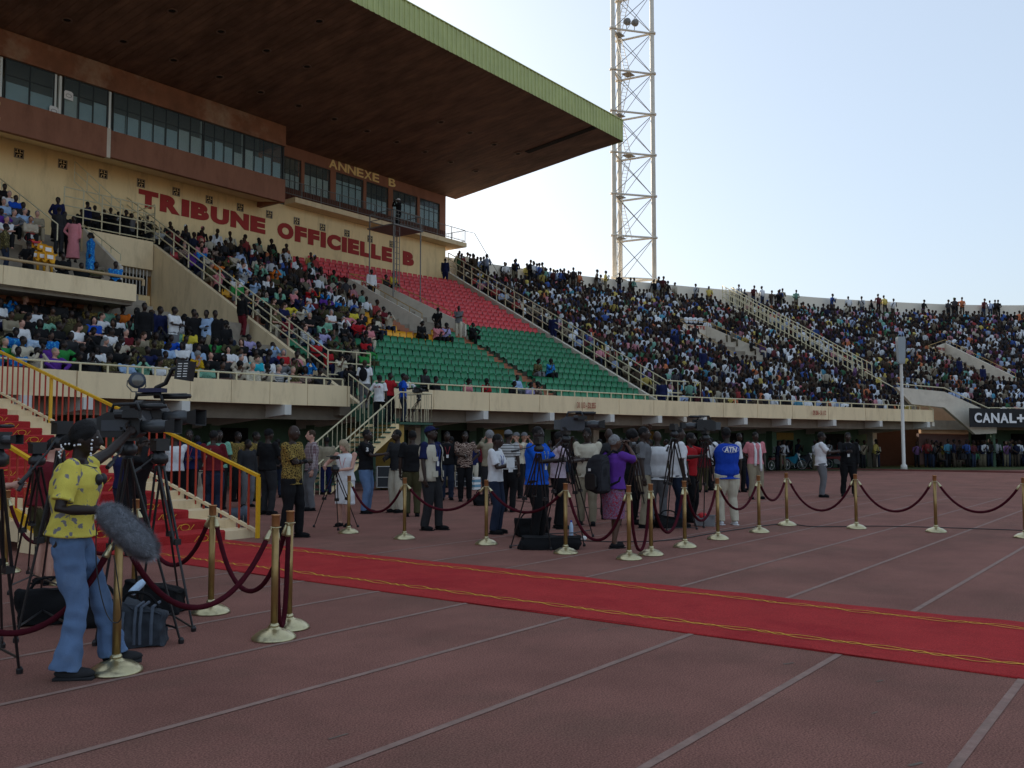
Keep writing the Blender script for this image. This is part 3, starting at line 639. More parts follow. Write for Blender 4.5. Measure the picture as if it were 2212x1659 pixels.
# banner
M_bann = mat('black_banner_cloth', (.012, .012, .013), .7, .2, 3); M_blet = mat('white_banner_print', (.75, .75, .75), .7, .02)
sb0, sb1 = min(np.arange(9.2, 11, .005), key=lambda m: abs(proj(SP(m, -.066, 3.1))[0]-2079)), 11.2
bn = thing('banner', 'black cloth banner printed CANAL+ hung on the parapet at the right edge', 'banner'); S = np.linspace(sb0, sb1, 12)
MB().rings([[tuple(SP(t, -.066-.001*(i % 2), 2.55)), tuple(SP(t, -.063, 2.55)), tuple(SP(t, -.063, 3.72)), tuple(SP(t, -.066-.001*(i % 2), 3.72))] for i, t in enumerate(S)]).build('cloth', M_bann, bn)
tl = {'C': .9, 'A': .95, 'N': .95, 'L': .75, '+': .8, ' ': .35}; tot = 0
seq = 'CANAL+ CANAL+'; arc = np.cumsum([0]+[np.linalg.norm(SP(S_+.01, 0)-SP(S_, 0)) for S_ in np.arange(sb0, sb1, .01)]); sg = np.arange(sb0, sb1+.01, .01)[:len(arc)]
pos = .35
for ch in seq:
    wd = tl[ch]*.86
    if pos+wd > arc[-1]: break
    if ch != ' ':
        s = np.interp(pos, arc, sg); s2 = np.interp(pos+wd, arc, sg); p = SP(s, -.0695, 0); q = SP(s2, -.0695, 0); a = math.atan2(q[1]-p[1], q[0]-p[0])
        me = text_mesh(ch, 1, .005, .035, fit=(wd*.86, .62 if ch != '+' else .5)); me.materials.append(M_blet)
        obj('letter', me, bn, loc=(p[0], p[1], 2.82+(.06 if ch == '+' else 0)), rz=a)
    pos += wd
# seat number ranges painted on the parapet
for txt, px in (('31 113 - 32 355', 1263), ('29 206 - 31 112', 1767)):
    s = s_at_px(px); p, q = SP(s-.03, -.0015, 0), SP(s+.03, -.0015, 0); a = math.atan2(q[1]-p[1], q[0]-p[0])
    me = text_mesh(txt, .3, .004, .008, fit=(1.15, .26)); me.materials.append(mat('faded_red_print', (.35, .1, .06), .8, .1)); obj('lettering', me, GS, loc=(p[0]-.3, p[1]-.005, 3.1), rz=a)
# ------------------------------------------------------------------ floodlight tower
def tower():
    zl = 72.; pts = []
    for px, z in ((1327.5, zl), (1340.5, zl*1.0325), (1413.5, zl*1.0131)):
        p = AT(px, 600, z); pts.append(Vector((p[0], p[1], 0)))
    t = thing('floodlight_tower', 'tall cream lattice floodlight tower standing behind the rim of the stand', 'floodlight tower', pts[0]); o = pts[0]
    P = [p-o for p in pts]; H = 52
    for p in P: MB().tube(p, p+Vector((0, 0, H)), .19, .17, n=10).build('leg', M_tw, t, smooth=True)
    z1 = PPh(1414, 222+10, AT(1413.5, 600, zl*1.0131)); step = 3.34; zb = 14.5
    hs = [zb+step*i for i in range(-4, 12)]
    for i, h in enumerate(hs):
        for a, b in ((0, 1), (1, 2), (2, 0)):
            MB().tube(P[a]+Vector((0, 0, h)), P[b]+Vector((0, 0, h)), .085, n=7).build('brace', M_tw, t)
        for p in P: MB().lathe([(.3, -.06), (.3, .06)], tuple(p+Vector((0, 0, h))), 10).build('flange', M_tw, t)
        if i < len(hs)-1:
            b = MB()
            for a, c in ((0, 2), (2, 0), (1, 2), (2, 1), (0, 1)): b.tube(P[a]+Vector((0, 0, h)), P[c]+Vector((0, 0, h+step)), .028, n=4)
            b.build('tie_rod', M_grey, t)
            # ladder
            c0 = P[0].lerp(P[1], .6); c1 = P[2].lerp(P[1], .42).lerp(P[0], .25)
            A = c0.lerp(c1, .12)+Vector((0, 0, h)); B = c0.lerp(c1, .75)+Vector((0, 0, h+step))
            if i % 2: A, B = c0.lerp(c1, .75)+Vector((0, 0, h)), c0.lerp(c1, .12)+Vector((0, 0, h+step))
            if i == 4: A, B = c0.lerp(c1, .1)+Vector((0, 0, h)), c0.lerp(c1, .12)+Vector((0, 0, h+step))
            sd_ = Vector((.5, -.35, 0)).normalized()*.22; l = MB()
            l.tube(A-sd_, B-sd_, .03, n=5); l.tube(A+sd_, B+sd_, .03, n=5)
            for k in range(1, 12): l.tube(A.lerp(B, k/12)-sd_, A.lerp(B, k/12)+sd_, .018, n=4)
            l.build('ladder', M_tw, t)
            MB().box(tuple(B+Vector((0, 0, .05))), (.9, .7, .06)).build('landing', M_grey, t)
    for dx in (.35, .55):
        q = P[0].lerp(P[2], dx)+Vector((0, 0, hs[10]+.1)); fl_ = MB().tube(q, q+Vector((0, 0, .3)), .03).build('lamp_stem', M_grey, t)
        MB().lathe([(.05, -.25), (.2, -.2), (.3, .1), (.3, .18)], n=14, M=Matrix.Rotation(1.2, 3, 'Y')).build('lamp_head', M_grey, t).location = q+Vector((0, 0, .6))
    return t
M_tw = mat('tower_paint', (.56, .53, .46), .6, .12, 2)
PPh = lambda x, y, p: p[2]
tower()
# pale street-lamp like pole on the bend
q = AT(1951, 950, 53.); q[2] = 0; lp = thing('lamp_pole', 'tall white pole with a long grey boxed head standing on the grass verge', 'lamp pole', tuple(q)); hh = 7.0
MB().lathe([(.2, 0), (.17, .3), (.1, .35), (.085, 6.2), (.08, hh)], n=14).build('pole', M_white, lp, smooth=True)
b = MB(); b.rings([[(-.155*s_, -.12*s_, z), (.155*s_, -.12*s_, z), (.155*s_, .12*s_, z), (-.155*s_, .12*s_, z)] for z, s_ in ((6.15, 1.0), (6.3, 1.2), (7.5, 1.45), (7.72, 1.35))]); b.build('lamp_head', mat('pale_grey_box', (.3, .34, .36), .6, .05), lp).rotation_euler = (0, 0, YAW-math.pi/2)
# ------------------------------------------------------------------ camera scaffold in the stand
sS, kS = surf_inv(848, 640, 0.)
sc_ = thing('camera_scaffold', 'tall thin steel scaffold platform standing on the red seats below the lettering', 'scaffold', tuple(SP(sS, frac(kS), fl(kS))))
o = Vector(sc_.location); ztop = PY(845, 500, o.y)[2]-o.z; L = [Vector((-1.0, -1.3, -.3)), Vector((1.1, -1.3, -.3)), Vector((1.1, .5, -.3)), Vector((-1.0, .5, -.3))]
for v in L: MB().tube(v, (v.x, v.y, ztop+.8), .035, n=6).build('leg', M_grey, sc_)
MB().box((.05, -.4, ztop), (2.3, 2.0, .07)).build('deck', M_grey, sc_)
for zz in (.4, .8):
    for i in range(4): a, b_ = L[i], L[(i+1) % 4]; MB().tube((a.x, a.y, ztop+zz), (b_.x, b_.y, ztop+zz), .025, n=5).build('guard_rail', M_grey, sc_)
for i in range(9): MB().tube((-.9+i*.24, -1.3, ztop), (-.9+i*.24, -1.3, ztop+.8), .012, n=4).build('guard_bar', M_grey, sc_)
b = MB(); b.tube((-.55, -1.3, 0), (-.55, -1.3, ztop), .02, n=5); b.tube((-.9, -1.3, 0), (-.9, -1.3, ztop), .02, n=5)
for i in range(14): b.tube((-.9, -1.3, .3*i+.3), (-.55, -1.3, .3*i+.3), .015, n=4)
b.build('ladder', M_grey, sc_)
# ------------------------------------------------------------------ red carpet
def carpet_mat(axis_scale=1., stair=False):
    m = mat('red_carpet_stair' if stair else 'red_carpet', (.41, .034, .034), .93, .12, 2.5, .6, 220, spec=.1, stain=(.30, .014, .022), stain_s=.9, stain_a=.8, fine=.35); return m
M_carp = carpet_mat(); M_gold = mat('gold_carpet_weave', (.66, .34, .05), .9, .2, 30, .4, 200, spec=.1, stain=(.42, .1, .03), stain_s=45, stain_a=.2); M_pink = mat('pink_carpet_thread', (.46, .06, .06), .9, .1, 10)
CX0, CX1 = 7.22, 9.40
cb = MB(); NY, NX = 190, 16; vs_ = []; rc = random.Random(11)
for i in range(NY+1):
    y = -4+17.3*i/NY
    for j in range(NX+1):
        x = CX0+(CX1-CX0)*j/NX+(.014*math.sin(y*1.9)+.008*math.sin(y*5.3) if j in (0, NX) else 0)
        z = .018+.010*noise.noise(Vector((x*1.2, y*1.6, 0)))+(.006*noise.noise(Vector((x*5, y*5, 3))) if 0 < j < NX else -.006)
        vs_.append((x, y, z))
cb.add(vs_, [(i*(NX+1)+j, i*(NX+1)+j+1, (i+1)*(NX+1)+j+1, (i+1)*(NX+1)+j) for i in range(NY) for j in range(NX)])
cb.add([(CX0-.012, -4, .001), (CX0+.02, -4, .001), (CX0+.02, 13, .001), (CX0-.012, 13, .001), (CX0-.002, -4, .013), (CX0+.02, -4, .013), (CX0+.02, 13, .013), (CX0-.002, 13, .013)], [(0, 1, 2, 3), (4, 5, 6, 7), (0, 3, 7, 4)])
CP = thing('red_carpet', 'long red carpet with gold interlaced borders laid across the running track', 'carpet', (8.3, 0, 0)); co_ = Vector(CP.location)
o = cb.build('carpet_runner', M_carp, CP, smooth=True); o.location = -co_
def ribbon(pts, w_, z): 
    b = []; f = []
    for i, p in enumerate(pts):
        a = Vector(pts[min(i+1, len(pts)-1)])-Vector(pts[max(i-1, 0)]); n = Vector((-a.y, a.x, 0)).normalized()*w_/2
        b += [(p[0]-n.x, p[1]-n.y, p[2] if len(p) > 2 else z), (p[0]+n.x, p[1]+n.y, p[2] if len(p) > 2 else z)]
        if i: f.append((2*i-2, 2*i-1, 2*i+1, 2*i))
    return b, f
g = MB(); g2 = MB()
for xc in (CX0+.36, CX1-.36):
    for ph in (0, 1):
        pts = []
        for i in range(700):
            y = -4+17*i/700; t = (y % .62)/.62
            a = .05*math.sin(math.pi*t) if t < .62/.62 else 0
            # long lens then two small knots
            t2 = (y % .62); r_ = .055*math.sin(math.pi*t2/.38) if t2 < .38 else .03*math.sin(math.pi*(t2-.38)/.12)
            x = xc+(r_ if ph else -r_)
            zz = .018+.010*noise.noise(Vector((x*1.2, y*1.6, 0)))+.006*noise.noise(Vector((x*5, y*5, 3)))+.005
            pts.append((x, y, zz))
        g.add(*ribbon(pts, .019, 0))
    for dx in (-.09, .09):
        pts = [(xc+dx, -4+17*i/300, .028+.010*noise.noise(Vector(((xc+dx)*1.2, (-4+17*i/300)*1.6, 0)))) for i in range(300)]; g2.add(*ribbon(pts, .006, 0))
g.build('gold_border', M_gold, CP).location = -co_; g2.build('border_thread', M_pink, CP).location = -co_
# ------------------------------------------------------------------ red carpeted steps with red and yellow railings
RS = thing('red_stairs', 'broad red carpeted steps with red bars and yellow handrails up to the stand', 'stairs', (8.3, 13, 0)); ro_ = Vector(RS.location)
NS, RI, RU = 18, .145, .52; M_yel = mat('yellow_rail_paint', (.72, .40, .012), .45, .08, 6, spec=.5); M_redb = mat('red_bar_paint', (.42, .045, .02), .5, .1, 6)
for i in range(NS):
    y0 = 13.0+i*RU; MB().b2((6.55, y0, 0 if i < 2 else RI*(i-1)), (9.98, y0+RU*(1 if i < NS-1 else 5)+.03, RI*(i+1))).build('step', M_cream, RS).location = -ro_
    b = MB(); z = RI*(i+1)
    b.rings([[(x, y0-.035+.004*math.sin(x*9+i), RI*i+(.008 if i else .018)), (x, y0-.018, RI*i+.008), (x, y0-.006, z-.01), (x, y0+.02, z+.006), (x, y0+RU, z+.006), (x, y0+RU, z+.026), (x, y0-.01, z+.026), (x, y0-.04+.004*math.sin(x*7+i*2), z+.004)] for x in np.linspace(7.1, 9.36, 10)])
    b.build('stair_carpet', M_carp, RS, smooth=False).location = -ro_
    for xc in (7.5, 8.95):
        b = MB(); r_ = .055; y_ = y0-.047
        b.path([Vector((xc+r_*1.5*math.cos(t), y_, RI*i+.072+r_*math.sin(t)*.95)) for t in np.linspace(0, 2*math.pi, 13)], .007, 4, closed_ends=False)
        b.path([Vector((xc-.17, y_, RI*i+.03)), Vector((xc-.1, y_, RI*i+.11)), Vector((xc, y_, RI*i+.12))], .006, 4); b.path([Vector((xc+.17, y_, RI*i+.11)), Vector((xc+.1, y_, RI*i+.03)), Vector((xc, y_, RI*i+.024))], .006, 4)
        b.build('gold_motif', M_gold, RS).location = -ro_
SLP = RI/RU
for X_, nm in ((9.87, 'r'), (6.62, 'l')):
    f = lambda y: max(0, (y-12.78))*SLP
    rl = MB().bar((X_, 12.78, 1.05+f(12.78)), (X_, 24.0, 1.05+f(24)), .06, .05).build('handrail', M_yel, RS); rl.location = -ro_
    rl = MB().bar((X_, 12.78, .1+f(12.78)+.02), (X_, 24.0, .1+f(24)+.02), .05, .05 if nm == 'r' else .16).build('bottom_rail', M_cream if nm == 'r' else M_yel, RS); rl.location = -ro_
    for j in range(44):
        y = 12.78+j*.255; big = j % 14 == 0
        b = MB().box((0, 0, .52), (.055 if big else .026, .055 if big else .026, 1.02)); o = b.build('post' if big else 'baluster', M_yel if big else M_redb, RS)
        o.location = Vector((X_, y, f(y) + (0 if j else -.0)))-ro_
# ------------------------------------------------------------------ cream press stair in front of the passage
PS = thing('press_stair', 'cream railed stair with green treads climbing to the gap in the parapet', 'stairs', (19.3, 22.4, 0)); po = Vector(PS.location)
M_gtr = mat('green_tread_paint', (.035, .09, .055), .7, .2, 4)
def pb(a, b, m, name): o = MB().b2(a, b).build(name, m, PS); o.location = -po; return o
NSt = 14; rs, rn = 2.3/NSt, 3.3/NSt
for i in range(NSt-1): pb((19.3+i*rn, 21.75, rs*(i+1)-.05), (19.3+(i+1)*rn+.03, 23.05, rs*(i+1)), M_gtr, 'tread')
pb((22.6, 21.75, 2.22), (24.25, 23.1, 2.3), M_gtr, 'landing')
for y in (21.8, 22.98): MB().prism([(19.3, y, 0), (19.55, y, 0), (22.6, y, 2.0), (22.6, y, 2.24), (22.35, y, 2.24)], (0, .06, 0)).build('stringer', M_creamy, PS).location = -po
pb((22.7, 21.9, 0), (22.95, 23.0, 2.22), M_yell, 'support_wall'); pb((24.0, 21.9, 0), (24.2, 22.1, 2.22), M_greenw, 'support_post')
for i in range(4): pb((22.62, 23.1+i*.27, 2.3+.17*i-.3), (24.0, 23.1+(i+1)*.27+.02, 2.3+.17*(i+1)), M_gtr, 'tread')
def prail(P, n, base):
    P = [Vector(p) for p in P]; o = MB().path(P, .026, 6).build('handrail', M_railc, PS); o.location = -po
    for i in range(n+1):
        t = i/n*(len(P)-1); j = min(int(t), len(P)-2); p = P[j].lerp(P[j+1], t-j); o = MB().tube(p-Vector((0, 0, 1.0)), p, .012, n=5).build('baluster', M_railc, PS); o.location = -po
prail([(18.9, 21.77, .85), (22.6, 21.77, 3.32)], 18, 0); prail([(22.6, 21.77, 3.32), (24.2, 21.77, 3.32)], 9, 0); prail([(24.2, 21.77, 3.32), (24.2, 23.0, 3.32)], 5, 0)
prail([(18.9, 23.05, .85), (22.6, 23.05, 3.32)], 18, 0); prail([(22.6, 23.05, 3.32), (22.6, 24.3, 4.05)], 5, 0)
# ------------------------------------------------------------------ stadium seats
MS = {'green': mat('green_seat_plastic', (.02, .19, .085), .45, .2, 1.6, spec=.45, coord='World', stain=(.12, .2, .12), stain_s=2.2, stain_a=.35), 'red': mat('red_seat_plastic', (.6, .055, .065), .45, .2, 1.6, spec=.45, coord='World', stain=(.55, .14, .12), stain_s=2.2, stain_a=.4), 'yellow': mat('yellow_seat_plastic', (.75, .36, .015), .45, .2, 1.6, spec=.45)}
def seat_mb():
    b = MB(); w_ = .18
    prof = [(-.21, .27), (-.18, .335), (.04, .315), (.115, .36), (.15, .5), (.165, .64), (.15, .66)]
    ws = [.15, .175, .18, .175, .18, .16, .12]; n = len(prof); V = []; 
    for (y, z), wd in zip(prof, ws):
        for x, dz, dy in ((-1, .035, -.03), (-.6, 0, 0), (.6, 0, 0), (1, .035, -.03)): V.append((x*wd, y+dy*(1 if z > .34 else 0), z+dz*(1 if z < .345 else 0)))
    k = len(V); V2 = [(x, y+.02, z-.018) for x, y, z in V]
    f = [(i*4+j, i*4+j+1, (i+1)*4+j+1, (i+1)*4+j) for i in range(n-1) for j in range(3)]
    b.add(V, f); b.add(V2, [q[::-1] for q in f]); b.b2((-.03, -.05, .0), (.03, .03, .32)); return b
SEATB = seat_mb(); SEATM = {c: SEATB.mesh('stadium_seat', MS[c], True) for c in MS}
ORD = ['front', 'second', 'third', 'fourth', 'fifth', 'sixth', 'seventh', 'eighth', 'ninth', 'tenth', 'eleventh', 'twelfth', 'thirteenth', 'fourteenth', 'fifteenth', 'sixteenth', 'seventeenth', 'eighteenth', 'nineteenth', 'twentieth', 'twenty-first', 'twenty-second', 'twenty-third', 'twenty-fourth', 'twenty-fifth', 'twenty-sixth', 'twenty-seventh']
def ordn(n):
    if n < len(ORD): return ORD[n] if n else 'first'
    n += 1; return f"{n}{'th' if 10 <= n % 100 <= 20 else {1: 'st', 2: 'nd', 3: 'rd'}.get(n % 10, 'th')}"
def occ_boundary(y):
    return float(np.interp(y, [500, 525, 560, 600, 628, 655, 680, 705, 740, 800, 840], [520, 580, 655, 735, 765, 795, 830, 845, 805, 800, 770]))
SEATS = []      # (depth, colour, k, idx, pos, rz, s)
CROWD_MID = []
rs_ = random.Random(21)
for k in range(NR):
    j = 0
    for s, p, t, n in row_pts(k, SA+.06, SB-.03, .40):
        px, py, z = proj(p+np.array([0, 0, .6])); j += 1
        if k > 24 or p[1] > WY-.35 or in_vom(s, k, .02): continue
        if abs(s-sAis) < .045 and k < 13: continue
        if V1[0]-.2 < s < V1[0]-.02 and V1[2]-3 < k < V1[3]+2: continue
        left = s < (V1[0] if k < V1[2] else V1[4])+.05; col = 'green' if k < 13 else 'red'
        if left: col = 'green' if k < 9 else ('yellow' if k < 17 else 'red')
        a = math.atan2(t[1], t[0]); B = occ_boundary(py); item = (z, col, k, j, p, a, s)
        if px < B and (k > 3 or px < 800) and rs_.random() < (.90 if px < B-40 else .6):
            CROWD_MID.append(item)
        else: SEATS.append(item)
vis = [q for q in SEATS]; vis.sort(key=lambda q: q[0])
cnt = {}
for q in vis[:300]:
    z, col, k, j, p, a, s = q
    key = (k, s > sAis); SRow = [v for v in SEATS if v[2] == k and (v[6] > sAis) == (s > sAis)]
    if s > sAis: r_ = sorted(SRow, key=lambda v: v[6]); nth = [v[3] for v in r_].index(j); side = 'right'
    else: r_ = sorted(SRow, key=lambda v: -v[6]); nth = [v[3] for v in r_].index(j); side = 'left'
    lab = f'empty {col} plastic seat in the {ORD[k]} row, {ordn(nth)} {side} of the brown aisle steps'
    o = obj('stadium_seat', SEATM[col], loc=tuple(p), rz=a, label=lab, cat='seat', group=f'{col} plastic seats in rows')
V0 = np.array(SEATB.v); F0 = SEATB.f
def bulk(items, V0, F0, name, material, **kw):
    nv = len(V0); V = np.empty((len(items)*nv, 3)); 
    for i, (p, a) in enumerate(items):
        c, s = math.cos(a), math.sin(a); V[i*nv:(i+1)*nv, 0] = V0[:, 0]*c-V0[:, 1]*s+p[0]; V[i*nv:(i+1)*nv, 1] = V0[:, 0]*s+V0[:, 1]*c+p[1]; V[i*nv:(i+1)*nv, 2] = V0[:, 2]+p[2]
    F = [tuple(x+i*nv for x in f) for i in range(len(items)) for f in F0]
    me = bpy.data.meshes.new(name); me.from_pydata(V.tolist(), [], F); me.materials.append(material); me.polygons.foreach_set('use_smooth', [True]*len(me.polygons)); return obj(name, me, **kw)
for c in MS:
    it = [(q[4], q[5]) for q in vis[300:] if q[1] == c]
    if it: bulk(it, V0, F0, f'{c}_seats', MS[c], kind='stuff', label=f'rows of empty {c} plastic seats higher in the stand', cat='seats')
# ------------------------------------------------------------------ people
JOBS = []
def job(o, voxel, smooth=1, extra=None, disp=None):
    m = o.modifiers.new('r', 'REMESH'); m.mode = 'VOXEL'; m.voxel_size = voxel; m.use_smooth_shade = True
    if smooth: s = o.modifiers.new('s', 'SMOOTH'); s.factor = .5; s.iterations = smooth
    JOBS.append((o, extra, disp))
def flush():
    global JOBS
    bpy.context.view_layer.update(); dg = bpy.context.evaluated_depsgraph_get(); dg.update()
    res = []
    for o, ex, dp in JOBS: res.append(bpy.data.meshes.new_from_object(o.evaluated_get(dg)))
    for (o, ex, dp), me in zip(JOBS, res):
        old = o.data; nm = old.name; users = [x for x in bpy.data.objects if x.data is old] if old.users > 1 else [o]
        if not me.materials:
            for mt in old.materials: me.materials.append(mt)
        if dp:
            n = len(me.vertices); co = np.empty(n*3, np.float32); me.vertices.foreach_get('co', co); co = co.reshape(-1, 3)
            no = np.empty(n*3, np.float32); me.vertices.foreach_get('normal', no); no = no.reshape(-1, 3)
            a, f, sd = dp; d = np.zeros(n)
            rg = np.random.RandomState(sd)
            for q in range(7):
                w3 = rg.normal(size=3)*np.array([1, 1, .75]); w3 = w3/np.linalg.norm(w3)*f*rg.uniform(.5, 1.6); ph = rg.uniform(0, 6.28); w4 = rg.normal(size=3)*f*.35
                d += np.sin(co @ w3+ph+1.8*np.sin(co @ w4+ph*2))
            co += no*(d/7*a*2.2)[:, None].astype(np.float32); me.vertices.foreach_set('co', co.ravel())
        if ex is not None:
            em = ex.mesh('x', list(me.materials), True); bm = bmesh.new(); bm.from_mesh(me); bm.from_mesh(em); bm.to_mesh(me); bm.free(); bpy.data.meshes.remove(em)
        me.polygons.foreach_set('use_smooth', [True]*len(me.polygons)); me.name = nm
        for x in users: x.data = me; x.modifiers.clear()
        bpy.data.meshes.remove(old)
    JOBS = []
SK = {'dark': (.036, .02, .014), 'deep': (.022, .013, .010), 'brown': (.09, .045, .028), 'fair': (.5, .27, .2), 'tan': (.35, .18, .12)}
def skin(k): return mat('skin_'+k, SK[k], .5, .1, 9, .1, 90, spec=.35)
HAIRC = {'black': (.008, .007, .007), 'blonde': (.33, .26, .17), 'grey': (.2, .2, .2), 'brown': (.045, .025, .014), 'red': (.2, .07, .025)}
def hairm(k): return mat('hair_'+k, HAIRC[k], .65, .3, 30, .7, 120, spec=.2)
def cloth(name, col, pat=None, c2=(0, 0, 0), sc=10., c3=None):
    nm = 'cloth_'+name
    if nm in MATS: return MATS[nm]
    m = mat(nm, col, .88, .1, 7, .35, 140, spec=.15)
    if pat:
        nt = m.node_tree; N = nt.nodes; L = nt.links; b = shade(m); tc = next(n for n in N if n.type == 'TEX_COORD')
        src = b.inputs['Base Color'].links[0].from_socket if b.inputs['Base Color'].links else None
        mx = N.new('ShaderNodeMixRGB'); mx.inputs[2].default_value = tuple(c2)+(1,); L.new(src, mx.inputs[1])
        def ramp(sock, a, b_, inv=False):
            r = N.new('ShaderNodeValToRGB'); r.color_ramp.elements[0].position = a; r.color_ramp.elements[1].position = b_
            if inv: r.color_ramp.elements[0].color = (1, 1, 1, 1); r.color_ramp.elements[1].color = (0, 0, 0, 1)
            L.new(sock, r.inputs[0]); return r.outputs[0]
        if pat in ('dots', 'batik'):
            v = N.new('ShaderNodeTexVoronoi'); v.inputs['Scale'].default_value = sc; L.new(tc.outputs['Object'], v.inputs[0])
            if pat == 'dots': L.new(ramp(v.outputs['Distance'], .25, .33, True), mx.inputs[0])
            else:
                v.feature = 'DISTANCE_TO_EDGE'; L.new(ramp(v.outputs['Distance'], .06, .14, True), mx.inputs[0])
        elif pat == 'splotch':
            v = N.new('ShaderNodeTexNoise'); v.inputs['Scale'].default_value = sc; v.inputs['Detail'].default_value = 3; L.new(tc.outputs['Object'], v.inputs[0]); L.new(ramp(v.outputs[0], .575 if name.startswith('yellow') else .55, .60 if name.startswith('yellow') else .585), mx.inputs[0])
        elif pat in ('stripe', 'vstripe', 'swirl', 'plaid'):
            v = N.new('ShaderNodeTexWave'); v.inputs['Scale'].default_value = sc; v.bands_direction = 'Z' if pat in ('stripe', 'plaid', 'swirl') else 'Y'; L.new(tc.outputs['Object'], v.inputs[0])
            if pat == 'swirl': v.inputs['Distortion'].default_value = 14; v.inputs['Detail Scale'].default_value = 1.2
            o1 = ramp(v.outputs[0], .5, .62)
            if pat == 'plaid':
                v2 = N.new('ShaderNodeTexWave'); v2.inputs['Scale'].default_value = sc; v2.bands_direction = 'Y'; L.new(tc.outputs['Object'], v2.inputs[0]); o2 = ramp(v2.outputs[0], .5, .62)
                ad = N.new('ShaderNodeMixRGB'); ad.inputs[0].default_value = .5; L.new(o1, ad.inputs[1]); L.new(o2, ad.inputs[2]); o1 = ad.outputs[0]
            L.new(o1, mx.inputs[0])
        out = mx.outputs[0]
        if c3:
            v = N.new('ShaderNodeTexNoise'); v.inputs['Scale'].default_value = sc*.6; L.new(tc.outputs['Object'], v.inputs[0]); m3 = N.new('ShaderNodeMixRGB'); L.new(ramp(v.outputs[0], .56, .6), m3.inputs[0]); L.new(out, m3.inputs[1]); m3.inputs[2].default_value = tuple(c3)+(1,); out = m3.outputs[0]
        L.new(out, b.inputs['Base Color'])
    return m
CL = dict(white=cloth('white', (.66, .66, .66)), cream=cloth('cream', (.52, .47, .36)), black=cloth('black', (.010, .010, .011)), charcoal=cloth('charcoal', (.028, .028, .03)), grey=cloth('grey', (.14, .14, .145)),
    khaki=cloth('khaki', (.26, .22, .15)), olive=cloth('olive', (.06, .055, .025)), navy=cloth('navy', (.012, .016, .06)), blue=cloth('blue', (.01, .07, .42)), jeans=cloth('jeans', (.11, .18, .31), 'splotch', (.125, .198, .33), 5), darkjeans=cloth('darkjeans', (.02, .028, .05)),
    red=cloth('red', (.38, .015, .02)), maroon=cloth('maroon', (.12, .012, .018)), pink=cloth('pink', (.55, .2, .22)), purple=cloth('purple', (.10, .03, .24)), yellow=cloth('yellow', (.6, .48, .05)), orange=cloth('orange', (.55, .13, .015)),
    green=cloth('green', (.03, .22, .05)), mint=cloth('mint', (.18, .38, .27), 'dots', (.06, .2, .14), 30), cyan=cloth('cyan', (.02, .4, .5)), lightblue=cloth('light_blue', (.3, .42, .6)), lavender=cloth('lavender', (.34, .3, .5)),
    blueprint=cloth('blue_print', (.012, .13, .42), 'splotch', (.06, .35, .6), 16), batik=cloth('brown_batik', (.055, .035, .012), 'batik', (.33, .23, .06), 26), olivebatik=cloth('olive_batik', (.06, .05, .02), 'splotch', (.2, .17, .07), 24),
    swirl=cloth('brown_swirl', (.05, .022, .018), 'swirl', (.38, .28, .22), 7), plaid=cloth('red_plaid', (.42, .36, .36), 'plaid', (.09, .02, .03), 9), ystar=cloth('yellow_splotch', (.66, .56, .10), 'splotch', (.2, .19, .2), 14),
    sky=cloth('sky_boubou', (.36, .48, .62), 'splotch', (.55, .62, .7), 14), yblack=cloth('yellow_black', (.55, .33, .01), 'dots', (.02, .015, .01), 14), skirt=cloth('purple_dotted_skirt', (.19, .10, .17), 'dots', (.33, .25, .33), 60, c3=(.30, .03, .06)),
    stripe=cloth('grey_stripe', (.5, .5, .48), 'stripe', (.17, .17, .17), 5), redstripe=cloth('pink_stripe', (.6, .55, .58), 'stripe', (.25, .12, .2), 14), beige=cloth('beige', (.42, .36, .27)), bluevest=cloth('royal_blue', (.012, .05, .36)), bluepolo=cloth('bright_blue', (.008, .09, .5)))
def ik(a, t, l1, l2, pole):
    a, t = Vector(a), Vector(t); d = t-a; L = min(max(d.length, abs(l1-l2)+.01), (l1+l2)*.995); dn = d.normalized(); t = a+dn*L
    x = (l1*l1-l2*l2+L*L)/(2*L); h = math.sqrt(max(l1*l1-x*x, 0)); p = Vector(pole); p = p-dn*p.dot(dn)
    if p.length < 1e-5: p = dn.orthogonal()
    return a+dn*x+p.normalized()*h, t
ARM = {  # hand target (forward, outward(side), z) ; elbow pole (f, out, z)
    'down': ((.05, .25, .80), (-.5, .5, 0)), 'cross': ((.19, -.13, 1.17), (-.2, 1, -.7)), 'cam': ((.26, .05, 1.55), (.1, .7, -1)), 'hold': ((.33, .05, 1.12), (-.3, .6, -1)),
    'hips': ((.04, .17, 1.0), (-.4, 1, 0)), 'back': ((-.14, .06, .98), (-.3, 1, 0)), 'pocket': ((.08, .2, .9), (-.6, .7, 0)), 'up': ((.3, .2, 1.75), (.2, .8, -.5)), 'reach': ((.4, .06, 1.22), (0, .6, -1)),
    'notes': ((.3, .02, 1.2), (-.3, .6, -1)), 'chin': ((.16, .02, 1.47), (.3, .4, -1)), 'point': ((.62, .1, 1.4), (0, .5, -1))}
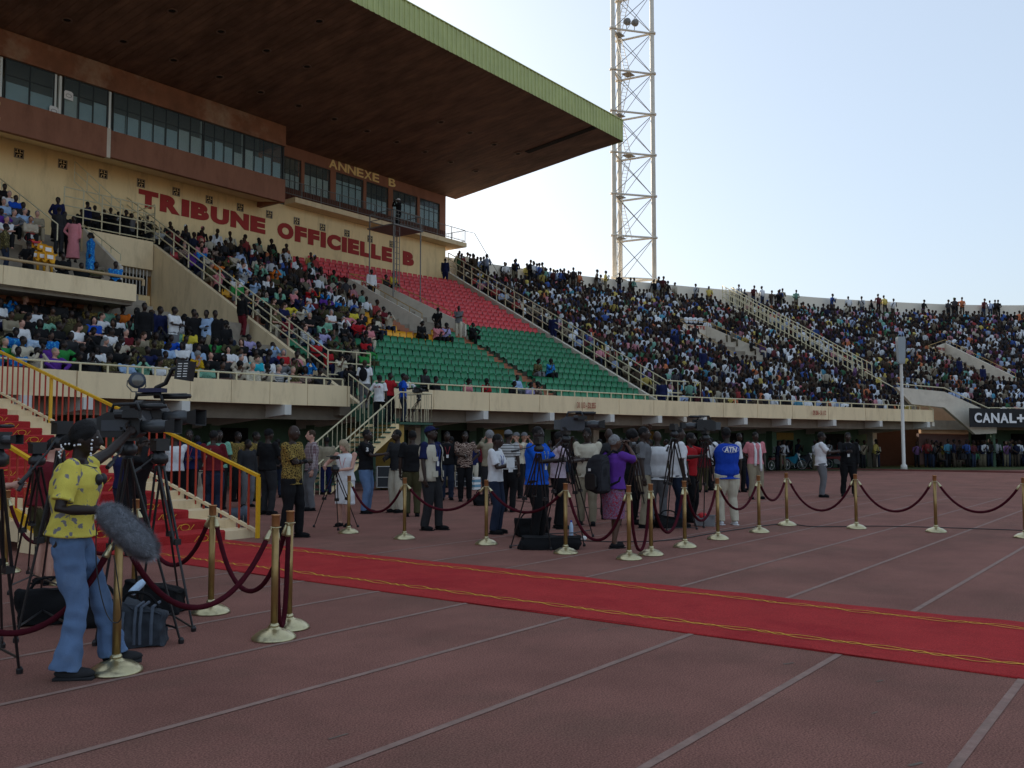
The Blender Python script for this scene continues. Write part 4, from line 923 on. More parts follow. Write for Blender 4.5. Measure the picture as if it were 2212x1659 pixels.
def make_person(name, label, pos, yaw, H=1.75, skin_='dark', arms=('down', 'down'), lean=0., head=(0, 0), feet=((0, .1), (0, .1)), seat=None, top='white', sleeve='short', bottom='black', shoes='black', hair='black', hs='short',
                hem=.90, leg='trousers', vox=.014, flare=0., cap=None, girth=1., group=None, fingers=True, eyes=True, collar=None, root_cat='person', beard=False, bare_legs=False, dressm=None, coat=None, foot_z=(0, 0), seed=None, lanyard=None, legg=1., fold=1., far_sleeve=.8):
    k = H/1.75; girth *= 1.09; g = girth; V = Vector; seed = seed if seed is not None else random.randrange(9999)
    hz = (.92 if seat is None else seat+.1/k)*k; RL = Matrix.Rotation(lean, 3, 'Y'); P = V((0 if seat is None else 0, 0, hz))
    if seat is None: P.x = -math.sin(lean)*.25*k
    sp = lambda h, f=0, s=0: P+RL @ V((f*k, s*k, h*k))
    N = sp(.535, .0); SH = {1: sp(.49, 0, .185*g**.5), -1: sp(.49, 0, -.185*g**.5)}
    hd_y, hd_p = head; RH = Matrix.Rotation(hd_y, 3, 'Z') @ Matrix.Rotation(hd_p+lean*.4, 3, 'Y'); HC = N+V((.01, 0, .045*k))+RH @ V((.018*k, 0, .115*k))
    pose = {}
    for sd, spec in ((1, arms[0]), (-1, arms[1])):
        if isinstance(spec, str): t, p = ARM[spec]; t = V((t[0], t[1]*sd, t[2]))*k; p = V((p[0], p[1]*sd, p[2]))
        else: t = V(spec[0]); p = V(spec[1])
        if isinstance(spec, str) and seat is not None: t.z += hz-.92*k
        if isinstance(spec, str) and spec not in ('cam', 'up') and lean: t = P+RL @ (t-V((0, 0, .92*k+(hz-.92*k if seat is not None else 0))))
        e, w = ik(SH[sd], t, .285*k, .265*k, p); pose[sd] = (e, w)
    lg = {}
    for sd, ft, fz in ((1, feet[0], foot_z[0]), (-1, feet[1], foot_z[1])):
        hj = P+V((0, .088*sd*k, -.02)); f = V((ft[0]*k, ft[1]*sd*k, .085*k+fz)); kn, an = ik(hj, f, .418*k, .409*k, V((1, .12*sd, .0 if seat is None else .6))); lg[sd] = (hj, kn, an)
    def el(c, r, R=None): return (c, r, R)
    def ring(c, a, b, R, n=16): return [c+R @ V((math.cos(2*math.pi*i/n)*a, math.sin(2*math.pi*i/n)*b, 0)) for i in range(n)]
    sk = skin(skin_); root_loc = V(pos)
    b = MB()
    TR = [(-.07, .07, .11), (-.02, .10, .155), (.06, .105, .16), (.16, .095, .14), (.27, .105, .155), (.38, .118, .17), (.46, .10, .165), (.505, .075, .12), (.54, .052, .06)]
    def torso(mb, off=0., h0=-1, h1=9, gg=1.):
        rr = [ring(sp(h), (a*gg+off)*k*g, (w_*gg+off)*k*(g**.7), RL) for h, a, w_ in TR if h0 <= h <= h1]; mb.rings(rr)
    torso(b, -.006)
    b.path([sp(.5), N+V((0, 0, .02)), HC-RH @ V((.02*k, 0, .06*k))], [.058*k, .05*k, .052*k], 12)
    b.ell(HC, (.096*k, .075*k, .112*k), 18, 12, RH); b.ell(HC+RH @ V((.024*k, 0, -.055*k)), (.066*k, .056*k, .064*k), 14, 10, RH)
    b.path([HC+RH @ V((.088*k, 0, .02*k)), HC+RH @ V((.104*k, 0, -.005*k)), HC+RH @ V((.112*k, 0, -.026*k)), HC+RH @ V((.088*k, 0, -.036*k))], [.010*k, .013*k, .019*k, .015*k], 8)
    b.ell(HC+RH @ V((.09*k, 0, -.062*k)), (.012*k, .024*k, .012*k), 8, 6, RH)
    for sd in (1, -1): b.ell(HC+RH @ V((-.008*k, .077*k*sd, -.012*k)), (.022*k, .009*k, .032*k), 8, 6, RH)
    ex = MB()
    for sd in (1, -1):
        e, w = pose[sd]; s = SH[sd]; b.ell(s, (.058*k, .058*k, .062*k), 10, 8)
        b.path([s, s.lerp(e, .35), e, e.lerp(w, .35), w], [.052*k, .047*k, .037*k, .038*k, .025*k], 10)
        d = (w-e).normalized(); pn = V((0, -sd, 0)); pn = (pn-d*pn.dot(d)); pn = pn.normalized() if pn.length > .1 else d.orthogonal().normalized(); cr = d.cross(pn).normalized()
        pc = w+d*.045*k; M = Matrix((d, cr, pn)).transposed(); b.ell(pc, (.055*k, .043*k, .019*k), 12, 8, M)
        if fingers:
            for i, (off, ln) in enumerate(((-.029, .068), (-.010, .078), (.010, .073), (.028, .058))):
                a = pc+(d*.045+cr*off)*k; p1 = a+(d*.45+pn*.22)*ln*k; p2 = p1+(d*.2+pn*.36)*ln*k; p3 = p2+(-d*.05+pn*.28)*ln*k; ex.path([a-d*.015*k, p1, p2, p3], [.0092*k, .0086*k, .0078*k, .0058*k], 6)
            a = pc-cr*.032*k-d*.01*k; ex.path([a, a+(-cr*.025+d*.02+pn*.012)*k, a+(-cr*.026+d*.048+pn*.028)*k], [.0115*k, .0105*k, .0075*k], 6)
        else: b.ell(pc+(d*.06+pn*.02)*k, (.042*k, .036*k, .02*k), 8, 6, M)
    for sd in (1, -1):
        h, kn, an = lg[sd]; b.path([h, h.lerp(kn, .4), kn, kn.lerp(an, .3), an], [.082*k*g, .072*k*g, .05*k, .052*k, .034*k], 12); b.path([an, an+V((.05, .008*sd, -.045*k))*1., an+V((.13*k, .02*sd, -.062*k))], [.036*k, .036*k, .026*k], 8)
    if leg in ('trousers', 'shorts') and not bare_legs: pass
    o = b.build(name, sk, None, label=label, cat=root_cat, group=group); o.location = root_loc; o.rotation_euler = (0, 0, yaw)
    job(o, vox, 1, ex if fingers else None)
    tm = CL[top] if isinstance(top, str) else top; bmt = CL[bottom] if isinstance(bottom, str) else bottom
    # upper garment
    if top:
        b = MB(); hemh = (hem-.92); rr = []
        base = [(h, a, w_) for h, a, w_ in TR if h > hemh+.02]; a0 = np.interp(hemh, [t[0] for t in TR], [t[1] for t in TR]); w0 = np.interp(hemh, [t[0] for t in TR], [t[2] for t in TR])
        for h, a, w_ in [(hemh, max(a0, .1)+.018, max(w0, .155)+.018)]+base[:-1]: rr.append(ring(sp(h), (a+.023)*k*g, (w_+.024)*k*(g**.7), RL))
        h, a, w_ = TR[-1]; rr.append(ring(sp(.525), .066*k, .075*k, RL)); b.rings(rr)
        for sd in (1, -1):
            e, w = pose[sd]; s = SH[sd]
            if sleeve == 'none': continue
            b.ell(s, (.068*k, .068*k, .070*k), 10, 8)
            if sleeve == 'short': fs_ = far_sleeve if sd == 1 else .8; pt = [s, s.lerp(e, fs_*.5), s.lerp(e, fs_)]; ra = [.066*k, .064*k if fs_ < .5 else .066*k, .06*k if fs_ < .5 else .073*k]
            else: pt = [s, s.lerp(e, .5), e, e.lerp(w, .5), e.lerp(w, .96)]; ra = [.066*k, .061*k, .054*k, .05*k, .043*k]
            b.path(pt, ra, 12)
        c = b.build('shirt' if leg != 'dress' else 'dress_top', tm, o); job(c, vox, 1, None, (.0062*fold, 26, seed) if vox < .02 else (.006, 20, seed))
    if leg == 'trousers' or leg == 'shorts':
        b = MB(); rr = [ring(sp(h), (a+.004)*k*g, (w_+.002)*k*(g**.7), RL) for h, a, w_ in TR[:3]]; b.rings(rr)
        for sd in (1, -1):
            h, kn, an = lg[sd]; end = an+V((0, 0, -.02*k)); fl_ = flare
            if leg == 'shorts': b.path([h, h.lerp(kn, .5), kn], [.098*k*g, .09*k, .078*k], 12)
            else: b.path([h, h.lerp(kn, .45), kn, kn.lerp(end, .5), end+V((.0, 0, .0))], [.106*k*g*legg, .097*k*g*legg, .079*k*legg, (.073+fl_*.4)*k*legg, (.068+fl_)*k], 14)
        c = b.build('trousers' if leg == 'trousers' else 'shorts', bmt, o); job(c, vox, 1, None, (.0072*fold, 22*(1+.6*(fold > 1)), seed+1) if vox < .02 else (.006, 18, seed))
    elif leg in ('skirt', 'dress', 'robe'):
        b = MB(); zb = {'skirt': .42, 'dress': .42, 'robe': .12}[leg]*k if bare_legs is not 'long' else .2
        if seat is None:
            rr = [ring(sp(.06), .125*k*g, .175*k, RL), ring(sp(-.03), .135*k*g, .19*k, RL), ring(V((P.x*.6, 0, .72*k)), .14*k*g, .2*k, Matrix.Identity(3)), ring(V((P.x*.3+.01, 0, zb+.02)), .15*k, .205*k*(1.25 if leg == 'robe' else 1), Matrix.Identity(3))]
            b.rings(rr[::-1])
        else:
            b.rings([ring(sp(h), (a+.012)*k*g, (w_+.012)*k*(g**.7), RL) for h, a, w_ in TR[:4]])
            for sd in (1, -1): h, kn, an = lg[sd]; b.path([h, kn, kn.lerp(an, .4 if leg != 'robe' else .9)], [.105*k, .1*k, .09*k], 12)
        c = b.build('skirt' if leg == 'skirt' else 'gown_skirt', bmt, o); job(c, vox, 1, None, (.010, 14, seed+2))
    for sd in (1, -1):
        h, kn, an = lg[sd]
        if shoes: 
            b = MB(); c0 = an+V((.055*k, .01*sd, -.045*k)); M = Matrix.Rotation(.12*sd, 3, 'Z'); b.ell(c0, (.135*k, .048*k, .042*k), 14, 8, M); b.box(tuple(c0+V((0, 0, -.031*k))), (.255*k, .088*k, .018), .12*sd)
            b.build('shoe', CL[shoes] if isinstance(shoes, str) else shoes, o, smooth=True)
    hm = hairm(hair) if hair else None
    if hair:
        b = MB(); c = HC+RH @ V((-.014*k, 0, .026*k))
        if hs == 'short': b.ell(c, (.096*k, .082*k, .098*k), 16, 10, RH)
        elif hs == 'bald': b = None
        elif hs == 'afro': b.ell(c+V((0, 0, .01)), (.118*k, .108*k, .112*k), 16, 10, RH)
        elif hs == 'bob': b.ell(c, (.102*k, .094*k, .102*k), 16, 10, RH); b.ell(HC+RH @ V((-.045*k, 0, -.05*k)), (.07*k, .092*k, .11*k), 14, 10, RH); [b.ell(HC+RH @ V((.0*k, .07*k*s_, -.03*k)), (.05*k, .024*k, .095*k), 10, 8, RH) for s_ in (1, -1)]
        elif hs == 'long': b.ell(c, (.1*k, .09*k, .1*k), 16, 10, RH); b.path([HC+RH @ V((-.06*k, 0, 0)), HC+RH @ V((-.1*k, 0, -.14*k)), HC+RH @ V((-.1*k, 0, -.28*k))], [.085*k, .075*k, .045*k], 12)
        elif hs == 'bun': b.ell(c, (.1*k, .088*k, .102*k), 16, 10, RH); b.ell(HC+RH @ V((-.11*k, 0, -.04*k)), (.058*k, .062*k, .058*k), 12, 8, RH)
        if b:
            c = b.build('hair', hm, o); job(c, vox*.85, 0, None, (.004 if hs != 'afro' else .006, 60, seed+3))
    if cap:
        b = MB(); c = HC+RH @ V((-.008*k, 0, .03*k)); rr = []
        for t in np.linspace(0, 1, 6): rr.append(ring(c+RH @ V((0, 0, (.005+.095*math.sin(t*1.5))*k)), .104*k*math.cos(t*1.4)+.002, .09*k*math.cos(t*1.4)+.002, RH))
        b.rings(rr); 
        if cap[1]: b.prism([c+RH @ V((x*k, y*k, .012*k-.02*abs(y))) for x, y in ((.07, -.075), (.13, -.06), (.165, -.02), (.165, .02), (.13, .06), (.07, .075))], RH @ V((0, 0, .008)))
        b.build('cap', CL[cap[0]] if isinstance(cap[0], str) else cap[0], o, smooth=False)
    if eyes:
        for sd in (1, -1):
            MB().ell(HC+RH @ V((.0855*k, .031*k*sd, .012*k)), (.008*k, .012*k, .0065*k), 8, 6, RH).build('eye', mat('eye_white', (.5, .47, .43), .3, 0), o, smooth=True)
            MB().ell(HC+RH @ V((.0925*k, .031*k*sd, .012*k)), (.0035*k, .0055*k, .0055*k), 8, 6, RH).build('pupil', M_black, o, smooth=True)
    if lanyard:
        f = lambda h, s_, xo=.0: sp(h, np.interp(h, [t[0] for t in TR], [t[1] for t in TR])*g+.024+xo, s_)
        pts = [sp(.50, .05, .085), f(.42, .06), f(.33, .035), f(.22, .005)]; pts2 = [sp(.50, .05, -.085), f(.42, -.06), f(.33, -.035), f(.22, -.005)]
        MB().path(pts, .006, 4).build('lanyard', lanyard, o); MB().path(pts2, .006, 4).build('lanyard', lanyard, o)
        q = f(.19, 0, .004); MB().box(tuple(q), (.006, .065, .09)).build('badge', M_paper, o)
    o['_k'] = k
    return o, dict(HC=HC, RH=RH, sp=sp, pose=pose, k=k, N=N, lg=lg, SH=SH, TR=TR, g=g)
def facing(a): return YAW+math.pi+a*D2R
def local(o, p):
    v = Vector(p)-o.location if not isinstance(o, tuple) else Vector(p)-Vector(o[0]); a = -(o.rotation_euler.z if not isinstance(o, tuple) else o[1]); return Matrix.Rotation(a, 3, 'Z') @ v
def man(px, fy, hy, a, label, **kw):
    q = G(px, fy); z = proj(q)[2]; H = kw.pop('H', None) or min(max((fy-hy)*z/F_*.985, 1.55), 1.93)
    return make_person('person', label, (q[0], q[1], .0), facing(a), H, group=kw.pop('group', None), **kw)
RED_L = mat('red_lanyard', (.45, .05, .07), .6); BLU_L = mat('blue_lanyard', (.04, .08, .4), .6)
NEARV = .0125
# --- woman with the fuzzy microphone, foreground left
q = G(150, 1460); loc = (q[0], q[1], 0); yw = facing(103); zz = proj(q)[2]
LW = lambda x, y, dz=0.: local((loc, yw), AT(x, y, zz+dz))
shw = Vector((.11, .21, 1.44))
arm_t = min([LW(284, 931, dz) for dz in np.arange(0, .9, .01)], key=lambda v: abs((v-shw).length-.575))
woman, wi = make_person('person', 'woman in a yellow and grey splotched shirt and flared jeans holding a fuzzy microphone', loc, yw, 1.79, 'deep', arms=((tuple(arm_t), (0, .2, -1)), (LW(216, 1103, -.22), (-.4, -.3, -1))), head=(-.1, .05), feet=((.27, .13), (-.0, .10)),
    top='ystar', bottom='jeans', flare=.035, hair='black', hs='bun', hem=.95, vox=.0105, girth=1.08, legg=.84, fold=1.25, far_sleeve=.3, lean=.08, shoes='charcoal', lanyard=RED_L, seed=5)
# beads in her hair, headphones round the neck
HC, RH, k_ = wi['HC'], wi['RH'], wi['k']; bd = random.Random(2); M_bead = mat('white_bead', (.8, .8, .82), .3, 0, spec=.5)
bm_ = MB().ell((0, 0, 0), (.0075, .0075, .0075), 8, 6).mesh('hair_bead', M_bead, True)
for i in range(26):
    if i in (1, 3, 4, 6, 10, 12, 15): continue
    if i < 9: v = Vector((-.10+.012*i, -.088, -.05+.004*math.sin(i)))
    elif i < 18: v = Vector((.06+.01*bd.random(), -.06-.02*bd.random(), -.01-.013*(i-9)))
    else: v = Vector((-.15+.03*bd.random(), -.04-.03*bd.random(), -.06-.012*(i-18)))
    obj('hair_bead', bm_, woman, loc=HC+RH @ (v*k_))
MB().path([wi['N']+Vector((.02, .1*math.cos(t)*1., -.02-.03*math.sin(t))) + Vector((.09*math.sin(t), 0, 0)) for t in np.linspace(0, math.pi, 9)], .009, 6).build('headphone_band', M_black, woman)
for sd in (1, -1): MB().ell(wi['sp'](.42, .15, -.07*sd+.0), (.03, .04, .042), 12, 8).build('headphone', M_black, woman, smooth=True)
# microphone windshield : fur
def smooth_pts(P, n=6):
    P = [Vector(p) for p in P]; out = []
    for i in range(len(P)-1):
        a, b, c, d = P[max(i-1, 0)], P[i], P[i+1], P[min(i+2, len(P)-1)]
        out += [_cr(a, b, c, d, t/n) for t in range(n)]
    return out+[P[-1]]
def bl(z, L): return 1+.42*min(1, (abs(z)/(L/2))**2.2)*(1 if abs(z) < L/2*.999 else 0)
def fur_mic():
    p, q_ = Vector(AT(232, 1108, zz-.3)), Vector(AT(318, 1187, zz-.42)); ax = (q_-p).normalized(); L = (q_-p).length+.11; c = (p+q_)/2
    t = thing('fuzzy_microphone', 'grey furry microphone windshield held low by the woman in yellow', 'microphone', c)
    M = ax.to_track_quat('Z', 'Y').to_matrix(); b = MB(); b.ell((0, 0, 0), (.09, .09, L/2), 24, 16, M)
    b.v = [tuple(M @ Vector((v.x*bl(v.z, L), v.y*bl(v.z, L), v.z))) for v in (M.transposed() @ Vector(w) for w in b.v)]; b.build('windshield', mat('grey_fur_base', (.15, .16, .18), .95, .3, 20), t, smooth=True)
    f = MB(); r = random.Random(8); N_ = 12000; vs, fs = [], []
    for i in range(N_):
        u, v = r.uniform(-1, 1), r.uniform(0, 2*math.pi); s_ = math.sqrt(max(0, 1-u*u)); n = Vector((s_*math.cos(v), s_*math.sin(v), u)); kk = bl(n.z*L/2, L); base = Vector((n.x*.089*kk, n.y*.089*kk, n.z*L/2)); nn = Vector((n.x/.091, n.y/.091, n.z/(L/2))).normalized()
        tip = base+nn*r.uniform(.014, .036)+Vector((0, 0, .012))+Vector((r.gauss(0, .008), r.gauss(0, .008), r.gauss(0, .008))); sd_ = nn.cross(Vector((0, 0, 1))).normalized()*.0011
        o = len(vs); vs += [M @ (base-sd_), M @ (base+sd_), M @ tip]; fs.append((o, o+1, o+2))
    f.add(vs, fs); f.build('fur', mat('grey_fur', (.27, .285, .31), .9, .5, 25), t, kind='stuff')
    h = Vector(AT(216, 1103, zz-.22))-c; MB().tube(h-ax*.05, h+ax*.1, .014).build('grip', M_black, t)
    pts = [Vector(AT(x, y, zz-.25))-c for x, y in ((218, 1110), (208, 1150), (210, 1240), (228, 1320), (247, 1345), (262, 1330), (255, 1260), (246, 1200))]
    MB().path(smooth_pts(pts), .004, 5).build('cable', M_black, t)
fur_mic()

# --- people on the track, left to right
A_ = dict(vox=NEARV)
M_strap = mat('strap_web', (.2, .17, .13), .8)
man(375, 1108, 930, -150, 'man in a white tee behind the red stair bars, arms folded', top='white', arms=('cross', 'cross'), **A_)
man(405, 1106, 924, 20, 'man in navy jacket with red lanyard beside the white tee man', top='navy', sleeve='long', arms=('hold', 'down'), lanyard=RED_L, **A_)
o, i_ = man(457, 1124, 925, 165, 'stout man in a maroon shirt seen from behind, bag strap across his back', top='maroon', sleeve='long', bottom='darkjeans', arms=('hold', 'hold'), girth=1.22, hem=.96, **A_)
MB().path([i_['sp'](.52, .02, -.06), i_['sp'](.45, -.155, -.05), i_['sp'](.3, -.175, .03), i_['sp'](.12, -.155, .12)], .014, 6).build('bag_strap', M_strap, o)
man(470, 1100, 922, 30, 'man in a mint patterned shirt partly hidden behind the maroon shirt', top='mint', **A_)
man(510, 1083, 922, 60, 'man in brown batik shirt with orange lanyard and black trousers, hands behind', top='batik', arms=('back', 'back'), lanyard=mat('orange_lanyard', (.6, .25, .1), .6), hem=.84, **A_)
man(549, 1082, 914, 75, 'man in brown batik shirt nearer the dark polo shirt man', top='batik', arms=('down', 'down'), hem=.84, bottom='olive', **A_)
man(576, 1112, 901, 150, 'tall man in dark polo and charcoal trousers with black cap, seen from behind', top='black', bottom='charcoal', cap=('black', False), arms=('down', 'hold'), girth=1.08, **A_)
o, i_ = man(628, 1162, 892, 72, 'bald man in a gold and brown batik shirt with black sleeves, arms crossed', top='batik', sleeve='short', arms=('cross', 'cross'), hs='bald', head=(-.1, 0), hem=.82, feet=((.06, .12), (-.05, .16)), girth=1.04, vox=.0115, seed=77)
b = MB()
for sd in (1, -1): e, w = i_['pose'][sd]; s = i_['SH'][sd]; b.path([s.lerp(e, .7), e, e.lerp(w, .5), w], [.053, .047, .043, .036], 12)
c = b.build('sleeve', CL['black'], o); job(c, .012, 1, None, (.006, 25, 3))
man(672, 1103, 905, -65, 'man in a red plaid shirt and grey cargo trousers beside the cream stair', top='plaid', sleeve='long', bottom='grey', skin_='fair', hair='brown', arms=('down', 'hold'), hem=.86, feet=((0, .1), (.08, .12)), **A_)
man(745, 1137, 931, -18, 'blonde woman in a white sleeveless dress and sunglasses bending over a small camera', top='white', sleeve='none', leg='dress', bottom='white', skin_='fair', hair='blonde', hs='bob', arms=('hold', ((.25, -.32, 1.15), (-.3, -1, -.6))), head=(-.15, .4), feet=((.02, .09), (0, .09)), lanyard=RED_L, H=1.7, vox=.0115, eyes=False)
o, i_ = man(789, 1109, 906, 80, 'man in black jersey with a white number 3 on the sleeve and blue jeans', top='black', bottom='jeans', arms=('down', 'reach'), shoes='black', girth=1.08, **A_)
me = text_mesh('3', .1, .003, .004, fit=(.055, .09)); me.materials.append(M_paper); q_ = i_['SH'][-1].lerp(i_['pose'][-1][0], .45); t_ = obj('lettering', me, o, loc=q_+Vector((.02, -.082, -.04))); t_.rotation_euler = (0, 0, .0)
man(858, 1107, 917, -40, 'man in dark shirt and light trousers with a black camera bag', top='charcoal', sleeve='long', bottom='cream', arms=('down', 'hold'), head=(-.4, 0), hem=.88, **A_)
man(890, 1116, 925, 190, 'man in black with olive combat trousers standing behind the beige vest', top='black', bottom='olive', **A_)
o, i_ = man(930, 1145, 911, 62, 'man in navy cap, blue shirt and beige sleeveless vest looking up to the right', top='navy', sleeve='short', bottom='charcoal', cap=('navy', True), head=(.1, -.25), arms=('down', 'down'), feet=((.1, .1), (-.05, .11)), lanyard=BLU_L, hem=.9, vox=.0115, girth=1.05, seed=31)
b = MB(); TR = i_['TR']; sp = i_['sp']
rr = []
for h, a, w_ in [(-.1, .115, .165)]+TR[1:8]:
    n = 20; c = sp(h); ring_ = []
    for j in range(n):
        t = .45+(2*math.pi-.9)*j/(n-1); ring_.append(c+Vector((math.cos(t)*(a+.052)*i_['k']*i_['g'], math.sin(t)*(w_+.05)*i_['k']*i_['g']**.7, 0)))
    rr.append(ring_)
n = 20; vs = [v for r in rr for v in r]; fs = [(i*n+j, i*n+j+1, (i+1)*n+j+1, (i+1)*n+j) for i in range(len(rr)-1) for j in range(n-1)]
vi = [v+(Vector((0, 0, v.z))-v).normalized()*.012 for v in vs]; off = len(vs)
b.add(vs+vi, fs+[tuple(x+off for x in f[::-1]) for f in fs]+[(i*n, i*n+off, (i+1)*n+off, (i+1)*n) for i in range(len(rr)-1)]+[(i*n+n-1, (i+1)*n+n-1, (i+1)*n+n-1+off, i*n+n-1+off) for i in range(len(rr)-1)]+[(j, j+1, j+1+off, j+off) for j in range(n-1)])
vst = b.build('vest', CL['khaki'] if False else cloth('vest_beige', (.5, .46, .36)), o, smooth=True)
for s_ in (1, -1):
    for hh in (.02, .27): MB().box(tuple(sp(hh, .17, s_*.12)), (.02, .1, .11 if hh < .1 else .08), s_*.6).build('vest_pocket', cloth('vest_beige', (.5, .46, .36)), o)
man(965, 1080, 925, 10, 'man in dark jacket with red lanyard half hidden behind the beige vest', top='black', sleeve='long', lanyard=RED_L, bottom='darkjeans', **A_)
man(1004, 1083, 924, 5, 'man in a brown swirl patterned shirt with a yellow badge, hands on belt', top='swirl', arms=('hips', 'hold'), lanyard=M_strap, hem=.84, **A_)
man(1058, 1090, 917, 200, 'grey haired man in khaki jacket lifting a long lens to his face', top='khaki', sleeve='long', bottom='charcoal', hair='grey', hs='afro', skin_='fair', arms=('cam', 'down'), **A_)
man(1070, 1153, 932, 70, 'woman in a white tee and jeans with glasses writing on paper', top='white', bottom='darkjeans', arms=('notes', 'notes'), head=(0, .15), girth=.92, lanyard=BLU_L, hair='black', hs='short', **A_)
man(1097, 1106, 925, 150, 'man in grey cap and striped polo seen from behind, papers in hand', top='stripe', bottom='black', cap=('grey', False), arms=('notes', 'down'), girth=1.1, **A_)
man(1116, 1076, 931, -20, 'man in cream shirt with a grey cap holding binoculars to his eyes', top='cream', skin_='tan', cap=('grey', False), arms=('cam', 'cam'), **A_)
man(1132, 1074, 931, 20, 'second grey capped man beside the binoculars man', top='cream', skin_='tan', cap=('grey', False), arms=('cam', 'cam'), bottom='charcoal', **A_)
man(1160, 1166, 915, 60, 'man in a bright blue polo with white collar working a tripod camera', top='bluepolo', arms=('reach', 'reach'), girth=1.2, hem=.84, head=(-.2, 0), skin_='deep', lanyard=mat('yellow_lanyard', (.5, .5, .1), .6), vox=.0115)
man(1206, 1142, 927, 100, 'person in a pink and white striped top behind the large grey camera', top='redstripe', bottom='black', arms=('cam', 'reach'), **A_)
man(1270, 1134, 918, -12, 'man in an open cream shirt looking down into a camera, arms crossed', top='cream', bottom='khaki', arms=('cross', 'cross'), head=(.0, .3), girth=1.08, feet=((.1, .1), (-.02, .13)), hem=.84, **A_)
man(1316, 1122, 915, 170, 'bald man in dark shirt hidden behind the woman in purple', top='charcoal', hs='bald', **A_)
o, i_ = man(1326, 1183, 933, 122, 'grey haired woman in purple top and dotted skirt taking a photograph, backpack on', top='purple', leg='skirt', bottom='skirt', skin_='brown', hair='grey', hs='short', arms=('cam', 'cam'), feet=((.08, .08), (-.08, .1)), girth=1.15, vox=.0115, shoes='black', hem=.9, lean=.03, seed=9)
PURP = (o, i_)
man(1365, 1132, 924, 70, 'woman in a black top lifting a camera above her forehead', top='black', bottom='black', arms=('up', 'cam'), skin_='brown', hs='afro', girth=.95, **A_)
man(1390, 1140, 912, 75, 'man in grey waistcoat over white sleeves and grey trousers', top='grey', bottom='khaki', arms=('down', 'down'), **A_)
man(1421, 1131, 926, 165, 'man in a loose white tee and grey trousers seen from behind, hand on hip', top='white', bottom='grey', arms=('hips', 'down'), hem=.82, girth=1.12, hs='bald', **A_)
man(1466, 1138, 916, 95, 'man in white tee and dark jeans between the tripods, face to the right', top='white', bottom='darkjeans', arms=('reach', 'down'), hem=.86, girth=1.08, **A_)
man(1492, 1128, 930, 60, 'man in a red patterned shirt raising a hand to a camera', top='red', bottom='black', arms=('cam', 'down'), **A_)
ATN, ai = man(1572, 1134, 911, 188, 'man in a royal blue vest lettered ATN, white sleeves and cream trousers, from behind', top='bluevest', sleeve='none', bottom='cream', shoes='white', arms=((( .34, .2, 1.45), (0, .6, -1)), 'down'), hem=.82, girth=1.22, feet=((.02, .11), (-.04, .13)), vox=.0115, skin_='deep', seed=12)
b = MB()
for sd in (1, -1): e, w = ai['pose'][sd]; s = ai['SH'][sd]; b.ell(s, (.072, .072, .074), 10, 8); b.path([s, s.lerp(e, .5), s.lerp(e, .85)], [.066, .064, .068], 12)
c = b.build('sleeve', CL['white'], ATN); job(c, .012, 1, None, (.006, 25, 3))
me = text_mesh('ATN', .1, .003, .004, shear=.15, fit=(.26, .105)); me.materials.append(M_blet); t_ = obj('lettering', me, ATN); t_.location = ai['sp'](.37, -.19, .0)+Vector((0, .13, 0)); t_.rotation_euler = (0.06, 0, -math.pi/2)
MB().path([ai['sp'](.42+.06*math.sin(t), -.186, .15*math.cos(t)) for t in np.linspace(0, 2*math.pi, 20)], .0025, 4).build('logo_ring', M_blet, ATN)
man(1598, 1063, 917, 20, 'figure in black standing behind the ATN vest', top='black', sleeve='long', **A_)
o, i_ = man(1633, 1078, 915, 12, 'man in a pink shirt with a long white scarf and khaki trousers', top='pink', bottom='khaki', arms=('down', 'back'), feet=((.02, .12), (0, .14)), girth=1.1, **A_)
for sd, ln in ((1, -.12), (-1, .02)):
    sp = i_['sp']; MB().path([sp(.53, -.02, .05*sd), sp(.5, .1, .07*sd), sp(.3, .165, .065*sd), sp(.1, .16, .07*sd), sp(ln, .16, .075*sd), sp(ln-.08, .155, .08*sd)], [.03, .032, .036, .038, .04, .034], 8).build('scarf', CL['white'], o, smooth=True)
man(1775, 1074, 927, 75, 'man in a white shirt and jeans on the open track, reading a note', top='white', bottom='grey', arms=('notes', 'reach'), hem=.84, girth=1.08, **A_)
man(1834, 1072, 922, -15, 'man in a black suit with a yellow badge beside the white shirted man', top='black', sleeve='long', arms=('down', 'reach'), hem=.82, lanyard=mat('dark_lanyard', (.05, .05, .12), .6), girth=1.1, feet=((0, .15), (0, .15)), **A_)
# behind the cameras at far left
man(290, 1200, 960, 60, 'camera operator in black bent behind the large video camera', top='black', sleeve='long', arms=('cam', 'cam'), lean=.35, H=1.75, vox=NEARV)
man(262, 1166, 948, 150, 'man in navy striped shirt behind the woman in yellow', top='navy', bottom='darkjeans', arms=('hold', 'hold'), vox=NEARV)
man(93, 1262, 960, 150, 'person in brown shorts and white socks behind the black tripods', top='maroon', leg='shorts', bottom='olive', H=1.7, skin_='fair', vox=NEARV, arms=('hold', 'cross'), lean=.2)
man(-75, 1330, 930, 95, 'person at the left edge reaching an arm in towards a tripod', top='red', skin_='fair', arms=('reach', 'reach'), H=1.74, hair='brown', vox=NEARV)
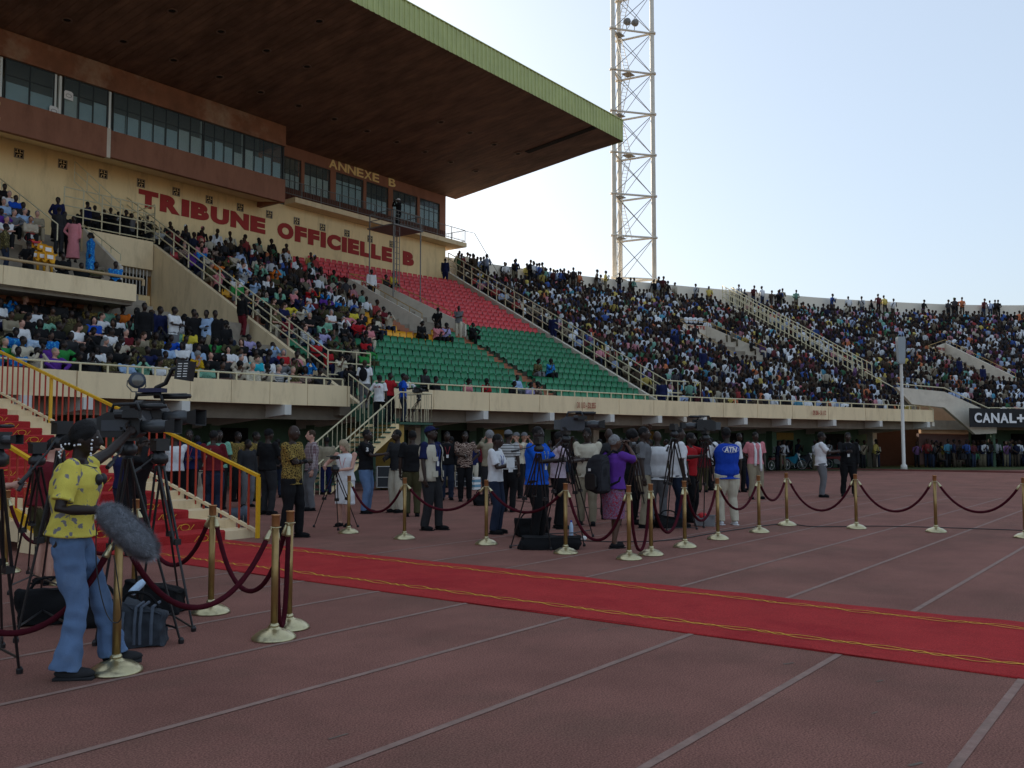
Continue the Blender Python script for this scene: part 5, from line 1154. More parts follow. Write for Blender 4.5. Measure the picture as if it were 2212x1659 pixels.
# group on the press stair
def stand(x, y, z, a, H, label, **kw):
    kw.setdefault('vox', .016); kw.setdefault('eyes', False); return make_person('person', label, (x, y, z), facing(a), H, **kw)
o, i_ = stand(22.3, 22.45, 2.13, 160, 1.8, 'man in a white tee with red lettering on the back, climbing the cream stair', top='white', arms=(((-.05, .45, .95), (0, 1, 0)), 'down'), foot_z=(0, .17), feet=((.0, .16), (.2, .16)), hem=.84)
me = text_mesh('Coca Cola', .1, .003, .002, fit=(.26, .07)); me.materials.append(M_red_l); t_ = obj('lettering', me, o); t_.location = i_['sp'](.38, -.16, .13); t_.rotation_euler = (.05, 0, -math.pi/2)
stand(23.5, 22.5, 2.3, 100, 1.76, 'man in a blue shirt on the stair landing holding out a bottle', top='blue', bottom='darkjeans', arms=('reach', 'down'), hem=.84)
stand(23.3, 22.95, 2.35, 60, 1.74, 'man in red top on the landing behind the blue shirt', top='red', arms=('reach', 'down'))
stand(22.85, 23.75, 2.75, 175, 1.8, 'man in white shirt with a black backpack, turned away at the stair head', top='white', bottom='grey', hair='brown')
bp = thing('backpack', 'black backpack on the man in white at the head of the stair', 'backpack', (22.85, 23.75, 2.75), facing(175)); b = MB(); b.ell((-.2, 0, 1.25), (.1, .15, .24), 14, 10); b.build('bag', CL['black'], bp, smooth=True)
for s_ in (1, -1): MB().path([(-.12, .1*s_, 1.48), (0, .11*s_, 1.5), (.13, .1*s_, 1.4)], .02, 6).build('strap', CL['black'], bp)
# man on the scaffold
q = sc_.location; stand(q.x+.2, q.y-.5, q.z+ztop+.03, -60, 1.75, 'cameraman in black with a white cap on top of the scaffold', top='black', sleeve='long', cap=('white', True), arms=('cam', 'cam'), vox=.02)
flush()
# ------------------------------------------------------------------ spectators
PRO = []
pv = [(('hold', 'hold'), .08, (0, 0), 'black', 'short', 'trousers'), (('cross', 'cross'), 0, (.4, 0), 'black', 'short', 'trousers'), (('hold', 'chin'), .22, (-.3, .1), 'black', 'afro', 'skirt'),
      ((((.3, .12, .62), (0, .5, .2)), ((.3, -.12, .62), (0, -.5, .2))), .05, (.5, 0), 'black', 'short', 'trousers'), (('hold', 'hold'), .3, (.1, .2), 'black', 'bun', 'skirt'), (('cross', 'hold'), -.05, (-.5, 0), 'black', 'bob', 'skirt'),
      (('cam', 'cam'), .1, (.2, 0), 'black', 'short', 'trousers'), (('hold', 'cross'), .12, (.6, .05), 'black', 'long', 'trousers')]
for i, (ar, ln, hd, hc, hst, lg_) in enumerate(pv):
    o, _ = make_person('person', None, (0, 0, -50), 0, 1.70+.03*(i % 3), 'dark', ar, ln, hd, ((.40, .12), (.38, .12)), seat=.34, top='white', bottom='black', shoes=None, hair=hc, hs=hst, leg=lg_, vox=.021, fingers=False, eyes=False, seed=40+i, sleeve='short' if i % 3 else 'long', hem=.9)
    PRO.append(o)
STP = []
for i, (ar, hst, lg_, slv) in enumerate([(('cross', 'cross'), 'short', 'trousers', 'long'), (('down', 'down'), 'short', 'trousers', 'long'), (('hold', 'hold'), 'short', 'skirt', 'short'), (('back', 'back'), 'short', 'trousers', 'short'), (('down', 'hips'), 'bun', 'robe', 'long')]):
    o, _ = make_person('person', None, (0, 0, -50), 0, 1.74, 'dark', ar, 0, (.3, 0), seat=None, top='white', bottom='black', shoes='black', hair='black', hs=hst, leg=lg_, vox=.02, fingers=False, eyes=False, seed=60+i, sleeve=slv, hem=.84); STP.append(o)
flush()
PROTO_OBJS = PRO+STP
def spawn(proto, pos, yaw, label, top, bottom, sk='dark', hair='black', group=None, capc=None, sc=1.):
    r = proto.copy(); C.objects.link(r); r.location = pos; r.rotation_euler = (0, 0, yaw); r.scale = (sc, sc, sc)
    def setm(o, m): o.material_slots[0].link = 'OBJECT'; o.material_slots[0].material = m
    setm(r, skin(sk)); r['label'] = label; r['category'] = 'person'
    if group: r['group'] = group
    for ch in proto.children:
        c = ch.copy(); C.objects.link(c); c.parent = r; n = ch.name.split('.')[0]
        if n in ('shirt', 'dress_top'): setm(c, CL[top])
        elif n in ('trousers', 'skirt', 'gown_skirt', 'shorts'): setm(c, CL[bottom])
        elif n == 'hair': setm(c, hairm(hair))
    if capc:
        MB().ell((.0, 0, 0), (.11, .1, .075), 12, 8).build('cap', CL[capc], r).location = headpos[proto.name]
    return r
COLN = dict(white='white', cream='cream', black='black', charcoal='charcoal', grey='grey', khaki='khaki', olive='olive', navy='navy', blue='blue', jeans='denim', darkjeans='dark denim', red='red', maroon='maroon', pink='pink', purple='purple', yellow='yellow', orange='orange', green='green',
    mint='mint patterned', cyan='turquoise', lightblue='light blue', lavender='lavender', blueprint='blue printed', batik='gold batik', olivebatik='olive patterned', swirl='brown patterned', plaid='plaid', sky='pale blue patterned', yblack='yellow and black', beige='beige', stripe='striped', redstripe='pink striped')
rc = random.Random(99)
PAL = ['white']*8+['lightblue']*3+['cream']*3+['black']*11+['charcoal']*6+['olive']*3+['blueprint']*4+['mint']*3+['olivebatik']*3+['maroon']*3+['red']*2+['pink']*2+['purple', 'lavender', 'yellow', 'orange', 'green', 'beige', 'beige', 'khaki', 'khaki', 'grey', 'grey', 'swirl', 'swirl', 'navy', 'navy', 'navy', 'sky', 'stripe', 'batik', 'batik']
BOT = ['black']*5+['darkjeans']*3+['khaki', 'charcoal', 'grey', 'cream', 'olive', 'navy']
# known people of the left block: photo point -> clothes (top, bottom, skin, hair, prototype)
kn = [((90, 250), 'cream'), ((190, 300), 'blueprint'), ((300, 270), 'charcoal'), ((330, 340), 'white'), ((430, 320), 'black'), ((485, 380), 'black'), ((670, 390), 'purple'), ((20, 320), 'navy'), ((90, 340), 'blueprint'), ((90, 560), 'sky'), ((40, 450), 'orange', 'tan'), ((290, 500), 'mint'), ((410, 560), 'black'),
      ((505, 540), 'white', 'fair', 'brown', 7), ((610, 540), 'blue', 'fair', 'black', 5), ((690, 480), 'white', 'fair', 'brown', 3), ((730, 630), 'white'), ((880, 600), 'khaki', 'fair', 'brown', 4), ((990, 560), 'white', 'fair', 'red', 5), ((820, 480), 'orange', 'dark', 'black', 4), ((1060, 500), 'yellow', 'brown'), ((1230, 420), 'olivebatik'), ((1340, 460), 'mint'), ((1380, 520), 'cream'),
      ((1450, 570), 'maroon', 'fair', 'brown', 3), ((1380, 640), 'green'), ((1260, 720), 'yblack', 'tan', 'grey', 2), ((1450, 720), 'beige', 'fair', 'blonde', 4), ((1530, 710), 'white', 'fair', 'black', 5), ((1650, 760), 'cyan', 'fair', 'brown', 4), ((1700, 740), 'beige'), ((1830, 720), 'red', 'fair', 'grey', 5), ((1900, 740), 'pink'), ((1980, 790), 'blueprint'), ((2060, 800), 'blueprint'), ((2160, 820), 'lavender'),
      ((1550, 480), 'white'), ((1670, 540), 'white'), ((1600, 590), 'lavender'), ((1790, 650), 'lightblue'), ((700, 740), 'olivebatik'), ((900, 740), 'olivebatik'), ((1090, 740), 'olivebatik'), ((640, 750), 'charcoal'), ((560, 690), 'black'), ((430, 690), 'green'), ((1150, 650), 'blue', 'dark'), ((1240, 620), 'white'), ((1850, 610), 'black'), ((1930, 680), 'olive'), ((2000, 730), 'charcoal'), ((2080, 730), 'black'), ((1760, 590), 'black')]
kn = [(((x/1.8433)/1.6492, (900+y/1.8433)/1.6492),)+tuple(r) for (x, y), *r in kn]
EU = set(); used = set(); nind = 0; LATE = []      # LATE: far or surplus people for the single crowd object
for k in range(7):
    cols = [q for q in row_pts(k, 2.9, SA-.12, .52)]; cols = [q for q in cols if -40 < proj(q[1]+np.array([0, 0, .9]))[0] < 790]
    n_ = 0
    for s, p, t, n in reversed(cols):
        px, py, z = proj(p+np.array([0, 0, .75])); 
        if k >= 4 and px > 560-60*(k-4): continue
        best = min(range(len(kn)), key=lambda i: (kn[i][0][0]-px)**2+(kn[i][0][1]-py)**2); d = math.hypot(kn[best][0][0]-px, kn[best][0][1]-py)
        a = math.atan2(t[1], t[0])
        if d < 15 and best not in used:
            e = kn[best]; used.add(best); top = e[1]; sk_ = e[2] if len(e) > 2 else 'dark'; hr = e[3] if len(e) > 3 else 'black'; pr = PRO[e[4]] if len(e) > 4 else PRO[rc.choice([0, 1, 3, 6])]
        else:
            if rc.random() < .07:
                EL = lambda t_: ('another '+t_ if t_ in EU else (EU.add(t_) or t_)); obj('stadium_seat', SEATM['green'], loc=tuple(p), rz=a, label=EL(f'empty green seat, {ORD[k]} row of left block, first by the sloping wall' if n_ == 0 else f'empty green seat, {ORD[k]} row of left block, after {ordn(n_-1)} sitter from wall'), cat='seat', group='green plastic seats in rows'); continue
            top = rc.choice(PAL); fr = rc.random() < .16; sk_ = 'fair' if fr else rc.choice(['dark', 'dark', 'deep', 'brown']); hr = rc.choice(['brown', 'grey', 'blonde']) if fr else 'black'; pr = rc.choice(PRO)
        i_ = PRO.index(pr); who = 'woman' if i_ in (2, 4, 5, 7) else 'man'
        if px > 790: continue
        spawn(pr, (p[0]+rc.uniform(-.05, .05), p[1]+rc.uniform(-.05, .08), p[2]-.02), a-math.pi/2+rc.uniform(-.45, .35), f'{who} in {COLN[top]} top, {ORD[k]} row of left block, {ordn(n_)} from sloping wall', top, rc.choice(BOT), sk_, hr, 'spectators seated in the left block', sc=rc.uniform(1.0, 1.1)); n_ += 1; nind += 1
print('left block people', nind)
# standing people in the gap by the sloping wall
for px, hy, k, top, bot, a, pr, lab in [(310, 603, 4, 'black', 'black', 30, 1, 'man in a black suit standing at the end of the raised balcony'), (345, 598, 4.6, 'navy', 'navy', 60, 1, 'man in a dark suit with tie holding a paper beside the balcony end'), (374, 614, 4.2, 'white', 'grey', 70, 2, 'woman in a white blouse standing before the sloping wall'),
        (418, 612, 4.4, 'black', 'black', 40, 1, 'man in black with red tie standing before the sloping wall'), (446, 620, 4.2, 'lightblue', 'khaki', -20, 0, 'capped officer in a pale shirt against the sloping wall'), (463, 624, 4.0, 'black', 'black', 20, 1, 'figure in black behind the capped officer by the sloping wall'), (482, 614, 3.9, 'black', 'charcoal', 200, 1, 'man in a black jacket turned away by the sloping wall')]:
    s = min(np.arange(3.5, 5.0, .01), key=lambda s: abs(proj(SP(s, frac(k), fl(k)+1))[0]-px)); p = SP(s, frac(k), 0); zf = fl(int(k)); hh = PP(px, hy, p, np.array([cy_, sy_, 0]))[2]-zf
    spawn(STP[pr], (p[0], p[1], zf), facing(a), lab, top, bot, sc=min(max(hh/1.78, .9), 1.12))
s = min(np.arange(3.5, 5.1, .01), key=lambda s: abs(proj(SP(s, frac(6), fl(6)+1))[0]-546)); p = min([wa(u) for u in np.arange(.05, .6, .005)], key=lambda p: abs(proj(p)[0]-556)); spawn(STP[1], (p[0]-.75, p[1], 5.75), facing(150), 'man in black with dark red trousers standing beside the sloping wall rail', 'black', 'maroon')
# ---- middle block
last = {}; mid = []
for it in sorted(CROWD_MID, key=lambda q: (q[2], q[6])):
    z, col, k, j, p, a, s = it
    if k in last and np.linalg.norm(p-last[k]) < .44: continue
    last[k] = p; mid.append(it)
mid.sort(key=lambda q: q[0]); cnt = {}
RB = [q for q in mid]
NI = 300-nind-75
ind = sorted(mid[:NI], key=lambda q: (q[2], q[6]))
for z, col, k, j, p, a, s in ind:
    n_ = cnt.get(k, 0); cnt[k] = n_+1; top = rc.choice(PAL); fr = rc.random() < .2; sk_ = 'fair' if fr else rc.choice(['dark', 'dark', 'deep', 'brown']); hr = rc.choice(['brown', 'grey', 'blonde', 'brown']) if fr else 'black'; pr = rc.choice(PRO); who = 'woman' if PRO.index(pr) in (2, 4, 5, 7) else 'man'
    spawn(pr, (p[0], p[1]+rc.uniform(-.03, .06), p[2]), a-math.pi/2+rc.uniform(-.4, .4), f'{who} in {COLN[top]} top, {ORD[k]} row right of climbing railing, {ordn(n_)} from it', top, rc.choice(BOT), sk_, hr, 'spectators seated right of the climbing railing', sc=rc.uniform(.95, 1.06))
for z, col, k, j, p, a, s in mid[NI:]: LATE.append((p, a-math.pi/2+rc.uniform(-.4, .4), 0))
print('mid', len(mid), 'ind', NI)
# ---- singled-out spectators placed at photo points: (px, head y, row dz, kind)
def place_seat(px, hy, top, bot, lab, pr=0, sk_='dark', a=None, stand_=False, hh=None):
    s, k = surf_inv(px, hy, (1.72 if stand_ else 1.16)); k = max(k, 0); f, t = FT(s); d = (t-f)/np.linalg.norm(t-f); p = SP(s, frac(k+(.2 if stand_ else .45)), fl(k)); y = math.atan2(d[1], d[0])+math.pi
    spawn((STP if stand_ else PRO)[pr], tuple(p), y if a is None else facing(a), lab, top, bot, sk_)
for e in [(911, 697, 'black', 'black', 'woman in black seated at the foot of the PORTE exit, leftmost of the group', 4), (952, 703, 'pink', 'black', 'man in a pink checked shirt seated at the foot of the PORTE exit', 3), (966, 706, 'lavender', 'black', 'woman in mauve beside the pink shirt at the PORTE exit', 2), (1033, 694, 'black', 'black', 'man in black sitting alone just right of the PORTE exit', 3),
          (1170, 778, 'olivebatik', 'grey', 'woman in brown print seated among the empty green seats, left of the pair', 4), (1190, 782, 'blueprint', 'black', 'woman in turquoise print seated among the empty green seats, right of the pair', 2), (948, 812, 'black', 'black', 'man in black suit in the front row behind the parapet rail', 1), (1013, 816, 'pink', 'maroon', 'woman in a pink print in the front row of green seats', 4),
          (1057, 823, 'red', 'red', 'woman in red in the front row of green seats', 2), (1110, 828, 'black', 'blue', 'woman in black and blue in the front row near the brown steps', 4), (1125, 818, 'lightblue', 'grey', 'woman in a sky blue top near the foot of the brown steps', 0), (1145, 832, 'lavender', 'grey', 'woman in pale lilac in front row at the brown steps', 4), (1172, 832, 'swirl', 'beige', 'woman in brown print in front row right of the brown steps', 2),
          (918, 806, 'charcoal', 'black', 'man in dark shirt in the front row beside the tripod', 0), (893, 803, 'white', 'black', 'man in a white shirt leaning at the front row rail', 3), (810, 580, 'white', 'black', 'man in a white football shirt standing above the PORTE exit', 1, 'dark', 30, True), (850, 592, 'yellow', 'black', 'child in yellow above the PORTE exit', 0), (838, 592, 'charcoal', 'black', 'man in dark shirt above the PORTE exit', 1),
          (830, 663, 'maroon', 'maroon', 'woman in a dusty red suit seated on the yellow seats', 1)]: place_seat(*e)
place_seat(944, 664, 'black', 'black', 'man in black standing inside the PORTE exit with back to its wall', 3, 'dark', 150, True)
place_seat(992, 664, 'grey', 'cream', 'man in grey shirt and white trousers standing with arms crossed at the PORTE exit', 0, 'dark', -10, True)
for px, hy, lab in ((963, 558, 'guard in navy at the top of the climbing rail by the building corner'), (1197, 684, 'guard in navy halfway down the climbing rail beside the red seats'), (1437, 816, 'guard in navy near the foot of the climbing rail'), (1455, 712, 'guard in dark uniform at the exit box in the packed stand'), (1523, 748, 'guard in navy inside the exit box of the packed stand'), (2130, 785, 'guard in blue inside the exit box of the far bend'), (2068, 770, 'guard in dark uniform at the exit box of the far bend')):
    place_seat(px, hy, 'navy', 'navy', lab, 1, 'dark', 170 if px < 1500 else 20, True)
# ---- balcony people
def vstand(x, y, z, a, top, bot, lab, pr=1, sk_='dark', seat_=False, hair='black', sc=1.): spawn((PRO if seat_ else STP)[pr], (x, y, z), facing(a), lab, top, bot, sk_, hair, sc=sc)
def vat(px, hy, Y, h): # point on balcony plane Y whose head shows at (px,hy)
    p = PY(px, hy, Y); return p[0], Y, p[2]-h
for px, hy, Y, a, top, bot, lab, pr in [(128, 445, 33.6, 180, 'charcoal', 'charcoal', 'man in a grey suit standing with back turned on the raised balcony', 1), (160, 465, 33.2, 10, 'pink', 'pink', 'woman in a long pink gown standing on the raised balcony', 4), (197, 500, 32.4, -60, 'blueprint', 'blueprint', 'woman in a long blue print gown at the diagonal stair wall', 4), (126, 424, 34.6, 0, 'navy', 'black', 'woman with large dark headwrap on the raised balcony', 4),
        (12, 480, 31.2, 120, 'olivebatik', 'darkjeans', 'man in camouflage print shirt at the raised balcony rail, far left', 1), (62, 517, 30.9, 160, 'black', 'black', 'man in black at the raised balcony rail near the yellow seats', 3), (140, 455, 34.0, 30, 'black', 'black', 'man in black behind the grey suit on the raised balcony', 1)]:
    x, y, z = vat(px, hy, Y, 1.76); vstand(x, y, z, a, top, bot, lab, pr)
for px, hy, top, lab in [(250, 567, 'blueprint', 'man in a blue and white shirt seated at the balcony rail, rightmost'), (208, 568, 'olive', 'man in olive seated behind the balcony rail, second from right'), (176, 570, 'black', 'man in black seated behind the balcony rail, third from right'), (137, 548, 'black', 'man in a black suit seated behind the balcony rail near the yellow seats')]:
    x, y, z = vat(px, hy, 30.5, 1.2); vstand(x, y, z, 25, top, 'black', lab, rc.choice([0, 1, 3]), seat_=True)
seated = [(10, 400, 'black', 'dark'), (20, 415, 'white', 'fair'), (34, 425, 'blue', 'dark'), (8, 432, 'lightblue', 'fair'), (50, 440, 'charcoal', 'dark'), (30, 455, 'grey', 'fair'), (53, 452, 'lightblue', 'fair'), (80, 458, 'khaki', 'fair'), (14, 470, 'white', 'fair'), (2, 452, 'purple', 'dark'), (66, 470, 'beige', 'tan')]
for i, (px, hy, top, sk_) in enumerate(seated):
    Yv = float(np.interp(hy, [395, 475], [36.5, 33.2])); x, y, z = vat(px, hy, Yv, 1.18); vstand(x, y, z, 40, top, rc.choice(['black', 'khaki', 'charcoal']), f'seated guest in {COLN[top]} top on the raised balcony, {ordn(i)} from the top', rc.choice([0, 1, 3]), sk_, True, 'grey' if sk_ == 'fair' else 'black')
for i, (px, hy) in enumerate([(68, 504), (80, 520), (92, 528), (104, 532), (78, 544), (92, 546), (108, 548)]):
    Yv = 33.0-.2*i; x, y, z = vat(px+4, hy, Yv, .65); c_ = 'red' if i == 0 else 'yellow'
    o = obj('stadium_seat', SEATM[c_], loc=(x, y, z), rz=0, label=f'{c_} seat with a white paper on it on the raised balcony, {ordn(i)} from the top', cat='seat', group='reserved seats with papers'); o.scale = (1.05, 1.05, 1.05)
    MB().box((0, .1, .52), (.2, .012, .13)).build('seat_paper', M_paper, o)
plat = [(188, 455, 'navy'), (205, 450, 'charcoal'), (225, 446, 'black'), (240, 430, 'black'), (257, 412, 'white'), (273, 425, 'black'), (285, 412, 'grey'), (302, 416, 'khaki'), (318, 425, 'black'), (214, 470, 'black'), (250, 455, 'black'), (270, 462, 'charcoal'), (296, 458, 'black'), (176, 470, 'black'), (232, 470, 'black')]
for i, (px, hy, top) in enumerate(plat):
    Yv = 38.0+.9*((i*7 % 5)/5); x, y, z = vat(px, hy, Yv, 1.74); z = max(z, 10.27) if z > 9.6 else 10.27-.35*(i > 8); vstand(x, y, 10.27 if i < 9 else 9.95, rc.choice([20, 180, 60, 150]), top, 'black', f'person in {COLN[top]} on the railed platform, {ordn(i)} of the group from left' if i < 9 else f'dark figure behind the platform bars, {ordn(i-9)} of the lower group', rc.choice([0, 1, 3]), sc=.97)
# people in the shade under the overhang, left and centre
und = [(340, 940), (358, 935), (425, 932), (445, 944), (535, 935), (600, 925), (706, 930), (960, 938), (975, 936), (1022, 934), (1040, 940), (1080, 935), (1148, 940), (1188, 940), (1226, 944), (1244, 938), (1296, 930), (1340, 928), (1352, 936), (1405, 930), (1440, 934), (1517, 926), (1535, 936), (1552, 925), (1618, 936)]
for i, (px, hy) in enumerate(und):
    zz = rc.uniform(22, 30) if px < 700 else rc.uniform(27, 37); p = AT(px, 950, zz); top = rc.choice(['black', 'charcoal', 'white', 'navy', 'olivebatik', 'grey', 'black', 'khaki', 'maroon'])
    spawn(rc.choice(STP[:4]), (p[0], p[1], 0), facing(rc.uniform(0, 360)), f'bystander in {COLN[top]} top shaded under the parapet, {ordn(i)} from the left', top, rc.choice(BOT), sc=rc.uniform(.95, 1.05))
for p_ in PROTO_OBJS:
    for c in list(p_.children): bpy.data.objects.remove(c)
    bpy.data.objects.remove(p_)
# ------------------------------------------------------------------ the packed crowd as one object
def lowp(seat_, v=0):
    b = MB(); r = random.Random(v); parts = []
    def mk(f): i0 = len(b.v); f(); return (i0, len(b.v))
    def rg(z, a, w_, x=0, n=7): return [(x+math.cos(2*math.pi*i/n)*a, math.sin(2*math.pi*i/n)*w_, z) for i in range(n)]
    H = .42 if seat_ else .9; ln = r.uniform(.0, .12); hy = r.uniform(-.04, .04)
    sk = []; tp = []; bt = []
    tp.append(mk(lambda: b.rings([rg(H-.06, .12, .17), rg(H+.2, .115, .165, ln*.5), rg(H+.42, .115, .2, ln), rg(H+.53, .06, .09, ln)])))
    tp.append(mk(lambda: [b.path([(ln, s*.2, H+.47), (ln+.03, s*.27, H+.2), (ln+.12, s*.24, H+.1)], [.058, .052, .045], 5) for s in (1, -1)]))
    ah = r.choice([.1, .1, .35]) if seat_ else r.choice([.05, .45])
    sk.append(mk(lambda: [b.path([(ln+.1, s*.24, H+.11), (ln+.27, s*.1, H+ah)], [.04, .032], 5) for s in (1, -1)]))
    hd = mk(lambda: b.ell((ln+.03, hy, H+.70), (.1, .084, .125), 8, 6)); nk = mk(lambda: b.path([(ln, 0, H+.5), (ln+.02, hy, H+.62)], [.055, .05], 5))
    hr = mk(lambda: b.ell((ln+.01, hy, H+.735), (.104, .09, .105), 8, 5))
    if seat_: bt.append(mk(lambda: [b.path([(0, s*.1, H), (.4, s*.13, H+.03), (.4, s*.13, .05)], [.09, .075, .055], 6) for s in (1, -1)]))
    else: bt.append(mk(lambda: [b.path([(0, s*.09, H), (.02, s*.1, .48), (0, s*.11, .03)], [.095, .07, .06], 6) for s in (1, -1)]))
    tris = []
    for f in b.f:
        for i in range(1, len(f)-1): tris.append((f[0], f[i], f[i+1]))
    lab = np.zeros(len(b.v), int)  # 0 skin 1 top 2 bottom 3 hair
    for a, z in tp: lab[a:z] = 1
    for a, z in bt: lab[a:z] = 2
    lab[hr[0]:hr[1]] = 3
    return np.array(b.v), np.array(tris), lab
LP_S = [lowp(True, v) for v in range(6)]; LP_T = [lowp(False, v) for v in range(4)]
rn = np.random.RandomState(4); items = []   # (pos, yaw, standing)
for k in range(NR):
    for s0, s1 in ((SB+.07, SC2-.06), (SC2+.1, 12.6)):
        for s, p, t, n in row_pts(k, s0, s1, .455):
            if in_vom(s, k, .01): continue
            if s > SC2 and k < 3 and s < 9.75: continue
            px, py, z = proj(p)
            if px > 2290: continue
            if abs(s-11.0) < .02: continue
            den = .95 if k > 0 else .8
            if rn.rand() > den: continue
            q = p.copy(); q[:2] += rn.normal(0, .05, 2); a = math.atan2(t[1], t[0])-math.pi/2
            items.append((q, a+rn.normal(0, .35), rn.rand() < .02))
for s in np.arange(SB+.1, 12.4, .018):
    if rn.rand() < (.62 if s < 8.3 else .3)*(.35+1.1*(math.sin(s*9)>-.2)):
        p = SP(s, rn.uniform(1.0, 1.03), 12.45+(.28 if rn.rand() < .5 else 0)); f, t = FT(s); d = (t-f)/np.linalg.norm(t-f); items.append((p, math.atan2(d[1], d[0])+(math.pi if rn.rand() < .8 else 0)+rn.normal(0, .4), True))
for s in np.arange(SB+.2, SC2-.1, .03):   # under the far parapet
    if rn.rand() < .5: items.append((SP(s, rn.uniform(.08, .22), 0), math.atan2(-.97, -.2)+rn.normal(0, .7), True))
for s in np.arange(SC2+.05, 12.2, .016):
    if rn.rand() < .75: items.append((SP(s, rn.uniform(-.02, .12), 0.01), math.atan2(-.6, -.8)+rn.normal(0, .6), rn.rand() < .85))
for p, a, st_ in LATE: items.append((p, a, bool(st_)))
tops = np.array([srgb(*c) for c in [(215, 218, 222)]*17+[(150, 170, 205)]*4+[(28, 26, 28)]*14+[(60, 58, 62)]*6+[(35, 40, 70)]*6+[(160, 40, 40)]*3+[(95, 35, 40)]*3+[(200, 175, 60)]*3+[(60, 115, 75)]*2+[(110, 170, 150)]*2+[(40, 85, 165)]*3+[(200, 105, 45)]*2+[(195, 120, 130)]*2+[(140, 125, 100)]*5+[(190, 180, 155)]*4+[(75, 60, 45)]*7+[(60, 150, 180)]*2+[(110, 70, 120)]*2])
bots = np.array([srgb(*c) for c in [(30, 30, 34)]*6+[(45, 52, 70)]*4+[(100, 92, 75)]*2+[(70, 60, 50)]*2])
VV, TT, CC = [], [], []; off = 0
for p, a, st_ in items:
    V, T, L_ = (LP_T[rn.randint(4)] if st_ else LP_S[rn.randint(6)]); sc = rn.uniform(.93, 1.06); c, s = math.cos(a), math.sin(a)
    W = np.empty_like(V); W[:, 0] = (V[:, 0]*c-V[:, 1]*s)*sc+p[0]; W[:, 1] = (V[:, 0]*s+V[:, 1]*c)*sc+p[1]; W[:, 2] = V[:, 2]*sc+p[2]
    skc = np.array([.04, .023, .016])*rn.uniform(.6, 1.7); cols = np.stack([skc, (lambda c: (c*.78+c.mean()*.22)*rn.uniform(.55, 1.08))(tops[rn.randint(len(tops))]), bots[rn.randint(len(bots))], np.array([.01, .009, .009]) if rn.rand() > .09 else tops[rn.randint(len(tops))]])
    VV.append(W); TT.append(T+off); CC.append(cols[L_]); off += len(V)
VV = np.concatenate(VV); TT = np.concatenate(TT); CC = np.concatenate(CC); print('crowd', len(items), 'tris', len(TT))
me = bpy.data.meshes.new('crowd'); me.vertices.add(len(VV)); me.vertices.foreach_set('co', VV.astype(np.float32).ravel()); me.loops.add(len(TT)*3); me.loops.foreach_set('vertex_index', TT.astype(np.int32).ravel())
me.polygons.add(len(TT)); me.polygons.foreach_set('loop_start', np.arange(0, len(TT)*3, 3, dtype=np.int32)); me.polygons.foreach_set('use_smooth', np.ones(len(TT), bool)); me.update(calc_edges=True)
ca = me.color_attributes.new('clothing', 'FLOAT_COLOR', 'POINT'); ca.data.foreach_set('color', np.concatenate([CC, np.ones((len(CC), 1))], 1).astype(np.float32).ravel())
mc = mat('crowd_clothing', (.5, .5, .5), .85, 0, spec=.15); at = mc.node_tree.nodes.new('ShaderNodeVertexColor'); at.layer_name = 'clothing'; mc.node_tree.links.new(at.outputs[0], shade(mc).inputs['Base Color']); me.materials.append(mc)
obj('crowd', me, label='packed crowd of spectators filling the far stand and its rim', cat='crowd', kind='stuff')
# ------------------------------------------------------------------ brass stanchions and velvet ropes
M_brass = mat('brass_base', (.52, .46, .27), .28, .15, 5, .15, 30, metal=.85, stain=(.3, .26, .18), stain_s=9, stain_a=.8, fine=0)
M_pole = mat('aged_gold_pole', (.34, .22, .085), .38, .2, 6, .1, 30, metal=.7)
M_cap = mat('copper_cap', (.42, .2, .08), .4, .1, 6, metal=.5)
M_velv = mat('maroon_velvet', (.06, .007, .013), .95, .15, 20, .5, 150, spec=.1)
HS = 1.015
base = MB().lathe([(.001, .105), (.035, .104), (.045, .088), (.07, .078), (.11, .066), (.15, .042), (.178, .018), (.182, .006), (.182, 0)], n=36).mesh('base', M_brass, True)
pole = MB().lathe([(.029, .09), (.029, HS-.1)], n=20).mesh('pole', M_pole, True); capm = MB().lathe([(.030, HS-.1), (.033, HS-.095), (.033, HS-.012), (.038, HS-.01), (.038, HS), (.001, HS+.002)], n=20).mesh('cap', M_cap, True)
ringm = MB().path([(math.cos(t)*.043, math.sin(t)*.043, HS-.105) for t in np.linspace(0, 2*math.pi, 17)], .005, 5, closed_ends=False).mesh('ring', M_brass, True)
collar = MB().lathe([(.04, .088), (.042, .11), (.031, .125)], n=20).mesh('collar', M_brass, True)
SX = {'S1': (3.59, 6.2), 'S2': (5.35, 7.61), 'S3': (4.97, 6.2), 'S4': (5.32, 6.44), 'S0': (2.5, 6.9), 'B1': (5.42, 9.05), 'B2': (5.44, 10.5), 'B3': (5.44, 11.99)}
far = [(753, 1151.5), (873.6, 1164), (1050.5, 1176), (1222, 1195.4), (1359, 1208), (1406.6, 1199), (1479.5, 1182), (1551, 1165), (1640, 1150), (1700, 1135), (1850, 1142), (2022, 1149.5), (2215, 1162)]
for i, p in enumerate(far): q = G(*p); SX[f'F{i}'] = (q[0], q[1])
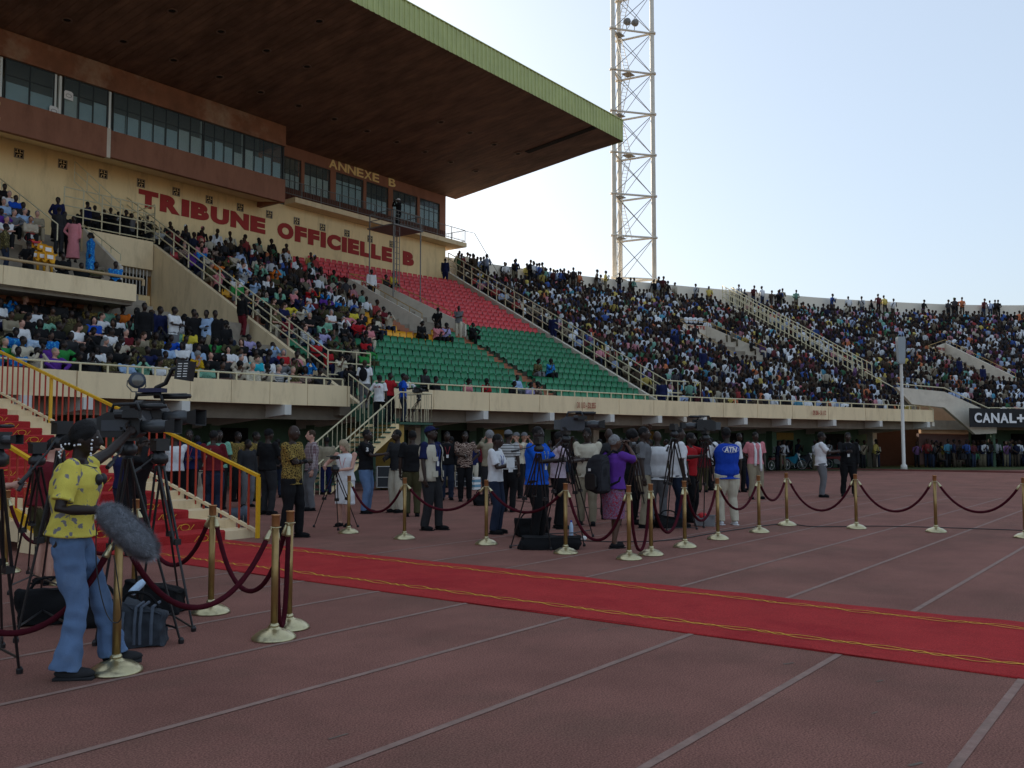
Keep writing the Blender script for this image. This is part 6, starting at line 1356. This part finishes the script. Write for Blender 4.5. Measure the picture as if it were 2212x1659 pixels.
lab = {'S1': 'brass rope stanchion in front of the jeans of the woman in yellow', 'S2': 'brass rope stanchion at the foot of the red steps, behind the front pair', 'S3': 'nearest brass stanchion of the close pair left of the red carpet', 'S4': 'rear brass stanchion of the close pair left of the red carpet', 'S0': 'brass rope stanchion past the left edge holding the lowest rope', 'B1': 'brass rope stanchion hidden behind the furry microphone', 'B2': 'brass rope stanchion behind the black tripods', 'B3': 'brass rope stanchion farthest left behind the tripods',
       'F0': 'brass stanchion in front of the woman in the white dress', 'F1': 'brass stanchion left of the man in the beige vest', 'F2': 'brass stanchion in front of the woman writing notes', 'F3': 'brass stanchion in front of the blue polo camera crew', 'F4': 'brass stanchion just right of the woman in purple, corner of the rope line', 'F5': 'brass stanchion close beside the corner one right of the woman in purple',
       'F6': 'brass stanchion before the tripod by the red and white bag', 'F7': 'brass stanchion in front of the man in the ATN vest', 'F8': 'brass stanchion in front of the man with the white scarf', 'F9': 'brass stanchion at the far turn of the rope line on open track', 'F10': 'brass stanchion in front of the man in black suit', 'F11': 'brass stanchion alone on the open track, second from the right edge', 'F12': 'brass stanchion cut by the right edge of the picture'}
for k_, (x, y) in SX.items():
    t = thing('rope_stanchion', lab[k_], 'stanchion', (x, y, .004), random.uniform(0, 6), group='brass stanchions of the rope barrier')
    for nm, me in (('base', base), ('pole', pole), ('cap', capm), ('ring', ringm), ('collar', collar)): obj(nm, me, t)
def rope(a, b, label, L=1.78):
    a, b = Vector((*SX[a], HS-.105)), Vector((*SX[b], HS-.105)); d = (b-a); c = d.length; u = d/c; A = a+u*.045+Vector((0, 0, -.005)); B = b-u*.045+Vector((0, 0, -.005)); c = (B-A).length
    L = max(L, c*1.08); lo, hi = .02, 50
    for _ in range(60):
        m = (lo+hi)/2
        if 2*m*math.sinh(min(c/(2*m), 300)) > L: lo = m
        else: hi = m
    k_ = lo; pts = []
    for i in range(41):
        t = -1+2*i/40; x = (math.asinh(t*math.sinh(c/2/k_)))*k_ ; z = k_*math.cosh(min(x/k_, 300))-k_*math.cosh(min(c/2/k_, 300)); pts.append(A+u*(x+c/2)+Vector((0, 0, z)))
    r = thing('velvet_rope', label, 'rope', A, group='maroon velvet ropes'); P = [p-A for p in pts]
    def along(d0):
        acc = 0
        for i in range(len(P)-1):
            s_ = (P[i+1]-P[i]).length
            if acc+s_ > d0: return i, P[i].lerp(P[i+1], (d0-acc)/s_)
            acc += s_
    i0, p0 = along(.085); Pr = P[::-1]
    body = [p0]+P[i0+1:]; n = len(body); acc = 0; j = len(P)-1
    while acc < .085: acc += (P[j]-P[j-1]).length; j -= 1
    body = [p0]+P[i0+1:j+1]; MB().path(body, [.0215*(1+.05*math.sin(q*2.3)) for q in range(len(body))], 12).build('rope_body', M_velv, r, smooth=True)
    for e, q in ((P[0], p0), (P[-1], P[j])): 
        d_ = (q-e).normalized(); MB().path([e+d_*.012, e+d_*.02, q-d_*.0, q+d_*.018], [.008, .014, .025, .026], 14).build('end_cap', M_brass, r, smooth=True)
        MB().path([e+Vector((0, 0, .0))-d_*.012, e+d_*.004, e+d_*.018], .006, 6).build('hook', M_brass, r, smooth=True)
for a, b, l in [('S0', 'S1', 'maroon velvet rope sagging across the jeans of the woman in yellow'), ('S1', 'S3', 'maroon velvet rope between the microphone stanchion and nearest of the close pair'), ('S2', 'S4', 'maroon velvet rope from the steps stanchion to the rear of the pair'), ('S3', 'S4', 'maroon velvet rope hanging in a tight loop within the close pair'), ('B1', 'S2', 'maroon velvet rope crossing low in front of the red steps'), ('B2', 'B1', 'maroon velvet rope behind the tall black tripod'), ('B3', 'B2', 'maroon velvet rope farthest left behind the tripods')]: rope(a, b, l)
fl_l = ['in front of the light trousers and dress', 'across the legs of the man in beige vest', 'before the note taking woman and blue polo man', 'across the skirt of the woman in purple', 'in a tight V right of the woman in purple', 'between the corner pair and the bag stanchion', 'in front of the ATN vest tripod and red bag', 'across the cream trousers of the ATN man', 'in front of the man with the white scarf', 'before the two men on the open track', 'on the open track, second from the right', 'sagging at the right edge of the picture']
for i, l in enumerate(fl_l): rope(f'F{i}', f'F{i+1}', 'maroon velvet rope '+l)
CLD = bpy.data.textures.new('lumps', 'CLOUDS'); CLD.noise_scale = .16; CLD.noise_depth = 2
def soften(o, amt):
    m = o.modifiers.new('b', 'BEVEL'); m.width = amt*.5; m.segments = 2; m = o.modifiers.new('s', 'SUBSURF'); m.levels = 2; m.render_levels = 2
    m = o.modifiers.new('d', 'DISPLACE'); m.texture = CLD; m.strength = amt*1.5; m.mid_level = .55; m.texture_coords = 'GLOBAL'
    for p in o.data.polygons: p.use_smooth = True
# ------------------------------------------------------------------ tripods and cameras
M_tri = mat('tripod_black', (.013, .013, .014), .4, .2, 20, spec=.5); M_trig = mat('tripod_grey', (.06, .065, .07), .35, .1, 20, spec=.5, metal=.3)
def tripod(apex, feet, label, head=True, pan=None, spread=True, silver=False, r=.014):
    ap = Vector(apex); t = thing('tripod', label, 'tripod', (ap.x, ap.y, 0), group='camera tripods'); o = Vector((ap.x, ap.y, 0)); a = ap-o; F = [Vector(f)-o for f in feet]
    MB().lathe([(.05, -.07), (.075, -.05), (.075, .0), (.05, .02), (.04, .05)], tuple(a), 16).build('bowl', M_tri, t, smooth=True)
    if head:
        b = MB(); b.box(tuple(a+Vector((0, 0, .09))), (.13, .10, .09)); b.ell(tuple(a+Vector((0, .06, .09))), (.045, .03, .045), 10, 8); b.box(tuple(a+Vector((0, 0, .145))), (.16, .07, .02)); b.build('head', M_tri, t)
    if pan is not None:
        p = Vector(pan)-o; MB().path([a+Vector((0, 0, .08)), a.lerp(p, .35)+Vector((0, 0, .02)), p], [.009, .009, .009], 6).build('pan_bar', M_tri, t); MB().path([a.lerp(p, .75), p], .018, 8).build('grip', M_tri, t)
    for f in F:
        d = (f-a); s_ = d.cross(Vector((0, 0, 1))).normalized()*.028; m = a+d*.5+Vector((0, 0, .0)); st = a+d*.04-Vector((0, 0, .03))
        mm = M_silver if silver else M_tri
        lg = MB(); lg.tube(st+s_, m+s_*.8, r*.8, n=7); lg.tube(st-s_, m-s_*.8, r*.8, n=7); lg.box(tuple(m), (.06, .06, .05)); lg.tube(m, a+d*.97, r*.8, r*.7, n=7); L_ = lg.build('leg', M_tri, t, kind=None)
        MB().lathe([(.001, -.0), (.022, .0), (.024, .03), (.012, .05)], tuple(Vector((f.x, f.y, 0))), 10).build('foot', M_tri, L_)
        if silver: MB().tube(m-Vector((0, 0, .03)), m+Vector((0, 0, .03)), .02, n=8).build('leg_lock', M_silver, L_)
    if spread:
        cz = .14; ctr = Vector((sum(f.x for f in F)/3, sum(f.y for f in F)/3, cz if spread != 'ground' else .03)); 
        for f in F: q = f.lerp(a, .08 if spread != 'ground' else .02); MB().tube(ctr, q, .009, n=6).build('spreader_arm', M_tri, t)
    return t
def heading(a): return facing(a)
def camcorder(p, yaw, label, sc=1., body=M_black, light=False, hood=True, stripe=None):
    t = thing('video_camera', label, 'video camera', p, yaw, group='video cameras'); s = sc
    def P(b, n, m=body, sm=False, par=None): return b.build(n, m, par or t, smooth=sm)
    prof = [(-.2, 0), (.1, 0), (.13, .03), (.13, .13), (.09, .18), (-.12, .19), (-.2, .15)]
    P(MB().prism([(x*s, -.06*s, z*s) for x, z in prof], (0, .12*s, 0)), 'body')
    P(MB().prism([(x*s, -.063*s, z*s) for x, z in [(-.16, .05), (.04, .05), (.06, .08), (.04, .13), (-.16, .13)]], (0, -.004*s, 0)), 'side_panel', mat('dark_grey_panel', (.045, .05, .06), .4, .1))
    P(MB().box((-.245*s, 0, .08*s), (.09*s, .09*s, .13*s)), 'battery', M_trig)
    P(MB().path([(-.12*s, 0, .185*s), (-.1*s, 0, .25*s), (.08*s, 0, .255*s), (.11*s, 0, .18*s)], .013*s, 8), 'handle', body, True)
    M = Matrix.Rotation(math.pi/2, 3, 'Y'); ln = P(MB().lathe([(.045*s, .12*s), (.045*s, .19*s), (.052*s, .2*s), (.052*s, .27*s), (.045*s, .29*s), (.048*s, .33*s)], (0, 0, .085*s), 18, M=M), 'lens', M_trig, True)
    if hood: P(MB().rings([[(x*s, y*w*s, (.085+z*w)*s) for y, z in ((-.06, -.045), (.06, -.045), (.06, .045), (-.06, .045))] for x, w in ((.32, .9), (.4, 1.25), (.395, 1.15), (.325, .8))]), 'lens_hood', M_black, par=ln)
    P(MB().box((.1*s, -.13*s, .17*s), (.12*s, .07*s, .05*s)).tube((.04*s, -.13*s, .17*s), (-.02*s, -.13*s, .17*s), .035*s, n=10), 'viewfinder', M_black)
    P(MB().tube((.0, .06*s, .24*s), (.28*s, .06*s, .24*s), .016*s, n=10).tube((.06*s, .06*s, .24*s), (.25*s, .06*s, .24*s), .022*s, n=10), 'microphone', M_tri, True)
    P(MB().box((-.02*s, -.065*s, .1*s), (.05*s, .003*s, .012*s)), 'marking', M_paper)
    if light:
        P(MB().path([(.02*s, 0, .26*s), (.05*s, 0, .3*s), (.12*s, 0, .33*s), (.17*s, 0, .43*s), (.22*s, 0, .44*s)], .016*s, 8), 'light_arm', M_black, True)
        h = P(MB().box((.27*s, 0, .42*s), (.1*s, .09*s, .14*s), M=Matrix.Rotation(.15, 3, 'Y')), 'camera_light', M_black)
        for i in range(6):
            for dx in (-.022, .022): MB().box(((.27+dx)*s+.002*i, -.046*s, (.375+.018*i)*s), (.03*s, .002, .006*s)).build('vent_slot', M_paper, h)
        P(MB().box((.02*s, 0, .28*s), (.18*s, .08*s, .03*s)), 'receiver', mat('blue_black_label', (.02, .02, .06), .5))
    if stripe: P(MB().box((.0, -.0645*s, .155*s), (.12*s, .003, .02*s)), 'label_strip', M_paper)
    return t
def Z(px, py, z): return AT(px, py, z)
def gz(px, py): return tuple(G(px, py))
# foreground pair
camcorder(tuple(Z(272, 945, 7.3)), facing(88), 'large black video camera held steady by the woman in yellow', 1.05)
camcorder(tuple(Z(322, 928, 8.2)), facing(80), 'large black camera with a vented light raised on its arm, left foreground', 1.25, light=True, stripe=True)
tripod(Z(276, 965, 7.3), [gz(391, 1390), gz(205, 1395), gz(300, 1330)], 'black tripod under the video camera of the woman in yellow', pan=Z(232, 1010, 7.0))
tripod(Z(345, 985, 8.2), [gz(418, 1364), gz(388, 1300), gz(300, 1345)], 'black tripod with double tube legs, right of the furry microphone', spread='ground', pan=Z(290, 1020, 8.))
tripod(Z(133, 950, 7.6), [gz(34, 1388), gz(155, 1386), gz(85, 1300)], 'empty black tripod with long pan bars behind the woman in yellow', pan=Z(42, 1045, 7.2))
tripod(Z(80, 990, 8.8), [gz(20, 1285), gz(140, 1290), gz(60, 1240)], 'second black tripod behind the empty one, pan bar dropping', pan=Z(40, 1060, 8.6))
tripod(Z(-8, 985, 5.9), [gz(-60, 1480), gz(42, 1455), gz(5, 1400)], 'black tripod cut by the left edge of the picture', pan=Z(-40, 1030, 5.7))
camcorder(tuple(Z(-28, 965, 5.9)), facing(85), 'small black camera at the left edge of the picture', .55)
# still camera tripod at the white dress
tripod(Z(724, 1010, 16.2), [gz(678, 1139), gz(730.6, 1146), gz(773, 1139)], 'slim silver and black tripod with a small camera before the white dress', silver=True, spread=False, r=.012, head=False)
t = thing('compact_camera', 'small grey compact camcorder on the slim tripod before the white dress', 'camera', tuple(Z(722, 992, 16.2)), facing(60)); MB().box((0, 0, .03), (.14, .06, .07)).build('body', M_trig, t); MB().tube((.07, 0, .03), (.11, 0, .03), .028, n=12).build('lens', M_black, t); MB().box((-.02, -.09, .05), (.08, .1, .012)).build('screen', M_trig, t)
# centre group
tripod(Z(1164, 966, 13.6), [gz(1103, 1184), gz(1190, 1189), gz(1145, 1160)], 'black tripod in front of the man in bright blue polo', pan=Z(1105, 975, 13.4), spread='ground')
camcorder(tuple(Z(1243, 930, 14.0)), facing(85), 'large grey shoulder camera on a tripod above the crowd of reporters', 1.12, body=mat('camera_grey', (.05, .055, .065), .45, .1))
tripod(Z(1222, 945, 14.0), [gz(1262, 1180), gz(1281, 1160), gz(1172, 1170)], 'black tripod under the large grey shoulder camera', pan=Z(1190, 975, 13.8))
tripod(Z(1456, 935, 15.6), [gz(1421, 1140), gz(1440, 1148), gz(1505, 1144)], 'black tripod between the two white shirted men', pan=Z(1440, 975, 15.5), spread='ground')
camcorder(tuple(Z(1520, 930, 16.0)), facing(-88), 'black camera with raised viewfinder operated by the man in the ATN vest', 1.0)
tripod(Z(1524, 943, 16.0), [gz(1492, 1122), gz(1555, 1125), gz(1520, 1140)], 'black tripod beside the man in the ATN vest', pan=Z(1545, 965, 15.9))
tripod(Z(1372, 985, 15.0), [gz(1340, 1135), gz(1400, 1130), gz(1378, 1118)], 'black tripod behind the woman in purple', spread=False)
tripod(AT(905, 862, 31.6), [(23.3, 22.0, 2.3), (23.9, 22.0, 2.3), (23.6, 22.6, 2.3)], 'black tripod on the landing of the cream stair', spread=False)
camcorder(tuple(AT(905, 855, 31.6)+np.array([0, 0, .1])), facing(60), 'black camera on the stair landing', .9)
# still cameras in hands
def slr(info, label, s=1.):
    o, i = info; w = (i['pose'][1][1]+i['pose'][-1][1])/2; W = o.matrix_world if False else (Matrix.Translation(o.location) @ Matrix.Rotation(o.rotation_euler.z, 4, 'Z')); p = W @ (w+Vector((.03, 0, .03)))
    t = thing('still_camera', label, 'camera', p, o.rotation_euler.z); MB().box((0, 0, 0), (.06*s, .14*s, .09*s)).build('body', M_black, t); MB().box((.0, 0, .055*s), (.05*s, .05*s, .03*s)).build('prism_hump', M_black, t); MB().tube((.03*s, 0, 0), (.14*s, 0, 0), .035*s, .04*s, n=14).build('lens', M_trig, t, smooth=True)
slr(PURP, 'black still camera at the eye of the woman in purple')
# backpack of the woman in purple
o, i_ = PURP; bp = thing('backpack', 'black checked backpack worn by the woman in purple', 'backpack', tuple(o.location), o.rotation_euler.z); b = MB()
b.rings([[(-.24-(.2*w if x < 0 else -.03)+dx, y*w*.205, z) for x, y, dx in ((-1, -.8, .03), (-1, .8, .03), (-1, 1, .06), (1, 1, 0), (1, -1, 0), (-1, -1, .06))] for z, w in ((.84, .7), (.88, .95), (1.0, 1.05), (1.2, 1.0), (1.36, .85), (1.44, .5))])
bg_ = b.build('bag', cloth('check_pack', (.035, .036, .042), 'plaid', (.012, .012, .014), 16), bp); soften(bg_, .035)
MB().rings([[(-.455, y*.13, z), (-.42, y*.13, z), (-.42, -y*.13, z), (-.455, -y*.13, z)] for y, z in ((.8, .9), (1, .95), (1, 1.1), (.8, 1.14))]).build('front_pocket', M_black, bp)
for s_ in (1, -1): MB().path([(-.22, .09*s_, 1.4), (-.08, .1*s_, 1.49), (.08, .12*s_, 1.42), (.1, .14*s_, 1.25), (-.05, .19*s_, 1.02), (-.2, .12*s_, .95)], .02, 6).build('strap', CL['black'], bp)
MB().box((-.46, 0, 1.2), (.004, .06, .04)).build('badge', M_paper, bp)
# papers
t = thing('paper_sheets', 'white sheets of paper held by the woman in a white tee', 'papers', tuple(Z(1103, 1000, 16.0))); b = MB(); b.box((0, 0, 0), (.22, .01, .17)); b.build('sheet', M_paper, t); MB().box((.03, .02, -.06), (.2, .01, .2), .3).build('sheet', M_paper, t)
# ------------------------------------------------------------------ bags and small things on the track
def bag_lumps(b, h, label):
    r = random.Random(len(label)); sx, sy = r.uniform(.8, 1.2), r.uniform(-.2, .2)
    b.v = [(x*(1+.06*math.sin(z*20+x*9)), y*(1+.1*math.sin(x*8+sx*3)), z*(1-.16*math.cos(x*7*sx+sy*9)*(z > .1*h)-.1*(z > .5*h)*math.sin(y*11+x*5))) for x, y, z in b.v]
    return b
def bag(px, py, w_, d, h, rot, label, m=None, name='camera_bag', stripes=None, strap=True):
    q = G(px, py); t = thing(name, label, 'bag', (q[0], q[1], 0), YAW-math.pi/2+rot); m = m or CL['black']
    b = MB(); b.rings([[(x*(1-.1*abs(zz-.45)), y*(1-.18*(zz > .6)), zz*h) for x, y in ((-w_/2, -d/2*.8), (-w_/2*.92, -d/2), (w_/2*.92, -d/2), (w_/2, -d/2*.8), (w_/2, d/2*.8), (w_/2*.92, d/2), (-w_/2*.92, d/2), (-w_/2, d/2*.8))] for zz in (.0, .08, .5, .85, .97, 1.0)])
    b = bag_lumps(b, h, label); o = b.build('bag_body', m, t); soften(o, min(h, d)*.28)
    if stripes:
        for x in stripes: MB().path([(x*w_, -d/2-.008, .03), (x*w_, -d/2-.01, h*.6), (x*w_, -d/2*.8, h+.004), (x*w_, d/2*.8, h+.004)], .013, 6).build('trim', mat('grey_blue_trim', (.07, .09, .12), .7, .1), t)
    if strap: MB().path(smooth_pts([(-w_*.35, 0, h), (-w_*.2, -.02, h+.1), (w_*.15, -.03, h+.09), (w_*.36, -.02, h*.95)]), .014, 6).build('strap', CL['black'], t)
    return t
bag(300, 1392, .42, .30, .31, .15, 'grey and black camera bag with a water bottle on top, left foreground', mat('bag_grey', (.035, .043, .055), .8, .15, 10, .3, 120), stripes=(-.22, 0, .1, .3))
q = G(288, 1385); t = thing('water_bottle', 'small water bottle with a blue cap lying on the grey camera bag', 'bottle', (q[0]+.0, q[1]+.05, .38)); M_bot = mat('bottle_plastic', (.45, .6, .78), .15, 0, spec=.6); M_bcap = mat('blue_cap', (.01, .03, .4), .4)
o = MB().lathe([(.001, 0), (.03, 0), (.032, .02), (.032, .1), (.028, .13), (.013, .16)], n=16, M=Matrix.Rotation(.9, 3, 'Y')).build('bottle', M_bot, t, smooth=True); MB().lathe([(.014, .16), (.014, .18), (.001, .18)], n=12, M=Matrix.Rotation(.9, 3, 'Y')).build('bottle_cap', M_bcap, t)
bag(338, 1322, .52, .34, .26, -.1, 'flat black case behind the grey camera bag', strap=False)
bag(120, 1345, .62, .3, .3, .35, 'black bag sagging between the tripods behind the woman in yellow')
bag(225, 1350, .3, .3, .25, 0, 'black bag behind the legs of the woman in yellow')
bag(1188, 1186, .95, .3, .17, .05, 'long black tripod bag lying under the blue polo man', strap=False)
bag(1150, 1158, .6, .4, .3, .2, 'bulging black bag left of the long tripod bag')
bag(1040, 1092, .4, .3, .3, .2, 'black bag at the feet of the swirl shirt man')
bag(1445, 1140, .5, .3, .22, .1, 'black bag at the feet of the white tee men')
bag(1522, 1136, .42, .26, .2, -.2, 'red and white sports bag on the track beside the ATN man', mat('sports_bag', (.16, .15, .15), .7, 0), strap=False, stripes=None)
q = G(1503, 1136); MB().ell((0, 0, 0), (.13, .1, .07), 14, 8).build('bag_flap', mat('sports_red', (.45, .01, .015), .6, .05), None, smooth=True, label='red nylon jacket lying on the sports bag beside the tripod', cat='jacket').location = (q[0]+.1, q[1]-.1, .19)
q = G(1234, 1158); t = thing('water_bottle', 'clear water bottle standing beside the stanchion of the blue polo crew', 'bottle', (q[0], q[1], 0)); MB().lathe([(.001, 0), (.035, 0), (.037, .02), (.036, .16), (.03, .2), (.014, .24)], n=16).build('bottle', M_bot, t, smooth=True); MB().lathe([(.016, .24), (.016, .27), (.001, .27)], n=12).build('bottle_cap', M_bcap, t)
q = G(1261, 1168); b = MB(); b.ell((0, 0, .04), (.06, .05, .04), 8, 5)
for i, v in enumerate(b.v): b.v[i] = tuple(Vector(v)*(1+.25*noise.noise(Vector(v)*40)))
b.build('crumpled_paper', M_paper, None, label='crumpled white paper on the track by the tripod feet', cat='litter').location = (q[0], q[1], 0)
def cable(pts, label, r=.009):
    P = smooth_pts([tuple(G(*p)[:2])+(r+.005,) for p in pts], 8); MB().path(P, r, 6).build('cable', M_black, None, label=label, cat='cable', smooth=True)
cable([(1225, 1168), (1330, 1172), (1450, 1168), (1560, 1150), (1690, 1133), (1760, 1139), (1900, 1138), (2060, 1142), (2230, 1148)], 'thin black cable snaking along the stanchions across the track')
cable([(930, 1085), (1000, 1072), (1090, 1080), (1200, 1092), (1300, 1100), (1390, 1110)], 'black cable trailing behind the reporters from the equipment cases')
# equipment cases behind
M_case = mat('flight_case', (.02, .022, .025), .5, .1)
def case(px, py, w_, d, h, label):
    q = G(px, py); t = thing('flight_case', label, 'flight case', (q[0], q[1], 0), YAW-math.pi/2+.2); MB().b2((-w_/2, -d/2, .08), (w_/2, d/2, h)).build('case_body', M_case, t)
    for x in (-w_/2, w_/2):
        for y in (-d/2, d/2): MB().box((x, y, h/2+.04), (.03, .03, h-.08)).build('edge_trim', M_silver, t)
    for z in (.1, h*.55, h):
        for y in (-d/2, ): MB().box((0, y, z), (w_, .03, .025)).build('edge_trim', M_silver, t)
    for x in (-w_*.35, w_*.35): MB().lathe([(.001, -.02), (.04, -.02), (.04, .02), (.001, .02)], (x, -d/2+.06, .04), 10, M=Matrix.Rotation(math.pi/2, 3, 'Y')).build('castor', M_black, t)
case(972, 1052, .7, .6, .95, 'black flight case with silver edges behind the beige vest man'); case(1000, 1056, .6, .5, .5, 'low black flight case right of the taller one'); case(842, 1058, .9, .6, .8, 'black equipment trolley behind the man with the camera bag')
q = G(1024, 1058); t = thing('striped_box', 'stack of light blue striped boxes behind the reporters', 'box', (q[0], q[1], 0))
for i in range(5): MB().box((.02*(i % 2), 0, .05+i*.085), (.34, .3, .075)).build('box', mat('light_blue_card', (.16, .32, .42), .7) if i % 2 else M_paper, t)
# lamps
def fresnel(p, label, yaw, hgt=None, s=1.):
    t = thing('film_lamp', label, 'film lamp', p, yaw); M = Matrix.Rotation(math.pi/2, 3, 'Y')
    MB().lathe([(.11*s, -.22*s), (.13*s, -.2*s), (.14*s, .02*s), (.17*s, .04*s), (.17*s, .1*s)], n=22, M=M).build('housing', mat('lamp_blue_grey', (.05, .065, .09), .5, .1), t, smooth=True); MB().lathe([(.15*s, .085*s), (.12*s, .10*s), (.001, .115*s)], n=20, M=M).build('lens', mat('lamp_glass', (.12, .12, .11), .15, 0, spec=.7), t, smooth=True)
    MB().path([(0, .18*s, .0), (0, .19*s, -.12*s), (0, .08*s, -.24*s), (0, -.08*s, -.24*s), (0, -.19*s, -.12*s), (0, -.18*s, 0)], .012*s, 6).build('yoke', M_grey, t)
    if hgt:
        MB().tube((0, 0, -.24*s), (0, 0, -hgt+.3), .02, n=8).build('stand_pole', M_grey, t)
        for i in range(3): a = i*2.09; MB().tube((0, 0, -hgt+.6), (.5*math.cos(a), .5*math.sin(a), -hgt+.02), .014, n=6).build('stand_leg', M_grey, t)
p = AT(295, 822, 20.5); fresnel(tuple(p), 'round film lamp on a tall stand in front of the parapet, left', facing(35), p[2], 1.05)
q = G(520, 1142); fresnel((q[0], q[1], .26), 'round film lamp resting on the ground beside the red steps', facing(120), None, 1.0)
# ------------------------------------------------------------------ parked motorcycles
def bike(px, z, yaw, col, label):
    q = AT(px, 950, z); t = thing('motorcycle', label, 'motorcycle', (q[0], q[1], 0), yaw, group='motorcycles parked under the parapet')
    for x in (-.62, .62):
        w_ = thing('wheel', None, None); w_.parent = t; w_.location = (x, 0, .3)
        MB().path([(math.cos(a)*.29, 0, math.sin(a)*.29) for a in np.linspace(0, 2*math.pi, 25)], .035, 7, closed_ends=False).build('tyre', M_black, w_, smooth=True); MB().path([(math.cos(a)*.245, 0, math.sin(a)*.245) for a in np.linspace(0, 2*math.pi, 25)], .014, 5, closed_ends=False).build('rim', M_silver, w_)
        b = MB(); b.lathe([(.001, -.04), (.06, -.04), (.06, .04), (.001, .04)], n=12, M=Matrix.Rotation(math.pi/2, 3, 'X'))
        for i in range(10): a = i*.628; b.tube((0, 0, 0), (math.cos(a)*.245, 0, math.sin(a)*.245), .006, n=4)
        b.build('spokes', M_silver, w_)
    cm = mat('bike_'+label.split()[0], col, .35, .05, spec=.5)
    MB().prism([(-.25, -.1, .3), (.2, -.1, .28), (.3, -.1, .45), (.15, -.1, .6), (-.3, -.1, .58)], (0, .2, 0)).build('engine', M_grey, t)
    MB().prism([(-.75, -.11, .72), (-.7, -.11, .62), (-.1, -.11, .6), (.2, -.11, .35), (.3, -.11, .4), (.42, -.11, .85), (.34, -.11, .98), (.2, -.11, .78), (-.1, -.11, .74)], (0, .22, 0)).build('fairing', cm, t)
    MB().box((-.35, 0, .79), (.7, .24, .09)).build('saddle', M_black, t); MB().path([(.62, 0, .3), (.45, 0, .75), (.36, 0, 1.0)], .03, 6).build('fork', M_silver, t); MB().path([(.3, -.33, 1.03), (.38, -.1, 1.0), (.38, .1, 1.0), (.3, .33, 1.03)], .018, 6).build('handlebar', M_black, t)
    MB().ell((.46, 0, .88), (.07, .09, .08), 10, 8).build('headlight', M_paper, t, smooth=True); MB().prism([(.4, -.06, .62), (.7, -.06, .64), (.86, -.06, .5), (.6, -.06, .66)], (0, .12, 0)).build('mudguard', cm, t)
bike(1708, 54, facing(60), (.01, .22, .34), 'turquoise motorcycle parked under the parapet, leftmost of the row'); bike(1735, 55, facing(50), (.06, .06, .07), 'black motorcycle right of the turquoise one under the parapet'); bike(1755, 56, facing(55), (.2, .02, .02), 'dark red motorcycle third in the row under the parapet'); bike(1812, 56, facing(60), (.03, .03, .035), 'dark motorcycle between the two men, far under the parapet'); bike(1682, 53, facing(120), (.22, .02, .03), 'red motorcycle leaning by the wheelbarrow under the parapet')
